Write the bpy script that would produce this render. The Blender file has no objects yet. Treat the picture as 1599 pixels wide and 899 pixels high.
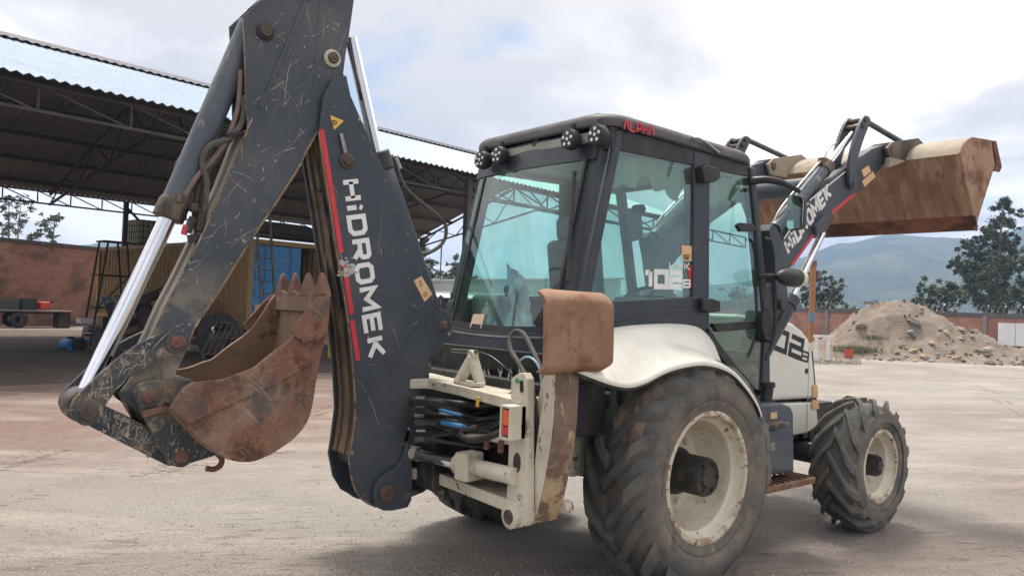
import bpy, math, random
from mathutils import Vector, Matrix, noise
rng = random.Random(7)
SC = bpy.context.scene
COL = SC.collection

# ------------------------------------------------------------------ camera
CAM_LOC = Vector((-3.84, -3.89, 1.67)); FPX = 1200.0
_y, _p, _r = math.radians(50.4), math.radians(1.5), math.radians(2.2)
CD = Vector((math.cos(_y)*math.cos(_p), math.sin(_y)*math.cos(_p), math.sin(_p)))
_r0 = CD.cross(Vector((0, 0, 1))).normalized(); _u0 = _r0.cross(CD)
CR = _r0*math.cos(_r) + _u0*math.sin(_r); CU = -_r0*math.sin(_r) + _u0*math.cos(_r)
cd = bpy.data.cameras.new('camera'); cam = bpy.data.objects.new('camera', cd); COL.objects.link(cam)
cam.matrix_world = Matrix(((CR.x, CU.x, -CD.x, CAM_LOC.x), (CR.y, CU.y, -CD.y, CAM_LOC.y), (CR.z, CU.z, -CD.z, CAM_LOC.z), (0, 0, 0, 1)))
cd.sensor_width = 36; cd.lens = FPX/1599*36; cd.clip_start = 0.05; cd.clip_end = 9000
SC.camera = cam

# ------------------------------------------------------------------ world: bright broken cloud
SUN_AZ, SUN_EL = math.radians(55), math.radians(70)          # direction towards the sun, angle from +X
SUN_DIR = Vector((math.cos(SUN_AZ)*math.cos(SUN_EL), math.sin(SUN_AZ)*math.cos(SUN_EL), math.sin(SUN_EL)))
W = bpy.data.worlds.new('World'); SC.world = W; W.use_nodes = True
wt = W.node_tree; wn = wt.nodes; wl = wt.links; wn.clear()
def N(t, **k):
    n = wn.new(t)
    for a, b in k.items(): setattr(n, a, b)
    return n
def wmath(op, a, b=None, clamp=False):
    n = N('ShaderNodeMath', operation=op, use_clamp=clamp)
    for i, v in enumerate((a, b)):
        if v is None: continue
        if isinstance(v, (int, float)): n.inputs[i].default_value = v
        else: wl.new(v, n.inputs[i])
    return n.outputs[0]
sky = N('ShaderNodeTexSky', sky_type='NISHITA', sun_disc=False, sun_elevation=SUN_EL, sun_rotation=math.pi/2-SUN_AZ, air_density=1.0, dust_density=1.0)
tc = N('ShaderNodeTexCoord'); sep = N('ShaderNodeSeparateXYZ'); wl.new(tc.outputs['Generated'], sep.inputs[0])
zz = wmath('ADD', wmath('MAXIMUM', sep.outputs[2], 0.0), 0.32)
cmb = N('ShaderNodeCombineXYZ')
wl.new(wmath('DIVIDE', sep.outputs[0], zz), cmb.inputs[0]); wl.new(wmath('DIVIDE', sep.outputs[1], zz), cmb.inputs[1])
def wnoise(scale, detail, rough, off, dist=0.0):
    mp = N('ShaderNodeMapping'); mp.inputs['Location'].default_value = off; wl.new(cmb.outputs[0], mp.inputs[0])
    n = N('ShaderNodeTexNoise'); n.inputs['Scale'].default_value = scale; n.inputs['Detail'].default_value = detail
    n.inputs['Roughness'].default_value = rough; n.inputs['Distortion'].default_value = dist
    wl.new(mp.outputs[0], n.inputs['Vector']); return n.outputs[0]
def wramp(v, stops):
    r = N('ShaderNodeValToRGB'); e = r.color_ramp.elements
    while len(e) < len(stops): e.new(0.5)
    for q, (p, c) in zip(e, stops): q.position = p; q.color = (c, c, c, 1)
    wl.new(v, r.inputs[0]); return r.outputs[0]
grey = wramp(wnoise(1.05, 9, .55, (20, 3, 0), .35), [(.38, .50), (.46, .70), (.505, 1.02), (.57, 1.34)])
dot = N('ShaderNodeVectorMath', operation='DOT_PRODUCT'); wl.new(tc.outputs['Generated'], dot.inputs[0]); dot.inputs[1].default_value = SUN_DIR
glow = wramp(dot.outputs['Value'], [(.30, .80), (.50, .93), (.60, 1.08), (1.0, 1.2)])
bri = wmath('MULTIPLY', grey, glow)
ccol = N('ShaderNodeMix', data_type='RGBA', blend_type='MULTIPLY'); ccol.inputs[0].default_value = 1
wl.new(bri, ccol.inputs[6]); ccol.inputs[7].default_value = (11.3, 10.4, 9.6, 1)
cover = wramp(wnoise(1.15, 8, .55, (7.4, -2.3, 0), .3), [(.30, 0.0), (.40, 1.0)])
mixs = N('ShaderNodeMix', data_type='RGBA'); wl.new(cover, mixs.inputs[0]); wl.new(sky.outputs[0], mixs.inputs[6]); wl.new(ccol.outputs[2], mixs.inputs[7])
bg = N('ShaderNodeBackground'); bg.inputs['Strength'].default_value = 0.1; wl.new(mixs.outputs[2], bg.inputs[0])
wo = N('ShaderNodeOutputWorld'); wl.new(bg.outputs[0], wo.inputs[0])

# ------------------------------------------------------------------ sun behind thin cloud
sd = bpy.data.lights.new('sun', 'SUN'); sun = bpy.data.objects.new('sun', sd); COL.objects.link(sun)
sd.energy = 3.0; sd.angle = math.radians(12); sd.color = (1.0, .955, .88)
sun.rotation_euler = SUN_DIR.to_track_quat('Z', 'Y').to_euler(); sun.location = (0, 0, 30)
SC.view_settings.view_transform = 'Standard'; SC.view_settings.look = 'None'; SC.view_settings.gamma = 1; SC.view_settings.exposure = 0.62
SC.cycles.max_bounces = 6; SC.cycles.diffuse_bounces = 3; SC.cycles.glossy_bounces = 3; SC.cycles.transparent_max_bounces = 12; SC.cycles.caustics_reflective = False; SC.cycles.caustics_refractive = False; SC.cycles.volume_bounces = 0
SC.cycles.use_denoising = True

# ------------------------------------------------------------------ measuring helpers
def U(px, py, ax, v):
    """the point of the plane axis=v that the photograph shows at pixel px,py"""
    q = CD + CR*((px-799.5)/FPX) - CU*((py-449.5)/FPX)
    i = 'XYZ'.index(ax); t = (v-CAM_LOC[i])/q[i]
    return CAM_LOC + q*t
def TY(pts, Y): return [(u.x, u.z) for u in (U(a, b, 'Y', Y) for a, b in pts)]
def TX(pts, X): return [(u.y, u.z) for u in (U(a, b, 'X', X) for a, b in pts)]
def G(px, py, z=0.0): return U(px, py, 'Z', z)
def A(px, py, dep): return CAM_LOC + (CD + CR*((px-799.5)/FPX) - CU*((py-449.5)/FPX))*dep

# ------------------------------------------------------------------ mesh helpers
def empty(name, loc=(0, 0, 0), parent=None):
    o = bpy.data.objects.new(name, None); COL.objects.link(o); o.location = loc; o.empty_display_size = .2
    if parent: o.parent = parent
    return o
def thing(name, label, cat, loc=(0, 0, 0), group=None):
    o = empty(name, loc); tag(o, label, cat, group); return o
def tag(o, label=None, cat=None, group=None, kind=None):
    if label: o['label'] = label
    if cat: o['category'] = cat
    if group: o['group'] = group
    if kind: o['kind'] = kind
    return o
def world_loc(o):
    v = Vector((0, 0, 0))
    while o is not None: v += o.location; o = o.parent
    return v
class MB:
    def __init__(s): s.v = []; s.f = []; s.m = []
    def add(s, vs, fs, mi=0):
        b = len(s.v); s.v += [tuple(x) for x in vs]; s.f += [tuple(b+i for i in f) for f in fs]; s.m += [mi]*len(fs); return s
    def prism(s, poly, a, b, pl='Y', mi=0):
        """extrude a 2d outline along axis pl from a to b (Y: outline is x,z; X: y,z; Z: x,y)"""
        k = len(poly)
        def P(p, h): return {'Y': (p[0], h, p[1]), 'X': (h, p[0], p[1]), 'Z': (p[0], p[1], h)}[pl]
        ar = sum(poly[i][0]*poly[(i+1) % k][1]-poly[(i+1) % k][0]*poly[i][1] for i in range(k))
        if ar < 0: poly = poly[::-1]
        vs = [P(p, a) for p in poly]+[P(p, b) for p in poly]
        fs = [tuple(range(k)), tuple(range(2*k-1, k-1, -1))]+[((i+1) % k, i, k+i, k+(i+1) % k) for i in range(k)]
        flip = (b > a) if pl in 'XZ' else (b < a)
        if flip: fs = [f[::-1] for f in fs]
        return s.add(vs, fs, mi)
    def box(s, c, d, R=None, mi=0):
        vs = []
        for i in (-1, 1):
            for j in (-1, 1):
                for k in (-1, 1):
                    p = Vector((i*d[0]/2, j*d[1]/2, k*d[2]/2))
                    if R is not None: p = R @ p
                    vs.append(p+Vector(c))
        return s.add(vs, [(0, 1, 3, 2), (4, 6, 7, 5), (0, 4, 5, 1), (2, 3, 7, 6), (0, 2, 6, 4), (1, 5, 7, 3)], mi)
    def hexa(s, b, t, mi=0):
        return s.add(list(b)+list(t), [(3, 2, 1, 0), (4, 5, 6, 7), (0, 1, 5, 4), (1, 2, 6, 5), (2, 3, 7, 6), (3, 0, 4, 7)], mi)
    def bar(s, p, q, w, h=None, up=(0, 0, 1), mi=0):
        p, q = Vector(p), Vector(q); h = h or w; d = (q-p); L = d.length
        if L < 1e-6: return s
        d.normalize(); x = d.cross(Vector(up))
        if x.length < 1e-3: x = d.cross(Vector((1, 0, 0)))
        x.normalize(); z = x.cross(d)
        return s.box((p+q)/2, (w, L, h), Matrix((x, d, z)).transposed(), mi)
    def tube(s, path, r, n=10, caps=True, mi=0):
        P = [Vector(p) for p in path]; k = len(P); rs = r if isinstance(r, (list, tuple)) else [r]*k
        T = [(P[min(i+1, k-1)]-P[max(i-1, 0)]).normalized() for i in range(k)]
        x = T[0].orthogonal().normalized(); vs = []
        for i in range(k):
            x = (x-T[i]*x.dot(T[i])); x = x.normalized() if x.length > 1e-6 else T[i].orthogonal().normalized()
            y = T[i].cross(x)
            vs += [P[i]+(x*math.cos(2*math.pi*j/n)+y*math.sin(2*math.pi*j/n))*rs[i] for j in range(n)]
        fs = [(i*n+j, i*n+(j+1) % n, (i+1)*n+(j+1) % n, (i+1)*n+j) for i in range(k-1) for j in range(n)]
        if caps: fs += [tuple(range(n-1, -1, -1)), tuple((k-1)*n+j for j in range(n))]
        return s.add(vs, fs, mi)
    def lathe(s, prof, c, axis='Y', n=48, mi=0, closed=False):
        """profile of (radius, offset along axis)"""
        c = Vector(c); vs = []; k = len(prof)
        for i in range(n):
            a = 2*math.pi*i/n; ca, sa = math.cos(a), math.sin(a)
            for r, h in prof:
                vs.append(c+Vector({'Y': (r*ca, h, r*sa), 'X': (h, r*ca, r*sa), 'Z': (r*ca, r*sa, h)}[axis]))
        m = k if closed else k-1
        fs = [(i*k+j, i*k+(j+1) % k, ((i+1) % n)*k+(j+1) % k, ((i+1) % n)*k+j) for i in range(n) for j in range(m)]
        return s.add(vs, fs, mi)
    def disc_pin(s, c, r, y0, y1, n=20, axis='Y', mi=0):
        return s.lathe([(0, y0), (r*.86, y0), (r, y0+(y1-y0)*.12), (r, y1), (0, y1)], c, axis, n, mi)
    def grid(s, nu, nv, fn, mi=0, wrap=False):
        vs = [fn(i/(nu if wrap else nu-1), j/(nv-1)) for i in range(nu) for j in range(nv)]
        R = range(nu) if wrap else range(nu-1)
        return s.add(vs, [(i*nv+j, ((i+1) % nu)*nv+j, ((i+1) % nu)*nv+j+1, i*nv+j+1) for i in R for j in range(nv-1)], mi)
    def build(s, name, mat, parent=None, bevel=0.0, sharp=35, seg=2, fix=True, local=None):
        me = bpy.data.meshes.new(name)
        o = bpy.data.objects.new(name, me); COL.objects.link(o)
        off = world_loc(parent) if parent is not None else Vector((0, 0, 0))
        if local is not None: o.location = Vector(local)-off; off = Vector(local)
        vs = [(x-off.x, y-off.y, z-off.z) for x, y, z in s.v] if off.length > 0 else s.v
        me.from_pydata(vs, [], s.f)
        mats = mat if isinstance(mat, (list, tuple)) else [mat]
        for m in mats: me.materials.append(m)
        if len(mats) > 1: me.polygons.foreach_set('material_index', s.m)
        if fix:
            import bmesh
            bm = bmesh.new(); bm.from_mesh(me); bmesh.ops.recalc_face_normals(bm, faces=bm.faces); bm.to_mesh(me); bm.free()
        me.polygons.foreach_set('use_smooth', [True]*len(me.polygons))
        if bevel > 0:
            b = o.modifiers.new('edge', 'BEVEL'); b.width = bevel; b.segments = seg; b.limit_method = 'ANGLE'; b.angle_limit = math.radians(38); b.harden_normals = True
            me.set_sharp_from_angle(angle=math.radians(60))
        else:
            me.set_sharp_from_angle(angle=math.radians(sharp))
        if parent is not None: o.parent = parent
        me.update(); return o
def copy_tree(o, parent=None, loc=None):
    c = o.copy(); COL.objects.link(c); c.parent = parent
    if loc is not None: c.location = loc
    for ch in list(o.children): copy_tree(ch, c)
    return c
def spline(pts, k=6):
    """Catmull-Rom through points"""
    P = [Vector(p) for p in pts]; out = []
    for i in range(len(P)-1):
        a = P[max(i-1, 0)]; b = P[i]; c = P[i+1]; d = P[min(i+2, len(P)-1)]
        for j in range(k):
            t = j/k
            out.append(.5*((2*b)+(c-a)*t+(2*a-5*b+4*c-d)*t*t+(3*b-a-3*c+d)*t**3))
    return out+[P[-1]]
def spline2(pts, k=4): return [(p.x, p.y) for p in spline([(a, b, 0) for a, b in pts], k)]

# ------------------------------------------------------------------ materials
def mat(name, base, alt=None, ascale=3.0, rough=.6, metal=0.0, layers=(), bump=None, spec=.4, rvar=.12, extra_bump=None):
    m = bpy.data.materials.new(name); m.use_nodes = True
    nt = m.node_tree; n = nt.nodes; l = nt.links; b = n['Principled BSDF']
    tc = n.new('ShaderNodeTexCoord')
    def nz(scale, detail=6, r=.6, stretch=None, rot=None, dist=0.0):
        t = n.new('ShaderNodeTexNoise'); t.inputs['Scale'].default_value = scale; t.inputs['Detail'].default_value = detail; t.inputs['Roughness'].default_value = r; t.inputs['Distortion'].default_value = dist
        if stretch or rot:
            mp = n.new('ShaderNodeMapping'); mp.vector_type = 'POINT'
            if stretch: mp.inputs['Scale'].default_value = stretch
            if rot:                                   # rotate first, then stretch
                m1 = n.new('ShaderNodeMapping'); m1.inputs['Rotation'].default_value = rot
                l.new(tc.outputs['Object'], m1.inputs[0]); l.new(m1.outputs[0], mp.inputs[0])
            else: l.new(tc.outputs['Object'], mp.inputs[0])
            l.new(mp.outputs[0], t.inputs['Vector'])
        else: l.new(tc.outputs['Object'], t.inputs['Vector'])
        return t.outputs['Fac']
    def ramp(v, lo, hi):
        r = n.new('ShaderNodeMapRange'); r.inputs['From Min'].default_value = lo; r.inputs['From Max'].default_value = hi; l.new(v, r.inputs['Value']); return r.outputs[0]
    def mul(a, c):
        q = n.new('ShaderNodeMath'); q.operation = 'MULTIPLY'; l.new(a, q.inputs[0])
        if isinstance(c, float): q.inputs[1].default_value = c
        else: l.new(c, q.inputs[1])
        return q.outputs[0]
    def mix(f, a, c):
        x = n.new('ShaderNodeMix'); x.data_type = 'RGBA'; l.new(f, x.inputs[0])
        for i, v in ((6, a), (7, c)):
            if isinstance(v, tuple): x.inputs[i].default_value = (*v, 1)
            else: l.new(v, x.inputs[i])
        return x.outputs[2]
    col = base; hsum = None
    if alt: col = mix(ramp(nz(ascale), .38, .62), base, alt)
    rl = None
    for L in layers:
        f = ramp(nz(L['s'], L.get('d', 7), L.get('r', .65), L.get('st'), L.get('rot'), L.get('dist', 0)), L['lo'], L['hi'])
        if 'mask' in L: f = mul(f, ramp(nz(L['mask'][0], 4), L['mask'][1], L['mask'][2]))
        if 'zr' in L:                                  # only between two heights (mud thrown up from below, washed-off tops)
            sp = n.new('ShaderNodeSeparateXYZ'); l.new(tc.outputs['Object'], sp.inputs[0]); f = mul(f, ramp(sp.outputs['XYZ'.index(L.get('ax', 'Z'))], L['zr'][0], L['zr'][1]))
        if 'zr2' in L:
            sp = n.new('ShaderNodeSeparateXYZ'); l.new(tc.outputs['Object'], sp.inputs[0]); f = mul(f, ramp(sp.outputs['XYZ'.index(L['zr2'][2])], L['zr2'][0], L['zr2'][1]))
        if 'rad' in L:                                  # ring about the wheel axis
            sp = n.new('ShaderNodeSeparateXYZ'); l.new(tc.outputs['Object'], sp.inputs[0]); cb = n.new('ShaderNodeCombineXYZ'); l.new(sp.outputs[0], cb.inputs[0]); l.new(sp.outputs[2], cb.inputs[1]); ln = n.new('ShaderNodeVectorMath'); ln.operation = 'LENGTH'; l.new(cb.outputs[0], ln.inputs[0])
            f = mul(mul(f, ramp(ln.outputs['Value'], L['rad'][0], L['rad'][1])), ramp(ln.outputs['Value'], L['rad'][3], L['rad'][2]))
        if 'amt' in L: f = mul(f, float(L['amt']))
        col = mix(f, col, L['c'])
        if L.get('h'):
            hh = mul(f, float(L['h']))
            if hsum is None: hsum = hh
            else:
                q = n.new('ShaderNodeMath'); q.operation = 'ADD'; l.new(hsum, q.inputs[0]); l.new(hh, q.inputs[1]); hsum = q.outputs[0]
        if 'ro' in L:
            x = n.new('ShaderNodeMix'); x.data_type = 'FLOAT'; l.new(f, x.inputs[0])
            if rl is None: x.inputs[2].default_value = rough
            else: l.new(rl, x.inputs[2])
            x.inputs[3].default_value = L['ro']; rl = x.outputs[0]
    if isinstance(col, tuple): b.inputs['Base Color'].default_value = (*col, 1)
    else: l.new(col, b.inputs['Base Color'])
    if rl is not None: l.new(rl, b.inputs['Roughness'])
    elif rvar:
        r = n.new('ShaderNodeMapRange'); r.inputs['To Min'].default_value = max(.03, rough-rvar); r.inputs['To Max'].default_value = min(1, rough+rvar); r.inputs['From Min'].default_value = .35; r.inputs['From Max'].default_value = .65
        l.new(nz(7), r.inputs['Value']); l.new(r.outputs[0], b.inputs['Roughness'])
    else: b.inputs['Roughness'].default_value = rough
    b.inputs['Metallic'].default_value = metal; b.inputs['Specular IOR Level'].default_value = spec
    if bump or hsum is not None:
        bp = n.new('ShaderNodeBump'); bp.inputs['Strength'].default_value = 1.0; bp.inputs['Distance'].default_value = bump[1] if bump else .004
        if bump:
            hgt = nz(bump[0], bump[2] if len(bump) > 2 else 6)
            if hsum is not None:
                q = n.new('ShaderNodeMath'); q.operation = 'ADD'; l.new(hgt, q.inputs[0]); l.new(hsum, q.inputs[1]); hgt = q.outputs[0]
        else: hgt = hsum
        l.new(hgt, bp.inputs['Height']); l.new(bp.outputs[0], b.inputs['Normal'])
    return m
def glass(name, tint, refl=1.0, rough=0.0, dirt=.12, dirtcol=(.55, .6, .58)):
    m = bpy.data.materials.new(name); m.use_nodes = True; nt = m.node_tree; n = nt.nodes; l = nt.links; n.clear()
    tr = n.new('ShaderNodeBsdfTransparent'); tr.inputs[0].default_value = (*tint, 1)
    gl = n.new('ShaderNodeBsdfGlossy'); gl.inputs['Roughness'].default_value = rough; gl.inputs[0].default_value = (.9, .95, .97, 1)
    df = n.new('ShaderNodeBsdfDiffuse'); df.inputs[0].default_value = (*dirtcol, 1)
    fr = n.new('ShaderNodeFresnel'); ge = n.new('ShaderNodeNewGeometry'); ir = n.new('ShaderNodeMapRange'); ir.inputs['To Min'].default_value = 1.52; ir.inputs['To Max'].default_value = 1/1.52; l.new(ge.outputs['Backfacing'], ir.inputs[0]); l.new(ir.outputs[0], fr.inputs[0])
    mu = n.new('ShaderNodeMath'); mu.operation = 'MULTIPLY'; mu.use_clamp = True; l.new(fr.outputs[0], mu.inputs[0]); mu.inputs[1].default_value = refl
    tc = n.new('ShaderNodeTexCoord'); mp = n.new('ShaderNodeMapping'); mp.inputs['Scale'].default_value = (3, 3, .9); l.new(tc.outputs['Object'], mp.inputs[0])
    t = n.new('ShaderNodeTexNoise'); t.inputs['Scale'].default_value = 2.2; t.inputs['Detail'].default_value = 7; l.new(mp.outputs[0], t.inputs['Vector'])
    r = n.new('ShaderNodeMapRange'); r.inputs['From Min'].default_value = .35; r.inputs['From Max'].default_value = .75; r.inputs['To Min'].default_value = dirt*.3; r.inputs['To Max'].default_value = dirt*1.6; l.new(t.outputs[0], r.inputs[0])
    m1 = n.new('ShaderNodeMixShader'); l.new(r.outputs[0], m1.inputs[0]); l.new(tr.outputs[0], m1.inputs[1]); l.new(df.outputs[0], m1.inputs[2])
    m2 = n.new('ShaderNodeMixShader'); l.new(mu.outputs[0], m2.inputs[0]); l.new(m1.outputs[0], m2.inputs[1]); l.new(gl.outputs[0], m2.inputs[2])
    o = n.new('ShaderNodeOutputMaterial'); l.new(m2.outputs[0], o.inputs[0]); return m
def scratch(c, amt=.8, lo=.66, mask=(1.6, .45, .6)):
    """long thin scratches in three directions"""
    return [dict(c=c, s=5, st=(1, 1, 14), rot=(.2*a, a, 0), lo=lo+.035, hi=lo+.055, d=5, r=.6, amt=amt, mask=mask, dist=.6) for a in (.5, -.75, 1.35)]
RUST = (.150, .070, .048); RUST2 = (.218, .120, .080); RUSTD = (.075, .04, .028); TAN = (.46, .37, .25); MUD = (.24, .18, .125)
m_paint = mat('slate_paint', (.040, .052, .068), (.052, .064, .080), 2.5, .45, layers=[
    dict(c=(.11, .115, .12), s=2.2, lo=.48, hi=.75, amt=.55, ro=.75), dict(c=TAN, s=26, lo=.69, hi=.72, amt=.75, mask=(1.5, .5, .6), ro=.8),
    *scratch((.42, .41, .37), .5, .69)], bump=(60, .0006))
m_dipper = mat('scuffed_slate_paint', (.044, .055, .070), (.058, .07, .085), 2.5, .5, layers=[
    dict(c=(.13, .13, .13), s=2.4, lo=.46, hi=.72, amt=.6, ro=.75), dict(c=TAN, s=12, lo=.63, hi=.67, amt=.8, mask=(1.2, .47, .57), ro=.85),
    dict(c=(.37, .31, .225), s=4.0, lo=.40, hi=.56, zr=(1.85, 1.45), amt=.9, ro=.9), *scratch((.5, .48, .42), .6, .665, (1.3, .38, .55))], bump=(50, .0008))
m_link = mat('chipped_link_paint', (.035, .043, .055), (.05, .055, .062), 4, .55, layers=[
    dict(c=(.34, .28, .195), s=24, lo=.56, hi=.62, amt=.8, dist=.3, ro=.9, mask=(5, .30, .45)), dict(c=RUST, s=6, lo=.55, hi=.64, amt=.75, ro=.9), dict(c=(.20, .16, .115), s=3, lo=.5, hi=.66, amt=.6), *scratch((.5, .45, .34), .6, .66, (3, .35, .5))], bump=(45, .0015))
m_scuff = mat('worn_rear_plate', (.09, .068, .05), (.19, .14, .095), 3, .6, layers=[
    dict(c=(.022, .021, .021), s=2.2, st=(3, 3, .8), lo=.5, hi=.58, amt=.9), dict(c=(.33, .25, .17), s=4, st=(5, 5, .6), lo=.58, hi=.7, amt=.8), dict(c=RUST, s=16, lo=.58, hi=.66, amt=.6)], bump=(30, .002))
m_edge = mat('dusty_dipper_front', (.27, .245, .21), (.2, .18, .155), 4, .75, layers=[dict(c=(.07, .075, .08), s=5, st=(4, 4, 1), lo=.58, hi=.66, amt=.7), dict(c=RUST2, s=9, lo=.6, hi=.7, amt=.5)], bump=(40, .0012))
m_rust = mat('rusted_bucket_steel', RUST, RUST2, 2.6, .8, layers=[
    dict(c=(.27, .20, .145), s=4, lo=.48, hi=.64, amt=.8), dict(c=RUSTD, s=6, lo=.52, hi=.62, amt=.85), dict(c=(.36, .16, .07), s=38, lo=.54, hi=.66, amt=.6), dict(c=(.11, .105, .10), s=3.0, lo=.55, hi=.66, amt=.65), dict(c=(.06, .035, .028), s=60, lo=.6, hi=.68, amt=.6), *scratch((.36, .27, .2), .6, .62, (2, .4, .6))], bump=(45, .004))
m_rustin = mat('scoured_bucket_inside', (.255, .165, .115), (.19, .118, .082), 3, .7, layers=[dict(c=(.34, .26, .19), s=4, st=(1, 3, 1), lo=.52, hi=.68, amt=.7), dict(c=RUSTD, s=9, lo=.58, hi=.7, amt=.6)], bump=(40, .002))
m_tooth = mat('tooth_steel', (.15, .075, .055), (.20, .115, .08), 9, .6, layers=[dict(c=(.34, .29, .25), s=14, lo=.58, hi=.7, amt=.7)], bump=(60, .0012))
m_pad = mat('rusted_pad_plate', (.24, .125, .075), (.31, .19, .125), 3.5, .82, layers=[
    dict(c=(.17, .07, .04), s=5, lo=.5, hi=.64, amt=.85), dict(c=(.42, .31, .21), s=70, lo=.66, hi=.72, amt=.6), dict(c=RUSTD, s=8, lo=.62, hi=.7, amt=.7), dict(c=(.6, .53, .43), s=22, lo=.74, hi=.76, amt=.9)], bump=(60, .002))
m_cream = mat('cream_paint', (.80, .785, .71), (.77, .75, .665), 2, .38, layers=[
    dict(c=(.40, .345, .27), s=9, st=(1, 1, .35), lo=.58, hi=.78, amt=.35, ro=.75), dict(c=(.33, .28, .22), s=45, lo=.66, hi=.72, amt=.45, mask=(2, .45, .6)),
    dict(c=(.45, .41, .33), s=2.5, lo=.54, hi=.75, amt=.45, ro=.6), dict(c=RUST, s=22, lo=.69, hi=.71, amt=.95, mask=(3, .5, .58), ro=.85)], bump=(70, .0004), spec=.5)
m_creamdirty = mat('chipped_cream_paint', (.64, .60, .49), (.55, .51, .41), 3, .5, layers=[
    dict(c=(.30, .26, .2), s=3.5, lo=.46, hi=.70, amt=.7), dict(c=(.11, .065, .045), s=16, lo=.60, hi=.63, amt=.95, mask=(2.2, .42, .52), ro=.9), dict(c=(.16, .12, .09), s=5, st=(1, 1, .3), lo=.6, hi=.72, amt=.6), dict(c=(.05, .045, .04), s=5, lo=.66, hi=.72, amt=.8)], bump=(50, .0014))
m_leg = mat('flaking_leg_paint', (.50, .40, .25), (.42, .31, .175), 4, .6, layers=[
    dict(c=(.175, .12, .09), s=6, st=(1.4, 1.4, .7), lo=.36, hi=.46, amt=.97, dist=1.0, zr=(.75, 1.0), ro=.85), dict(c=(.15, .095, .07), s=8, lo=.53, hi=.58, amt=.9), dict(c=RUST, s=24, lo=.58, hi=.64, amt=.8), dict(c=(.30, .25, .17), s=5, lo=.5, hi=.7, amt=.5)], bump=(40, .0025))
m_rim = mat('chipped_cream_rim', (.70, .665, .54), (.62, .58, .46), 3, .42, layers=[
    dict(c=(.42, .35, .24), s=4, lo=.54, hi=.75, amt=.5), dict(c=(.10, .05, .03), s=15, lo=.645, hi=.66, amt=.97, mask=(3.5, .42, .5)), dict(c=(.33, .15, .06), s=5, st=(1, 1, .5), lo=.57, hi=.68, amt=.8), dict(c=(.36, .30, .21), s=9, lo=.52, hi=.7, amt=.5)], bump=(50, .0012))
m_flange = mat('rusty_rim_flange', (.62, .57, .45), (.5, .45, .34), 4, .55, layers=[dict(c=(.15, .08, .05), s=22, lo=.54, hi=.60, amt=.9), dict(c=(.24, .14, .085), s=7, lo=.50, hi=.6, amt=.75)], bump=(50, .0015))
def tyre_mat(name, r0, r1): return mat(name, (.078, .079, .078), (.105, .104, .098), 3, .8, layers=[
    dict(c=(.145, .14, .125), s=2.4, lo=.42, hi=.62, amt=.8), dict(c=(.25, .20, .14), s=6, lo=.45, hi=.62, rad=(r0, r0+.05, r1, r1+.12), amt=.75), dict(c=(.24, .19, .135), s=7, lo=.53, hi=.7, amt=.75), dict(c=(.028, .032, .037), s=3.5, lo=.55, hi=.66, amt=.75), dict(c=(.19, .165, .13), s=30, lo=.6, hi=.68, amt=.5)], bump=(35, .004))
m_tyre_rear = tyre_mat('dusty_rear_tyre', .36, .47); m_tyre_front = tyre_mat('dusty_front_tyre', .27, .36)
m_mud = mat('caked_mud', (.145, .108, .09), (.20, .15, .12), 9, .95, layers=[dict(c=(.09, .068, .058), s=30, lo=.5, hi=.65, amt=.8), dict(c=(.28, .23, .19), s=60, lo=.62, hi=.7, amt=.7)], bump=(90, .008))
m_dark = mat('satin_black_plastic', (.018, .019, .021), (.026, .027, .029), 3, .5, layers=[dict(c=(.10, .096, .09), s=4, lo=.52, hi=.75, amt=.3)], bump=(120, .0003))
m_cab = mat('slate_cab_paint', (.026, .033, .045), (.034, .042, .054), 2.5, .38, layers=[dict(c=(.10, .10, .10), s=3, lo=.5, hi=.75, amt=.4, ro=.65)], bump=(90, .0003))
m_roof = mat('grey_roof_plastic', (.060, .060, .064), (.075, .074, .077), 3, .55, layers=[dict(c=(.16, .155, .15), s=4, lo=.52, hi=.72, amt=.45)], bump=(200, .0005))
m_tank = mat('slate_tank', (.045, .062, .088), (.058, .075, .10), 3, .5, layers=[dict(c=(.19, .175, .15), s=3.5, lo=.48, hi=.7, amt=.55)], bump=(70, .0006))
m_black = mat('greasy_black', (.014, .014, .015), (.028, .026, .024), 5, .55, layers=[dict(c=(.10, .085, .07), s=6, lo=.52, hi=.7, amt=.6)], bump=(60, .001))
m_hose = mat('black_hose', (.017, .017, .018), (.03, .029, .028), 12, .5, layers=[dict(c=(.10, .09, .08), s=10, lo=.54, hi=.7, amt=.5)], rvar=.1)
m_dusthose = mat('dusty_hose', (.075, .07, .063), (.105, .095, .085), 10, .75, layers=[dict(c=(.2, .17, .14), s=9, lo=.55, hi=.7, amt=.6)])
m_bluehose = mat('blue_hose_sleeve', (.06, .22, .42), (.04, .15, .3), 8, .4)
m_chrome = mat('chromed_rod', (.78, .79, .82), None, 3, .1, 1.0, rvar=.04)
m_steel = mat('bare_steel', (.34, .33, .31), (.24, .23, .22), 9, .42, .9, layers=[dict(c=RUST, s=20, lo=.6, hi=.68, amt=.5)])
m_pin = mat('greasy_pin', (.07, .058, .05), (.13, .10, .08), 14, .6, .3, layers=[dict(c=RUST, s=18, lo=.5, hi=.62, amt=.7)], bump=(60, .0015))
m_rustpin = mat('rusty_pin', (.13, .062, .045), (.19, .10, .07), 14, .8, layers=[dict(c=RUSTD, s=25, lo=.55, hi=.65, amt=.8)], bump=(70, .0015))
m_cyl = mat('dull_cylinder_paint', (.062, .078, .10), (.085, .10, .122), 3, .42, layers=[dict(c=(.30, .26, .2), s=8, st=(1, 1, .6), lo=.64, hi=.68, amt=.8), dict(c=(.17, .165, .155), s=3, lo=.5, hi=.7, amt=.5), *scratch((.5, .5, .47), .7, .67)], bump=(60, .0006))
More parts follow.
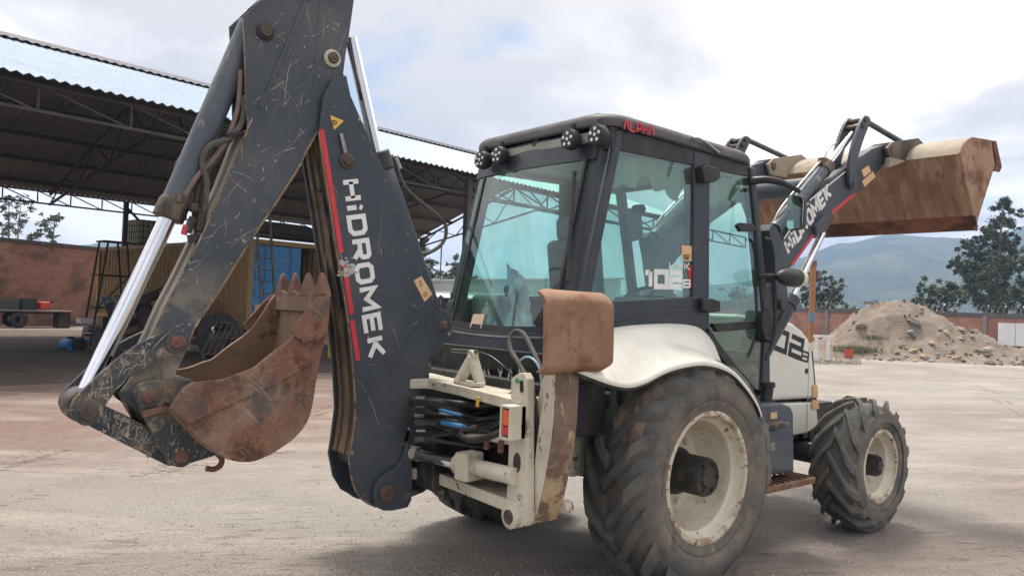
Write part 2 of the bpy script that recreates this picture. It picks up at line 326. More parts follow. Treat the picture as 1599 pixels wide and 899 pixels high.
m_white = mat('white_vinyl', (.80, .80, .78), (.70, .70, .68), 8, .5, layers=[dict(c=(.06, .07, .085), s=30, lo=.70, hi=.72, amt=.9, mask=(4, .5, .6))])
m_red = mat('red_vinyl', (.62, .045, .055), (.52, .04, .05), 8, .45)
m_black_vinyl = mat('black_vinyl', (.016, .017, .02), None, 3, .45)
m_label = mat('tan_label', (.70, .47, .27), (.66, .43, .24), 9, .6, layers=[dict(c=(.3, .2, .12), s=14, lo=.62, hi=.7, amt=.5)])
m_yellow_label = mat('amber_label', (.72, .44, .08), (.66, .4, .07), 9, .55)
m_orange = mat('orange_reflector', (.72, .40, .14), (.66, .42, .18), 12, .3, spec=.6)
m_lens_red = mat('red_lens', (.62, .03, .03), (.5, .02, .03), 20, .2, spec=.7)
m_lens_orange = mat('orange_lens', (.82, .16, .03), (.7, .12, .03), 20, .2, spec=.7)
m_lens_clear = mat('milky_lens', (.72, .68, .52), (.64, .6, .45), 12, .25, spec=.7)
m_led = mat('led_lens', (.75, .74, .66), None, 4, .15, spec=.8)
m_mirror = mat('mirror_glass', (.72, .78, .76), None, 4, .04, 1.0, rvar=0)
m_glass = glass('tinted_cab_glass', (.77, .92, .86), 1.25, 0.0, .055)
m_glassr = glass('rear_cab_glass', (.68, .93, .89), 1.45, 0.0, .045, (.45, .6, .55))
m_seat = mat('grey_seat_fabric', (.11, .12, .125), (.15, .155, .16), 6, .9, bump=(200, .001))
m_plastic = mat('beige_cab_plastic', (.34, .34, .31), (.28, .28, .26), 5, .6)
m_cover = mat('pale_plastic_cover', (.62, .66, .66), (.48, .54, .56), 6, .25, bump=(9, .01))
m_legwhite = mat('rust_chipped_leg_face', (.60, .565, .46), (.52, .48, .38), 3, .55, layers=[dict(c=(.12, .065, .045), s=9, st=(1, 2.2, .7), lo=.56, hi=.60, amt=.95, ro=.9), dict(c=(.34, .29, .22), s=4, lo=.5, hi=.7, amt=.6)], bump=(50, .0016))
m_headliner = mat('green_grey_headliner', (.30, .34, .29), (.22, .26, .22), 3, .9)
# ================================================================== lettering
GL = {  # strokes in a unit box (x 0..1, y 0..1)
 'H': [[(.1, 0), (.1, 1)], [(.9, 0), (.9, 1)], [(.1, .5), (.9, .5)]],
 'I': [[(.5, 0), (.5, 1)]],
 'i': [[(.5, 0), (.5, .62)], [(.42, .84), (.72, 1.0)]],
 'D': [[(.1, 0), (.1, 1), (.72, 1), (.9, .8), (.9, .2), (.72, 0), (.1, 0)]],
 'R': [[(.1, 0), (.1, 1), (.8, 1), (.9, .88), (.9, .56), (.8, .44), (.1, .44)], [(.5, .44), (.92, 0)]],
 'O': [[(.1, .18), (.1, .82), (.25, 1), (.75, 1), (.9, .82), (.9, .18), (.75, 0), (.25, 0), (.1, .18)]],
 'M': [[(.08, 0), (.08, 1), (.5, .35), (.92, 1), (.92, 0)]],
 'E': [[(.9, 1), (.1, 1), (.1, 0), (.9, 0)], [(.1, .5), (.85, .5)]],
 'K': [[(.1, 0), (.1, 1)], [(.9, 1), (.3, .5), (.92, 0)]],
 'A': [[(.02, 0), (.35, 1), (.65, 1), (.98, 0)]],
 'L': [[(.1, 1), (.1, 0), (.9, 0)]],
 'P': [[(.1, 0), (.1, 1), (.8, 1), (.9, .88), (.9, .5), (.8, .38), (.1, .38)]],
 '1': [[(.42, .93), (.72, .93)], [(.80, 0), (.80, 1)]],
 '0': [[(.1, .0), (.1, 1), (.9, 1), (.9, 0), (.1, 0)]],
 '2': [[(.08, 1), (.9, 1), (.9, .5), (.1, .5), (.1, 0), (.95, 0)]],
 'B': [[(.1, 0), (.1, 1), (.85, 1), (.9, .9), (.9, .1), (.85, 0), (.1, 0)], [(.1, .5), (.9, .5)]],
 'S': [[(.9, 1), (.1, 1), (.1, .5), (.9, .5), (.9, 0), (.1, 0)]],
 's2': [[(.15, .75), (.3, .95), (.65, 1), (.8, .75), (.6, .45), (.15, .05), (.5, .1), (.9, 0)]],
 'c': [[(.5+.5*math.cos(a*math.pi/6), .5+.5*math.sin(a*math.pi/6)) for a in range(13)], [(.3, .2), (.5, .8), (.7, .2)]],
}
def stroke2(pl, w):
    """outline strip of a polyline with mitred corners"""
    P = [Vector((a, b)) for a, b in pl]; closed = (P[0]-P[-1]).length < 1e-6
    if closed: P = P[:-1]
    k = len(P); L = []; Rr = []
    for i in range(k):
        a = P[i-1] if (i > 0 or closed) else None; c = P[(i+1) % k] if (i < k-1 or closed) else None
        d1 = (P[i]-a).normalized() if a is not None else None; d2 = (c-P[i]).normalized() if c is not None else None
        if d1 is None: d1 = d2
        if d2 is None: d2 = d1
        n1 = Vector((-d1.y, d1.x)); n2 = Vector((-d2.y, d2.x)); m = n1+n2
        m = m.normalized() if m.length > 1e-5 else n1
        sc = w/2/max(.45, m.dot(n1))
        L.append(P[i]+m*sc); Rr.append(P[i]-m*sc)
    q = []
    for i in range(k if closed else k-1):
        j = (i+1) % k; q.append((L[i], L[j], Rr[j], Rr[i]))
    return q
def lettering(name, text, o, ex, ey, h, cw, sw, m, parent, gap=.25, shear=0.0, ovr=None, th=.0022):
    """text laid on a surface: o origin, ex reading direction, ey up direction, h letter height, cw letter width, sw stroke"""
    o, ex, ey = Vector(o), Vector(ex).normalized(), Vector(ey).normalized(); nrm = ex.cross(ey); b = MB(); x = 0.0
    for ch in text:
        if ch == ' ': x += cw*.5; continue
        wch = cw*({'I': .32, 'i': .32, 'M': 1.15}.get(ch, 1.0))
        g = GL['i' if ch == 'I' and ovr else ch]
        for pl in g:
            z = 0
            for qd in stroke2([(p*wch, q*h) for p, q in pl], sw):
                z += .00012
                vs = [o+ex*(x+a.x+shear*a.y)+ey*a.y for a in qd]
                tp = [v+nrm*(th+z) for v in vs]
                b.add(tp+vs, [(0, 1, 2, 3), (0, 4, 5, 1), (1, 5, 6, 2), (2, 6, 7, 3), (3, 7, 4, 0)])
        x += wch+cw*gap
    return b.build(name, m, parent, sharp=20, fix=True)
def decal(name, pts, nrm, m, parent, th=.002):
    b = MB(); n = Vector(nrm).normalized()*th; vs = [Vector(p) for p in pts]; k = len(vs)
    b.add([v+n for v in vs]+[v-n*.5 for v in vs], [tuple(range(k))]+[(i, k+i, k+(i+1) % k, (i+1) % k) for i in range(k)])
    return b.build(name, m, parent, sharp=20)
YN = Vector((0, -1, 0))

# ================================================================== the backhoe loader
BH = thing('backhoe_loader', 'white and slate backhoe loader parked in the yard with its front bucket raised', 'backhoe loader')

# ------------------------------------------------------------------ wheels
def wheel(name, cx, zc, y_out, R, rb, width, n_lug, lug_h, disc_in, hub, side, skew, lug_w, muddy=False):
    """side -1: right-hand wheel (outer face looks to -Y)"""
    w = empty(name, (cx, 0, zc), BH); hw = width/2; yc = y_out-side*hw*.86
    c = Vector((cx, yc, zc)); t = MB()
    prof = [(rb-.012, -hw*.80), (rb+.03, -hw*.88), (rb+.05, -hw*.90), (rb+.058, -hw*.925), (rb+.068, -hw*.925), (rb+.076, -hw*.91), (rb+(R-rb)*.34, -hw*.985), (rb+(R-rb)*.52, -hw), (rb+(R-rb)*.72, -hw*.955), (R-.055, -hw*.86), (R-.022, -hw*.74), (R-.006, -hw*.42), (R, 0)]
    prof = prof+[(r, -h) for r, h in prof[-2::-1]]
    t.lathe(prof, c, 'Y', 72)
    for sgn in (-1, 1):
        for i in range(n_lug):
            a0 = 2*math.pi*(i+(.5 if sgn > 0 else 0))/n_lug; sec = []
            for s_ in (-.05, .2, .45, .72, .9, 1.0, 1.04):
                y = sgn*s_*hw*.93; a = a0+skew*max(0, s_)**1.1
                base = R-.012 if s_ < .8 else R-.012-(s_-.8)*.20
                top = (R+lug_h) if s_ < .75 else R+lug_h-(s_-.75)**1.3*.36
                top = max(top, base+.004); th = lug_w*(1.0 if s_ < .6 else 1.0+.35*(s_-.6)/.4)/R; e = rng.uniform(-.006, .006)
                sec.append([(base-.02, a-th*.62, y), (top+e, a-th*.42, y), (top+e, a+th*.42, y), (base-.02, a+th*.62, y)])
            vs = [c+Vector((r*math.cos(a), y, r*math.sin(a))) for q in sec for r, a, y in q]
            fs = [(4*i2+j, 4*i2+j+1, 4*i2+5+j, 4*i2+4+j) for i2 in range(6) for j in range(3)]+[(0, 1, 2, 3), (24, 25, 26, 27)]
            t.add(vs, fs)
    ty = t.build('tyre', m_tyre_rear if R > .6 else m_tyre_front, w, bevel=.008 if R > .6 else .006, seg=2)
    o_ = side*hw
    r = MB(); b0 = rb
    yo = o_*.86                                   # plane of the outer flange, along axis from c
    P = [(b0+.012, yo*.93), (b0+.016, yo), (b0+.004, yo*1.03), (b0-.012, yo*1.01), (b0-.022, yo*.90)]
    fl = MB(); fl.lathe(P, c, 'Y', 64); fl.build('rim_flange', m_flange, w, sharp=50)
    P = [(b0-.022, yo*.905), (b0-.030, yo*.70), (b0-.052, yo*.60), (b0-.060, yo*.20), (b0-.075, yo-side*disc_in*.80), (b0-.11, yo-side*disc_in), (b0-.17, yo-side*disc_in*1.0), (b0-.20, yo-side*disc_in*.90), (.09, yo-side*disc_in*.86), (0, yo-side*disc_in*.86)]
    r.lathe(P, c, 'Y', 64)
    r.lathe([(b0-.075, yo-side*disc_in*.80), (b0-.06, -yo*.8), (b0+.01, -yo)], c, 'Y', 64)
    for i in range(8):
        a = 2*math.pi*i/8+.2; q = c+Vector(((b0-.185)*math.cos(a), yo-side*disc_in*.93, (b0-.185)*math.sin(a)))
        r.disc_pin(q, .02, side*.03, -side*.03, 6)
    r.build('rim', m_rim, w, sharp=40)
    hr, hl = hub; h = MB(); y0 = yo-side*disc_in*.86
    h.lathe([(hr*1.25, y0), (hr*1.22, y0+side*.03), (hr, y0+side*.04), (hr, y0+side*(hl-.02)), (hr*.93, y0+side*hl), (hr*.55, y0+side*(hl-.004)), (hr*.5, y0+side*(hl+.012)), (0, y0+side*(hl+.016))], c, 'Y', 40)
    for i in range(6):
        a = 2*math.pi*i/6; h.disc_pin(c+Vector((hr*.75*math.cos(a), y0+side*hl, hr*.75*math.sin(a))), hr*.10, side*.012, -side*.01, 6)
    h.build('hub', m_black, w, sharp=35)
    if muddy:
        b = MB()
        def fn(u, v):
            a = math.radians(92+74*u); y = -side*hw*.25+side*hw*1.12*v
            d = noise.noise(Vector((a*6, y*9, 1)))*.5+noise.noise(Vector((a*16, y*25, 4)))*.3
            edge = min(1, 4.5*min(u, 1-u)+noise.noise(Vector((a*5, y*7, 9)))*.6)*min(1, 6*min(v, 1-v)+noise.noise(Vector((a*8, y*8, 3)))*.5)
            rr = R+lug_h*1.15+d*.055+(edge-1)*.10-(.13*max(0, (v-.72)/.28)**1.6)
            return c+Vector((rr*math.cos(a), y, rr*math.sin(a)))
        b.grid(70, 36, fn); o = b.build('caked_mud', m_mud, w, sharp=180); tag(o, 'brown dried mud caked on the tread')
    return w
RW = U(1107, 757, 'Y', -1.10)
wheel('rear_wheel', RW.x, .70, -1.10, .672, .385, .46, 18, .040, .30, (.118, .25), -1, -.42, .085, True)
wheel('rear_wheel', RW.x, .70, 1.10, .672, .385, .46, 18, .040, .30, (.118, .25), 1, -.42, .085)
FW = U(1376, 731, 'Y', -1.06)
wheel('front_wheel', FW.x, .525, -1.06, .49, .278, .40, 15, .036, .20, (.085, .15), -1, .62, .06)
wheel('front_wheel', FW.x, .525, 1.06, .49, .278, .40, 15, .036, .20, (.085, .15), 1, .62, .06)

# ------------------------------------------------------------------ chassis, axles
b = MB()
b.box((.55, 0, .80), (3.9, .62, .34)); b.box((-.95, 0, .86), (.7, .9, .42)); b.box((2.7, 0, .78), (.5, .7, .3))
b.build('chassis', m_black, BH, bevel=.01)
b = MB()
b.tube([(RW.x, -.95, .70), (RW.x, -.35, .70), (RW.x, -.2, .70), (RW.x, .2, .70), (RW.x, .35, .70), (RW.x, .95, .70)], [.10, .10, .19, .19, .10, .10], 20)
b.build('rear_axle', m_black, BH)
b = MB()
b.tube([(FW.x, -.98, .525), (FW.x, -.3, .53), (FW.x, -.15, .53), (FW.x, .15, .53), (FW.x, .3, .53), (FW.x, .98, .525)], [.085, .08, .15, .15, .08, .085], 20)
b.build('front_axle', m_black, BH)
# pale side panel of the rear frame behind the stabiliser
pl = TY([(893, 625), (962, 612), (962, 715), (930, 738), (893, 745)], -.62)
for y0, y1 in ((-.62, -.50), (.50, .62)):
    b = MB(); b.prism(pl, y0, y1); b.build('rear_side_panel', m_creamdirty, BH, bevel=.008)
b = MB()
b.box((-.85, -.40, 1.12), (.50, .9, .3)); b.box((-.85, .40, 1.12), (.50, .7, .3))
b.build('rear_underbody', m_black, BH, bevel=.01)

# ------------------------------------------------------------------ boom
YB = .13
BR = [(541, 118), (548, 150), (572, 205), (600, 264), (640, 370), (658, 405), (680, 459), (697, 487), (706, 505), (705, 520), (693, 538), (676, 569), (662, 600), (643, 647), (630, 695), (622, 735), (624, 775), (613, 797), (587, 790), (565, 778), (552, 756), (545, 719), (548, 700), (555, 645), (552, 583), (542, 489), (528, 403), (516, 323), (506, 262), (498, 205), (505, 150), (520, 122)]
BO = TY(BR, -YB)
b = MB()
b.prism(BO, -YB, -YB+.022); b.prism(BO, YB-.022, YB)
b.build('boom', m_paint, BH, bevel=.004)
BOOM = b_obj = [o for o in BH.children if o.name == 'boom'][0]
# rear closing plate between the side plates (three strips so the channel reads)
RE = TY([(545.5, 712), (549, 698), (556, 645), (553, 583), (543, 489), (529, 403), (517, 323), (507, 262), (500, 212)], -YB)
RE = [(x+.012, z) for x, z in RE]
rp = spline2(RE, 4); b = MB()
def strip(y0, y1, off, t=.012):
    k = len(rp); vs = []
    for x, z in rp: vs += [(x+off, y0, z), (x+off, y1, z), (x+off+t, y1, z), (x+off+t, y0, z)]
    fs = [(4*i+j, 4*i+(j+1) % 4, 4*i+4+(j+1) % 4, 4*i+4+j) for i in range(k-1) for j in range(4)]+[(0, 1, 2, 3), (4*k-1, 4*k-2, 4*k-3, 4*k-4)]
    b.add(vs, fs)
strip(-YB+.022, YB-.022, .0); strip(-.055, -.043, -.012, .014); strip(.043, .055, -.012, .014)
b.build('rear_plate', m_scuff, BOOM, sharp=30)
fr = TY([(548, 150), (572, 205), (600, 264), (640, 370), (658, 405), (680, 459)], -YB); b = MB(); k = len(fr); vs = []
for x, z in fr: vs += [(x-.02, -YB+.022, z-.01), (x-.02, YB-.022, z-.01), (x-.032, YB-.022, z-.01), (x-.032, -YB+.022, z-.01)]
b.add(vs, [(4*i+j, 4*i+(j+1) % 4, 4*i+4+(j+1) % 4, 4*i+4+j) for i in range(k-1) for j in range(4)]); b.build('front_plate', m_paint, BOOM, sharp=30)
def worn_edge(px, Y, parent, m, r=.005):
    b = MB(); b.tube([(x, Y, z) for x, z in spline2(TY(px, Y), 3)], r, 6); return b.build('worn_edge', m, parent)
m_wedge = mat('worn_bright_edge', (.30, .21, .13), (.19, .12, .075), 9, .8, layers=[dict(c=(.05, .055, .065), s=7, lo=.5, hi=.56, amt=.9), dict(c=(.48, .40, .28), s=14, lo=.58, hi=.66, amt=.7)])
worn_edge([(587, 791), (565, 779), (551.5, 756), (544.5, 719), (547.5, 700), (554.5, 645), (551.5, 583), (541.5, 489), (527.5, 403), (515.5, 323), (505.5, 262), (498, 207)], -YB, BOOM, m_wedge)
# slot near the top and the opening at the foot of the rear plate
def slot(name, pa, pb, r):
    P, Q = Vector(pa), Vector(pb); b = MB(); d = (Q-P).normalized(); y = Vector((0, 1, 0)); n = d.cross(y); n = -n if n.x > 0 else n
    ring = []
    for i in range(20):
        a = math.pi*2*i/20; cc = P if math.cos(a) < 0 else Q
        ring.append(cc+d*math.cos(a)*r+y*math.sin(a)*r)
    b.add([v+n*.004 for v in ring]+[v*1.0+n*.004+(v-(P+Q)/2).normalized()*.008 for v in ring]+[v-n*.03 for v in ring], [(i, (i+1) % 20, 20+(i+1) % 20, 20+i) for i in range(20)]+[(i, 40+i, 40+(i+1) % 20, (i+1) % 20) for i in range(20)]+[tuple(range(40, 60))])
    return b.build(name, m_black, BOOM, sharp=30)
u1, u2 = U(494, 262, 'Y', 0), U(497, 290, 'Y', 0); slot('slot', (u1.x-.004, 0, u1.z), (u2.x-.004, 0, u2.z), .032)
b = MB(); b.tube([(-1.73, -.09, .82), (-1.73, .09, .82)], .06, 20); b.build('foot_spacer', m_black, BOOM)
# welded crease across the side plate
def ribbon(name, p, q, w, m, Y, parent, h=.006):
    a, c = U(*p, 'Y', Y), U(*q, 'Y', Y); b = MB(); b.bar(a, c, w, h*2, up=(0, 1, 0)); return b.build(name, m, parent, bevel=.002)
ribbon('weld_rib', (690, 462), (556, 640), .022, m_paint, -YB-.001, BOOM, .007)
# red line in three runs, lettering, labels
def stripe(p, q, w, Y, parent, m=m_red):
    a, c = U(*p, 'Y', Y), U(*q, 'Y', Y); d = (c-a).normalized(); n = d.cross(Vector((0, 1, 0)))*w/2
    decal('stripe', [a-n, c-n, c+n, a+n], YN, m, parent)
YS = -YB-.0005
for p, q in (((502, 202), (533, 395)), ((537, 408), (549, 490)), ((549.5, 500), (559, 562))): stripe(p, q, .028, YS, BOOM)
def text_on(name, text, p0, p1, h, Y, m, parent, sw, gap=.25, cwf=1.0, shear=0, up=None, ovr=True):
    """letters running from pixel p0 to p1 on the plane Y (baseline), reading seen from the -Y side"""
    a, c = U(*p0, 'Y', Y), U(*p1, 'Y', Y); ex = (c-a); L = ex.length; ex.normalize(); ey = Vector((0, -1, 0)).cross(ex)
    tot = sum({'I': .32, 'M': 1.15}.get(ch, 1.0) for ch in text)+gap*(len(text)-1)
    return lettering(name, text, a, ex, ey, h, L/tot, sw, m, parent, gap, shear, ovr)
text_on('lettering', 'HIDROMEK', (535, 282), (578, 560), .092, YS, m_white, BOOM, .026, .2)
LB = [U(*p, 'Y', YS) for p in ((646, 438), (658, 431), (675, 459), (663, 471))]
o = decal('paper_label', LB, YN, m_label, BOOM); tag(o, 'tan paper label with a handwritten 2')
def ink(text, p0, p1, h, Y, parent, m=m_black_vinyl, sw=.004):
    a, c = U(*p0, 'Y', Y-.003), U(*p1, 'Y', Y-.003); ex = (c-a); L = ex.length; ex.normalize(); ey = Vector((0, -1, 0)).cross(ex); b = MB(); x = 0
    for ch in text:
        for pl in GL[ch]:
            for qd in stroke2([(p*L, q*h) for p, q in pl], sw): b.add([a+ex*(x+v.x)+ey*v.y for v in qd], [(0, 1, 2, 3)])
        x += L*1.2
    return b.build('handwriting', m, parent, sharp=20)
ink(['s2'], (655, 448), (661, 445), .03, YS, BOOM); ink(['c'], (662, 464), (668, 461), .024, YS, BOOM, sw=.003)
TR = [U(*p, 'Y', YS) for p in ((515.5, 180), (537, 189), (521.5, 203))]
decal('warning_triangle', TR, YN, m_yellow_label, BOOM); ink(['c'], (520, 196), (527, 193), .022, YS, BOOM, sw=.004)
def pin(name, px, py, r, Y, parent, m=m_pin, out=.03, ring=None, mr=None):
    u = U(px, py, 'Y', Y); b = MB()
    if ring: b.disc_pin(u, ring, -out*.45, .012, 28)
    if mr is not None and ring: b.build(name+'_washer', mr, parent); b = MB()
    b.disc_pin(u, r, -out, .012, 24); b.disc_pin(u+Vector((0, -out, 0)), r*.35, -.004, .003, 12)
    return b.build(name, m, parent, sharp=30)
pin('pin', 541, 251, .027, YS, BOOM, m_pin, .03, .042); pin('pin', 692, 508, .022, YS, BOOM, m_pin, .025, .034); pin('pin', 604, 770, .05, YS, BOOM, m_pin, .02)
pin('grease_cap', 614, 748, .016, YS, BOOM, m_pin, .015)
b = MB(); a, c = U(531, 209, 'Y', YS), U(538, 240, 'Y', YS); b.bar(a+Vector((0, -.008, 0)), c+Vector((0, -.012, 0)), .022, .012, up=(0, 1, 0)); b.build('pin_keeper', m_steel, BOOM, bevel=.003)
# scraped patch in the lettering
b = MB()
for i in range(26):
    u = U(534+rng.gauss(8, 9), 412+rng.gauss(6, 8), 'Y', YS-.0015-.0001*i); r = rng.uniform(.006, .02); a0 = rng.uniform(0, 6)
    b.add([u+Vector((math.cos(a0+k*1.05)*r*rng.uniform(.5, 1.5), 0, math.sin(a0+k*1.05)*r*rng.uniform(.4, 1.0))) for k in range(6)], [tuple(range(6))])
b.build('scraped_paint', mat('scraped_primer', (.33, .33, .32), (.5, .5, .48), 30, .7), BOOM)
# boom-lift / dipper cylinder in front of the boom (barrel low, rod up to the dipper tail)
a = U(690, 420, 'Y', .0); B0 = U(648, 415, 'Y', .0); B1 = U(588, 238, 'Y', .0); R1 = U(548, 60, 'Y', 0)
ax = (B1-B0).normalized(); b = MB(); b.tube([B0-ax*.25, B1-ax*.10], .066, 28); b.build('dipper_cylinder', m_cyl, BH)
DC = [o for o in BH.children if o.name == 'dipper_cylinder'][0]
b = MB(); b.tube([B1-ax*.11, B1-ax*.10, B1-ax*.005, B1], [.066, .073, .073, .068], 28); b.build('gland', m_dark, DC, sharp=30)
b = MB(); b.tube([B1, R1], .034, 20); b.build('rod', m_chrome, DC)
f0 = U(606, 250, 'Y', -.02); pth = [U(*p, 'Y', -.02) for p in ((601, 247), (619, 248), (622, 268), (636, 296), (660, 318), (683, 336), (695, 350), (696, 368), (688, 383), (670, 394), (648, 397))]
b = MB(); b.tube(spline(pth, 5), .0115, 10); b.build('hose', m_dusthose, DC)
b = MB(); b.tube([U(596, 246, 'Y', -.02), U(612, 243, 'Y', -.02)], .016, 10); b.tube([U(617, 246, 'Y', -.02), U(624, 264, 'Y', -.02)], .017, 8); b.build('hose_fitting', m_steel, DC, sharp=30)

# ------------------------------------------------------------------ dipper arm
YD = .10
DR = [(379, 27), (408, 0), (452, -42), (500, -85), (540, -90), (560, -60), (553, 0), (545, 57), (540, 85), (536, 117), (533, 135), (521, 163), (510, 180), (476, 240), (465, 263), (431, 316), (393, 372), (340, 457), (303, 512), (292, 546), (270, 592), (252, 640), (225, 650), (196, 628), (187, 612), (200, 596), (218, 570), (240, 523), (259, 480), (280, 440), (303, 393), (340, 316), (354, 286), (387, 201), (384, 170), (383, 100)]
DO = TY(DR, -YD)
b = MB(); b.prism(DO, -YD, -YD+.016); b.prism(DO, YD-.016, YD); DP = b.build('dipper_arm', m_dipper, BH, bevel=.003)
def closing(name, px, inset, m, Y=YD, w=None, split=False):
    P = spline2([(x, z) for x, z in TY(px, -Y)], 3); b = MB(); k = len(P)
    w = w or Y-.014
    spans = [(-w, -.012), (.012, w), (-.012, .012)] if split else [(-w, w)]
    for si, (y0, y1) in enumerate(spans):
        vs = []; ii = inset+(.012 if si == 2 else 0)
        for i, (x, z) in enumerate(P):
            t = Vector((P[min(i+1, k-1)][0]-P[max(i-1, 0)][0], P[min(i+1, k-1)][1]-P[max(i-1, 0)][1])).normalized(); n = Vector((-t.y, t.x))
            vs += [(x+n.x*ii, y0, z+n.y*ii), (x+n.x*ii, y1, z+n.y*ii), (x+n.x*(ii+.012), y1, z+n.y*(ii+.012)), (x+n.x*(ii+.012), y0, z+n.y*(ii+.012))]
        b.add(vs, [(4*i+j, 4*i+(j+1) % 4, 4*i+4+(j+1) % 4, 4*i+4+j) for i in range(k-1) for j in range(4)]+[(0, 1, 2, 3), (4*k-1, 4*k-2, 4*k-3, 4*k-4)])
    return b.build(name, m, DP, sharp=30)
closing('front_plate', [(218, 570), (240, 523), (259, 480), (280, 440), (303, 393), (340, 316), (354, 286), (386, 203)], -.008, m_edge, split=True)
closing('back_plate', [(533, 135), (521, 163), (510, 180), (476, 240), (465, 263), (431, 316), (393, 372), (340, 457), (303, 512), (292, 546), (270, 592)], -.008, m_scuff)
closing('top_plate', [(408, 0), (452, -42), (500, -85), (540, -90)], -.01, m_dipper)
b = MB(); p = TY([(187, 612), (225, 650), (232, 675), (222, 668), (205, 645)], 0); b.prism(p, -YD+.005, YD-.005); b.build('nose_guard', m_black, DP, bevel=.004)
YDS = -YD-.0005
pin('pin', 518, 92, .03, YDS, DP, m_pin, .035, .047, m_creamdirty); pin('pin', 414, 50, .03, YDS, DP, m_pin, .03, .045, m_black)
ribbon('weld_rib', (480, -5), (405, 170), .02, m_dipper, YDS, DP, .006); ribbon('fold_line', (500, -2), (487, 150), .006, m_dipper, YDS, DP, .002)
worn_edge([(536, 117), (533.5, 135), (521.5, 163), (510.5, 180), (476.5, 240), (465.5, 263), (431.5, 316), (393.5, 372), (340.5, 457), (303.5, 512), (292.5, 546)], -YD, DP, m_wedge, .006)
worn_edge([(240, 523), (259, 480), (280, 440), (303, 393), (340, 316), (354, 286), (386.5, 203), (383.5, 170), (382.5, 100), (379, 30)], -YD, DP, m_wedge, .004)
# bucket cylinder along the dipper, with hoses
C0 = U(392, 40, 'Y', 0); C1 = U(266, 332, 'Y', 0); E1 = U(126, 630, 'Y', 0); ax = (C1-C0).normalized()
b = MB(); b.tube([C0, C1-ax*.05], .062, 30); CY = b.build('bucket_cylinder', m_cyl, BH)
b = MB(); b.tube([C1-ax*.07, C1-ax*.05, C1+ax*.03, C1+ax*.035], [.062, .072, .072, .06], 30); b.box(C1+Vector((.055, -.03, .06)), (.06, .06, .08)); b.build('gland', m_scuff, CY, sharp=30)
b = MB(); b.tube([C1, E1], .040, 28); b.build('rod', m_chrome, CY)
b = MB(); b.disc_pin(E1, .075, -.06, .06, 28); b.build('rod_eye', m_link, CY, sharp=30)
def hose(px, Y, r, m=m_dusthose, parent=CY, name='hose', k=6):
    if not isinstance(Y, (list, tuple)): Y = [Y]*len(px)
    b = MB(); b.tube(spline([U(p[0], p[1], 'Y', y) for p, y in zip(px, Y)], k), r, 10); return b.build(name, m, parent)
hose([(376, 110), (372, 165), (360, 205), (352, 222), (335, 246), (306, 278), (287, 310), (282, 322)], -.06, .013, mat('tan_hose', (.22, .15, .12), (.16, .12, .10), 14, .75))
hose([(382, 150), (378, 190), (358, 215), (330, 226), (318, 243), (317, 262), (323, 285), (320, 318), (316, 345)], -.075, .0145)
hose([(384, 165), (378, 200), (362, 214), (338, 248), (326, 264), (312, 288), (306, 318), (303, 345)], -.03, .0135)
hose([(300, 240), (283, 248), (275, 262), (279, 276)], .05, .012)
b = MB()
for p, q, r in (((319, 305), (318, 320), .019), ((316, 330), (310, 362), .024), ((304, 318), (303, 330), .019), ((302, 340), (292, 362), .02), ((281, 316), (285, 305), .019), ((300, 366), (303, 378), .026)):
    b.tube([U(*p, 'Y', -.07), U(*q, 'Y', -.07)], r, 10)
b.build('hose_coupling', m_scuff, CY, sharp=30)
b = MB(); b.bar(U(352, 212, 'Y', -.08), U(380, 208, 'Y', -.08), .03, .02); b.build('hose_clamp', m_black, CY, bevel=.004)
b = MB(); b.tube([U(291, 352, 'Y', -.07), U(287, 366, 'Y', -.07)], .015, 10); b.build('red_cap', m_red, CY, sharp=30)

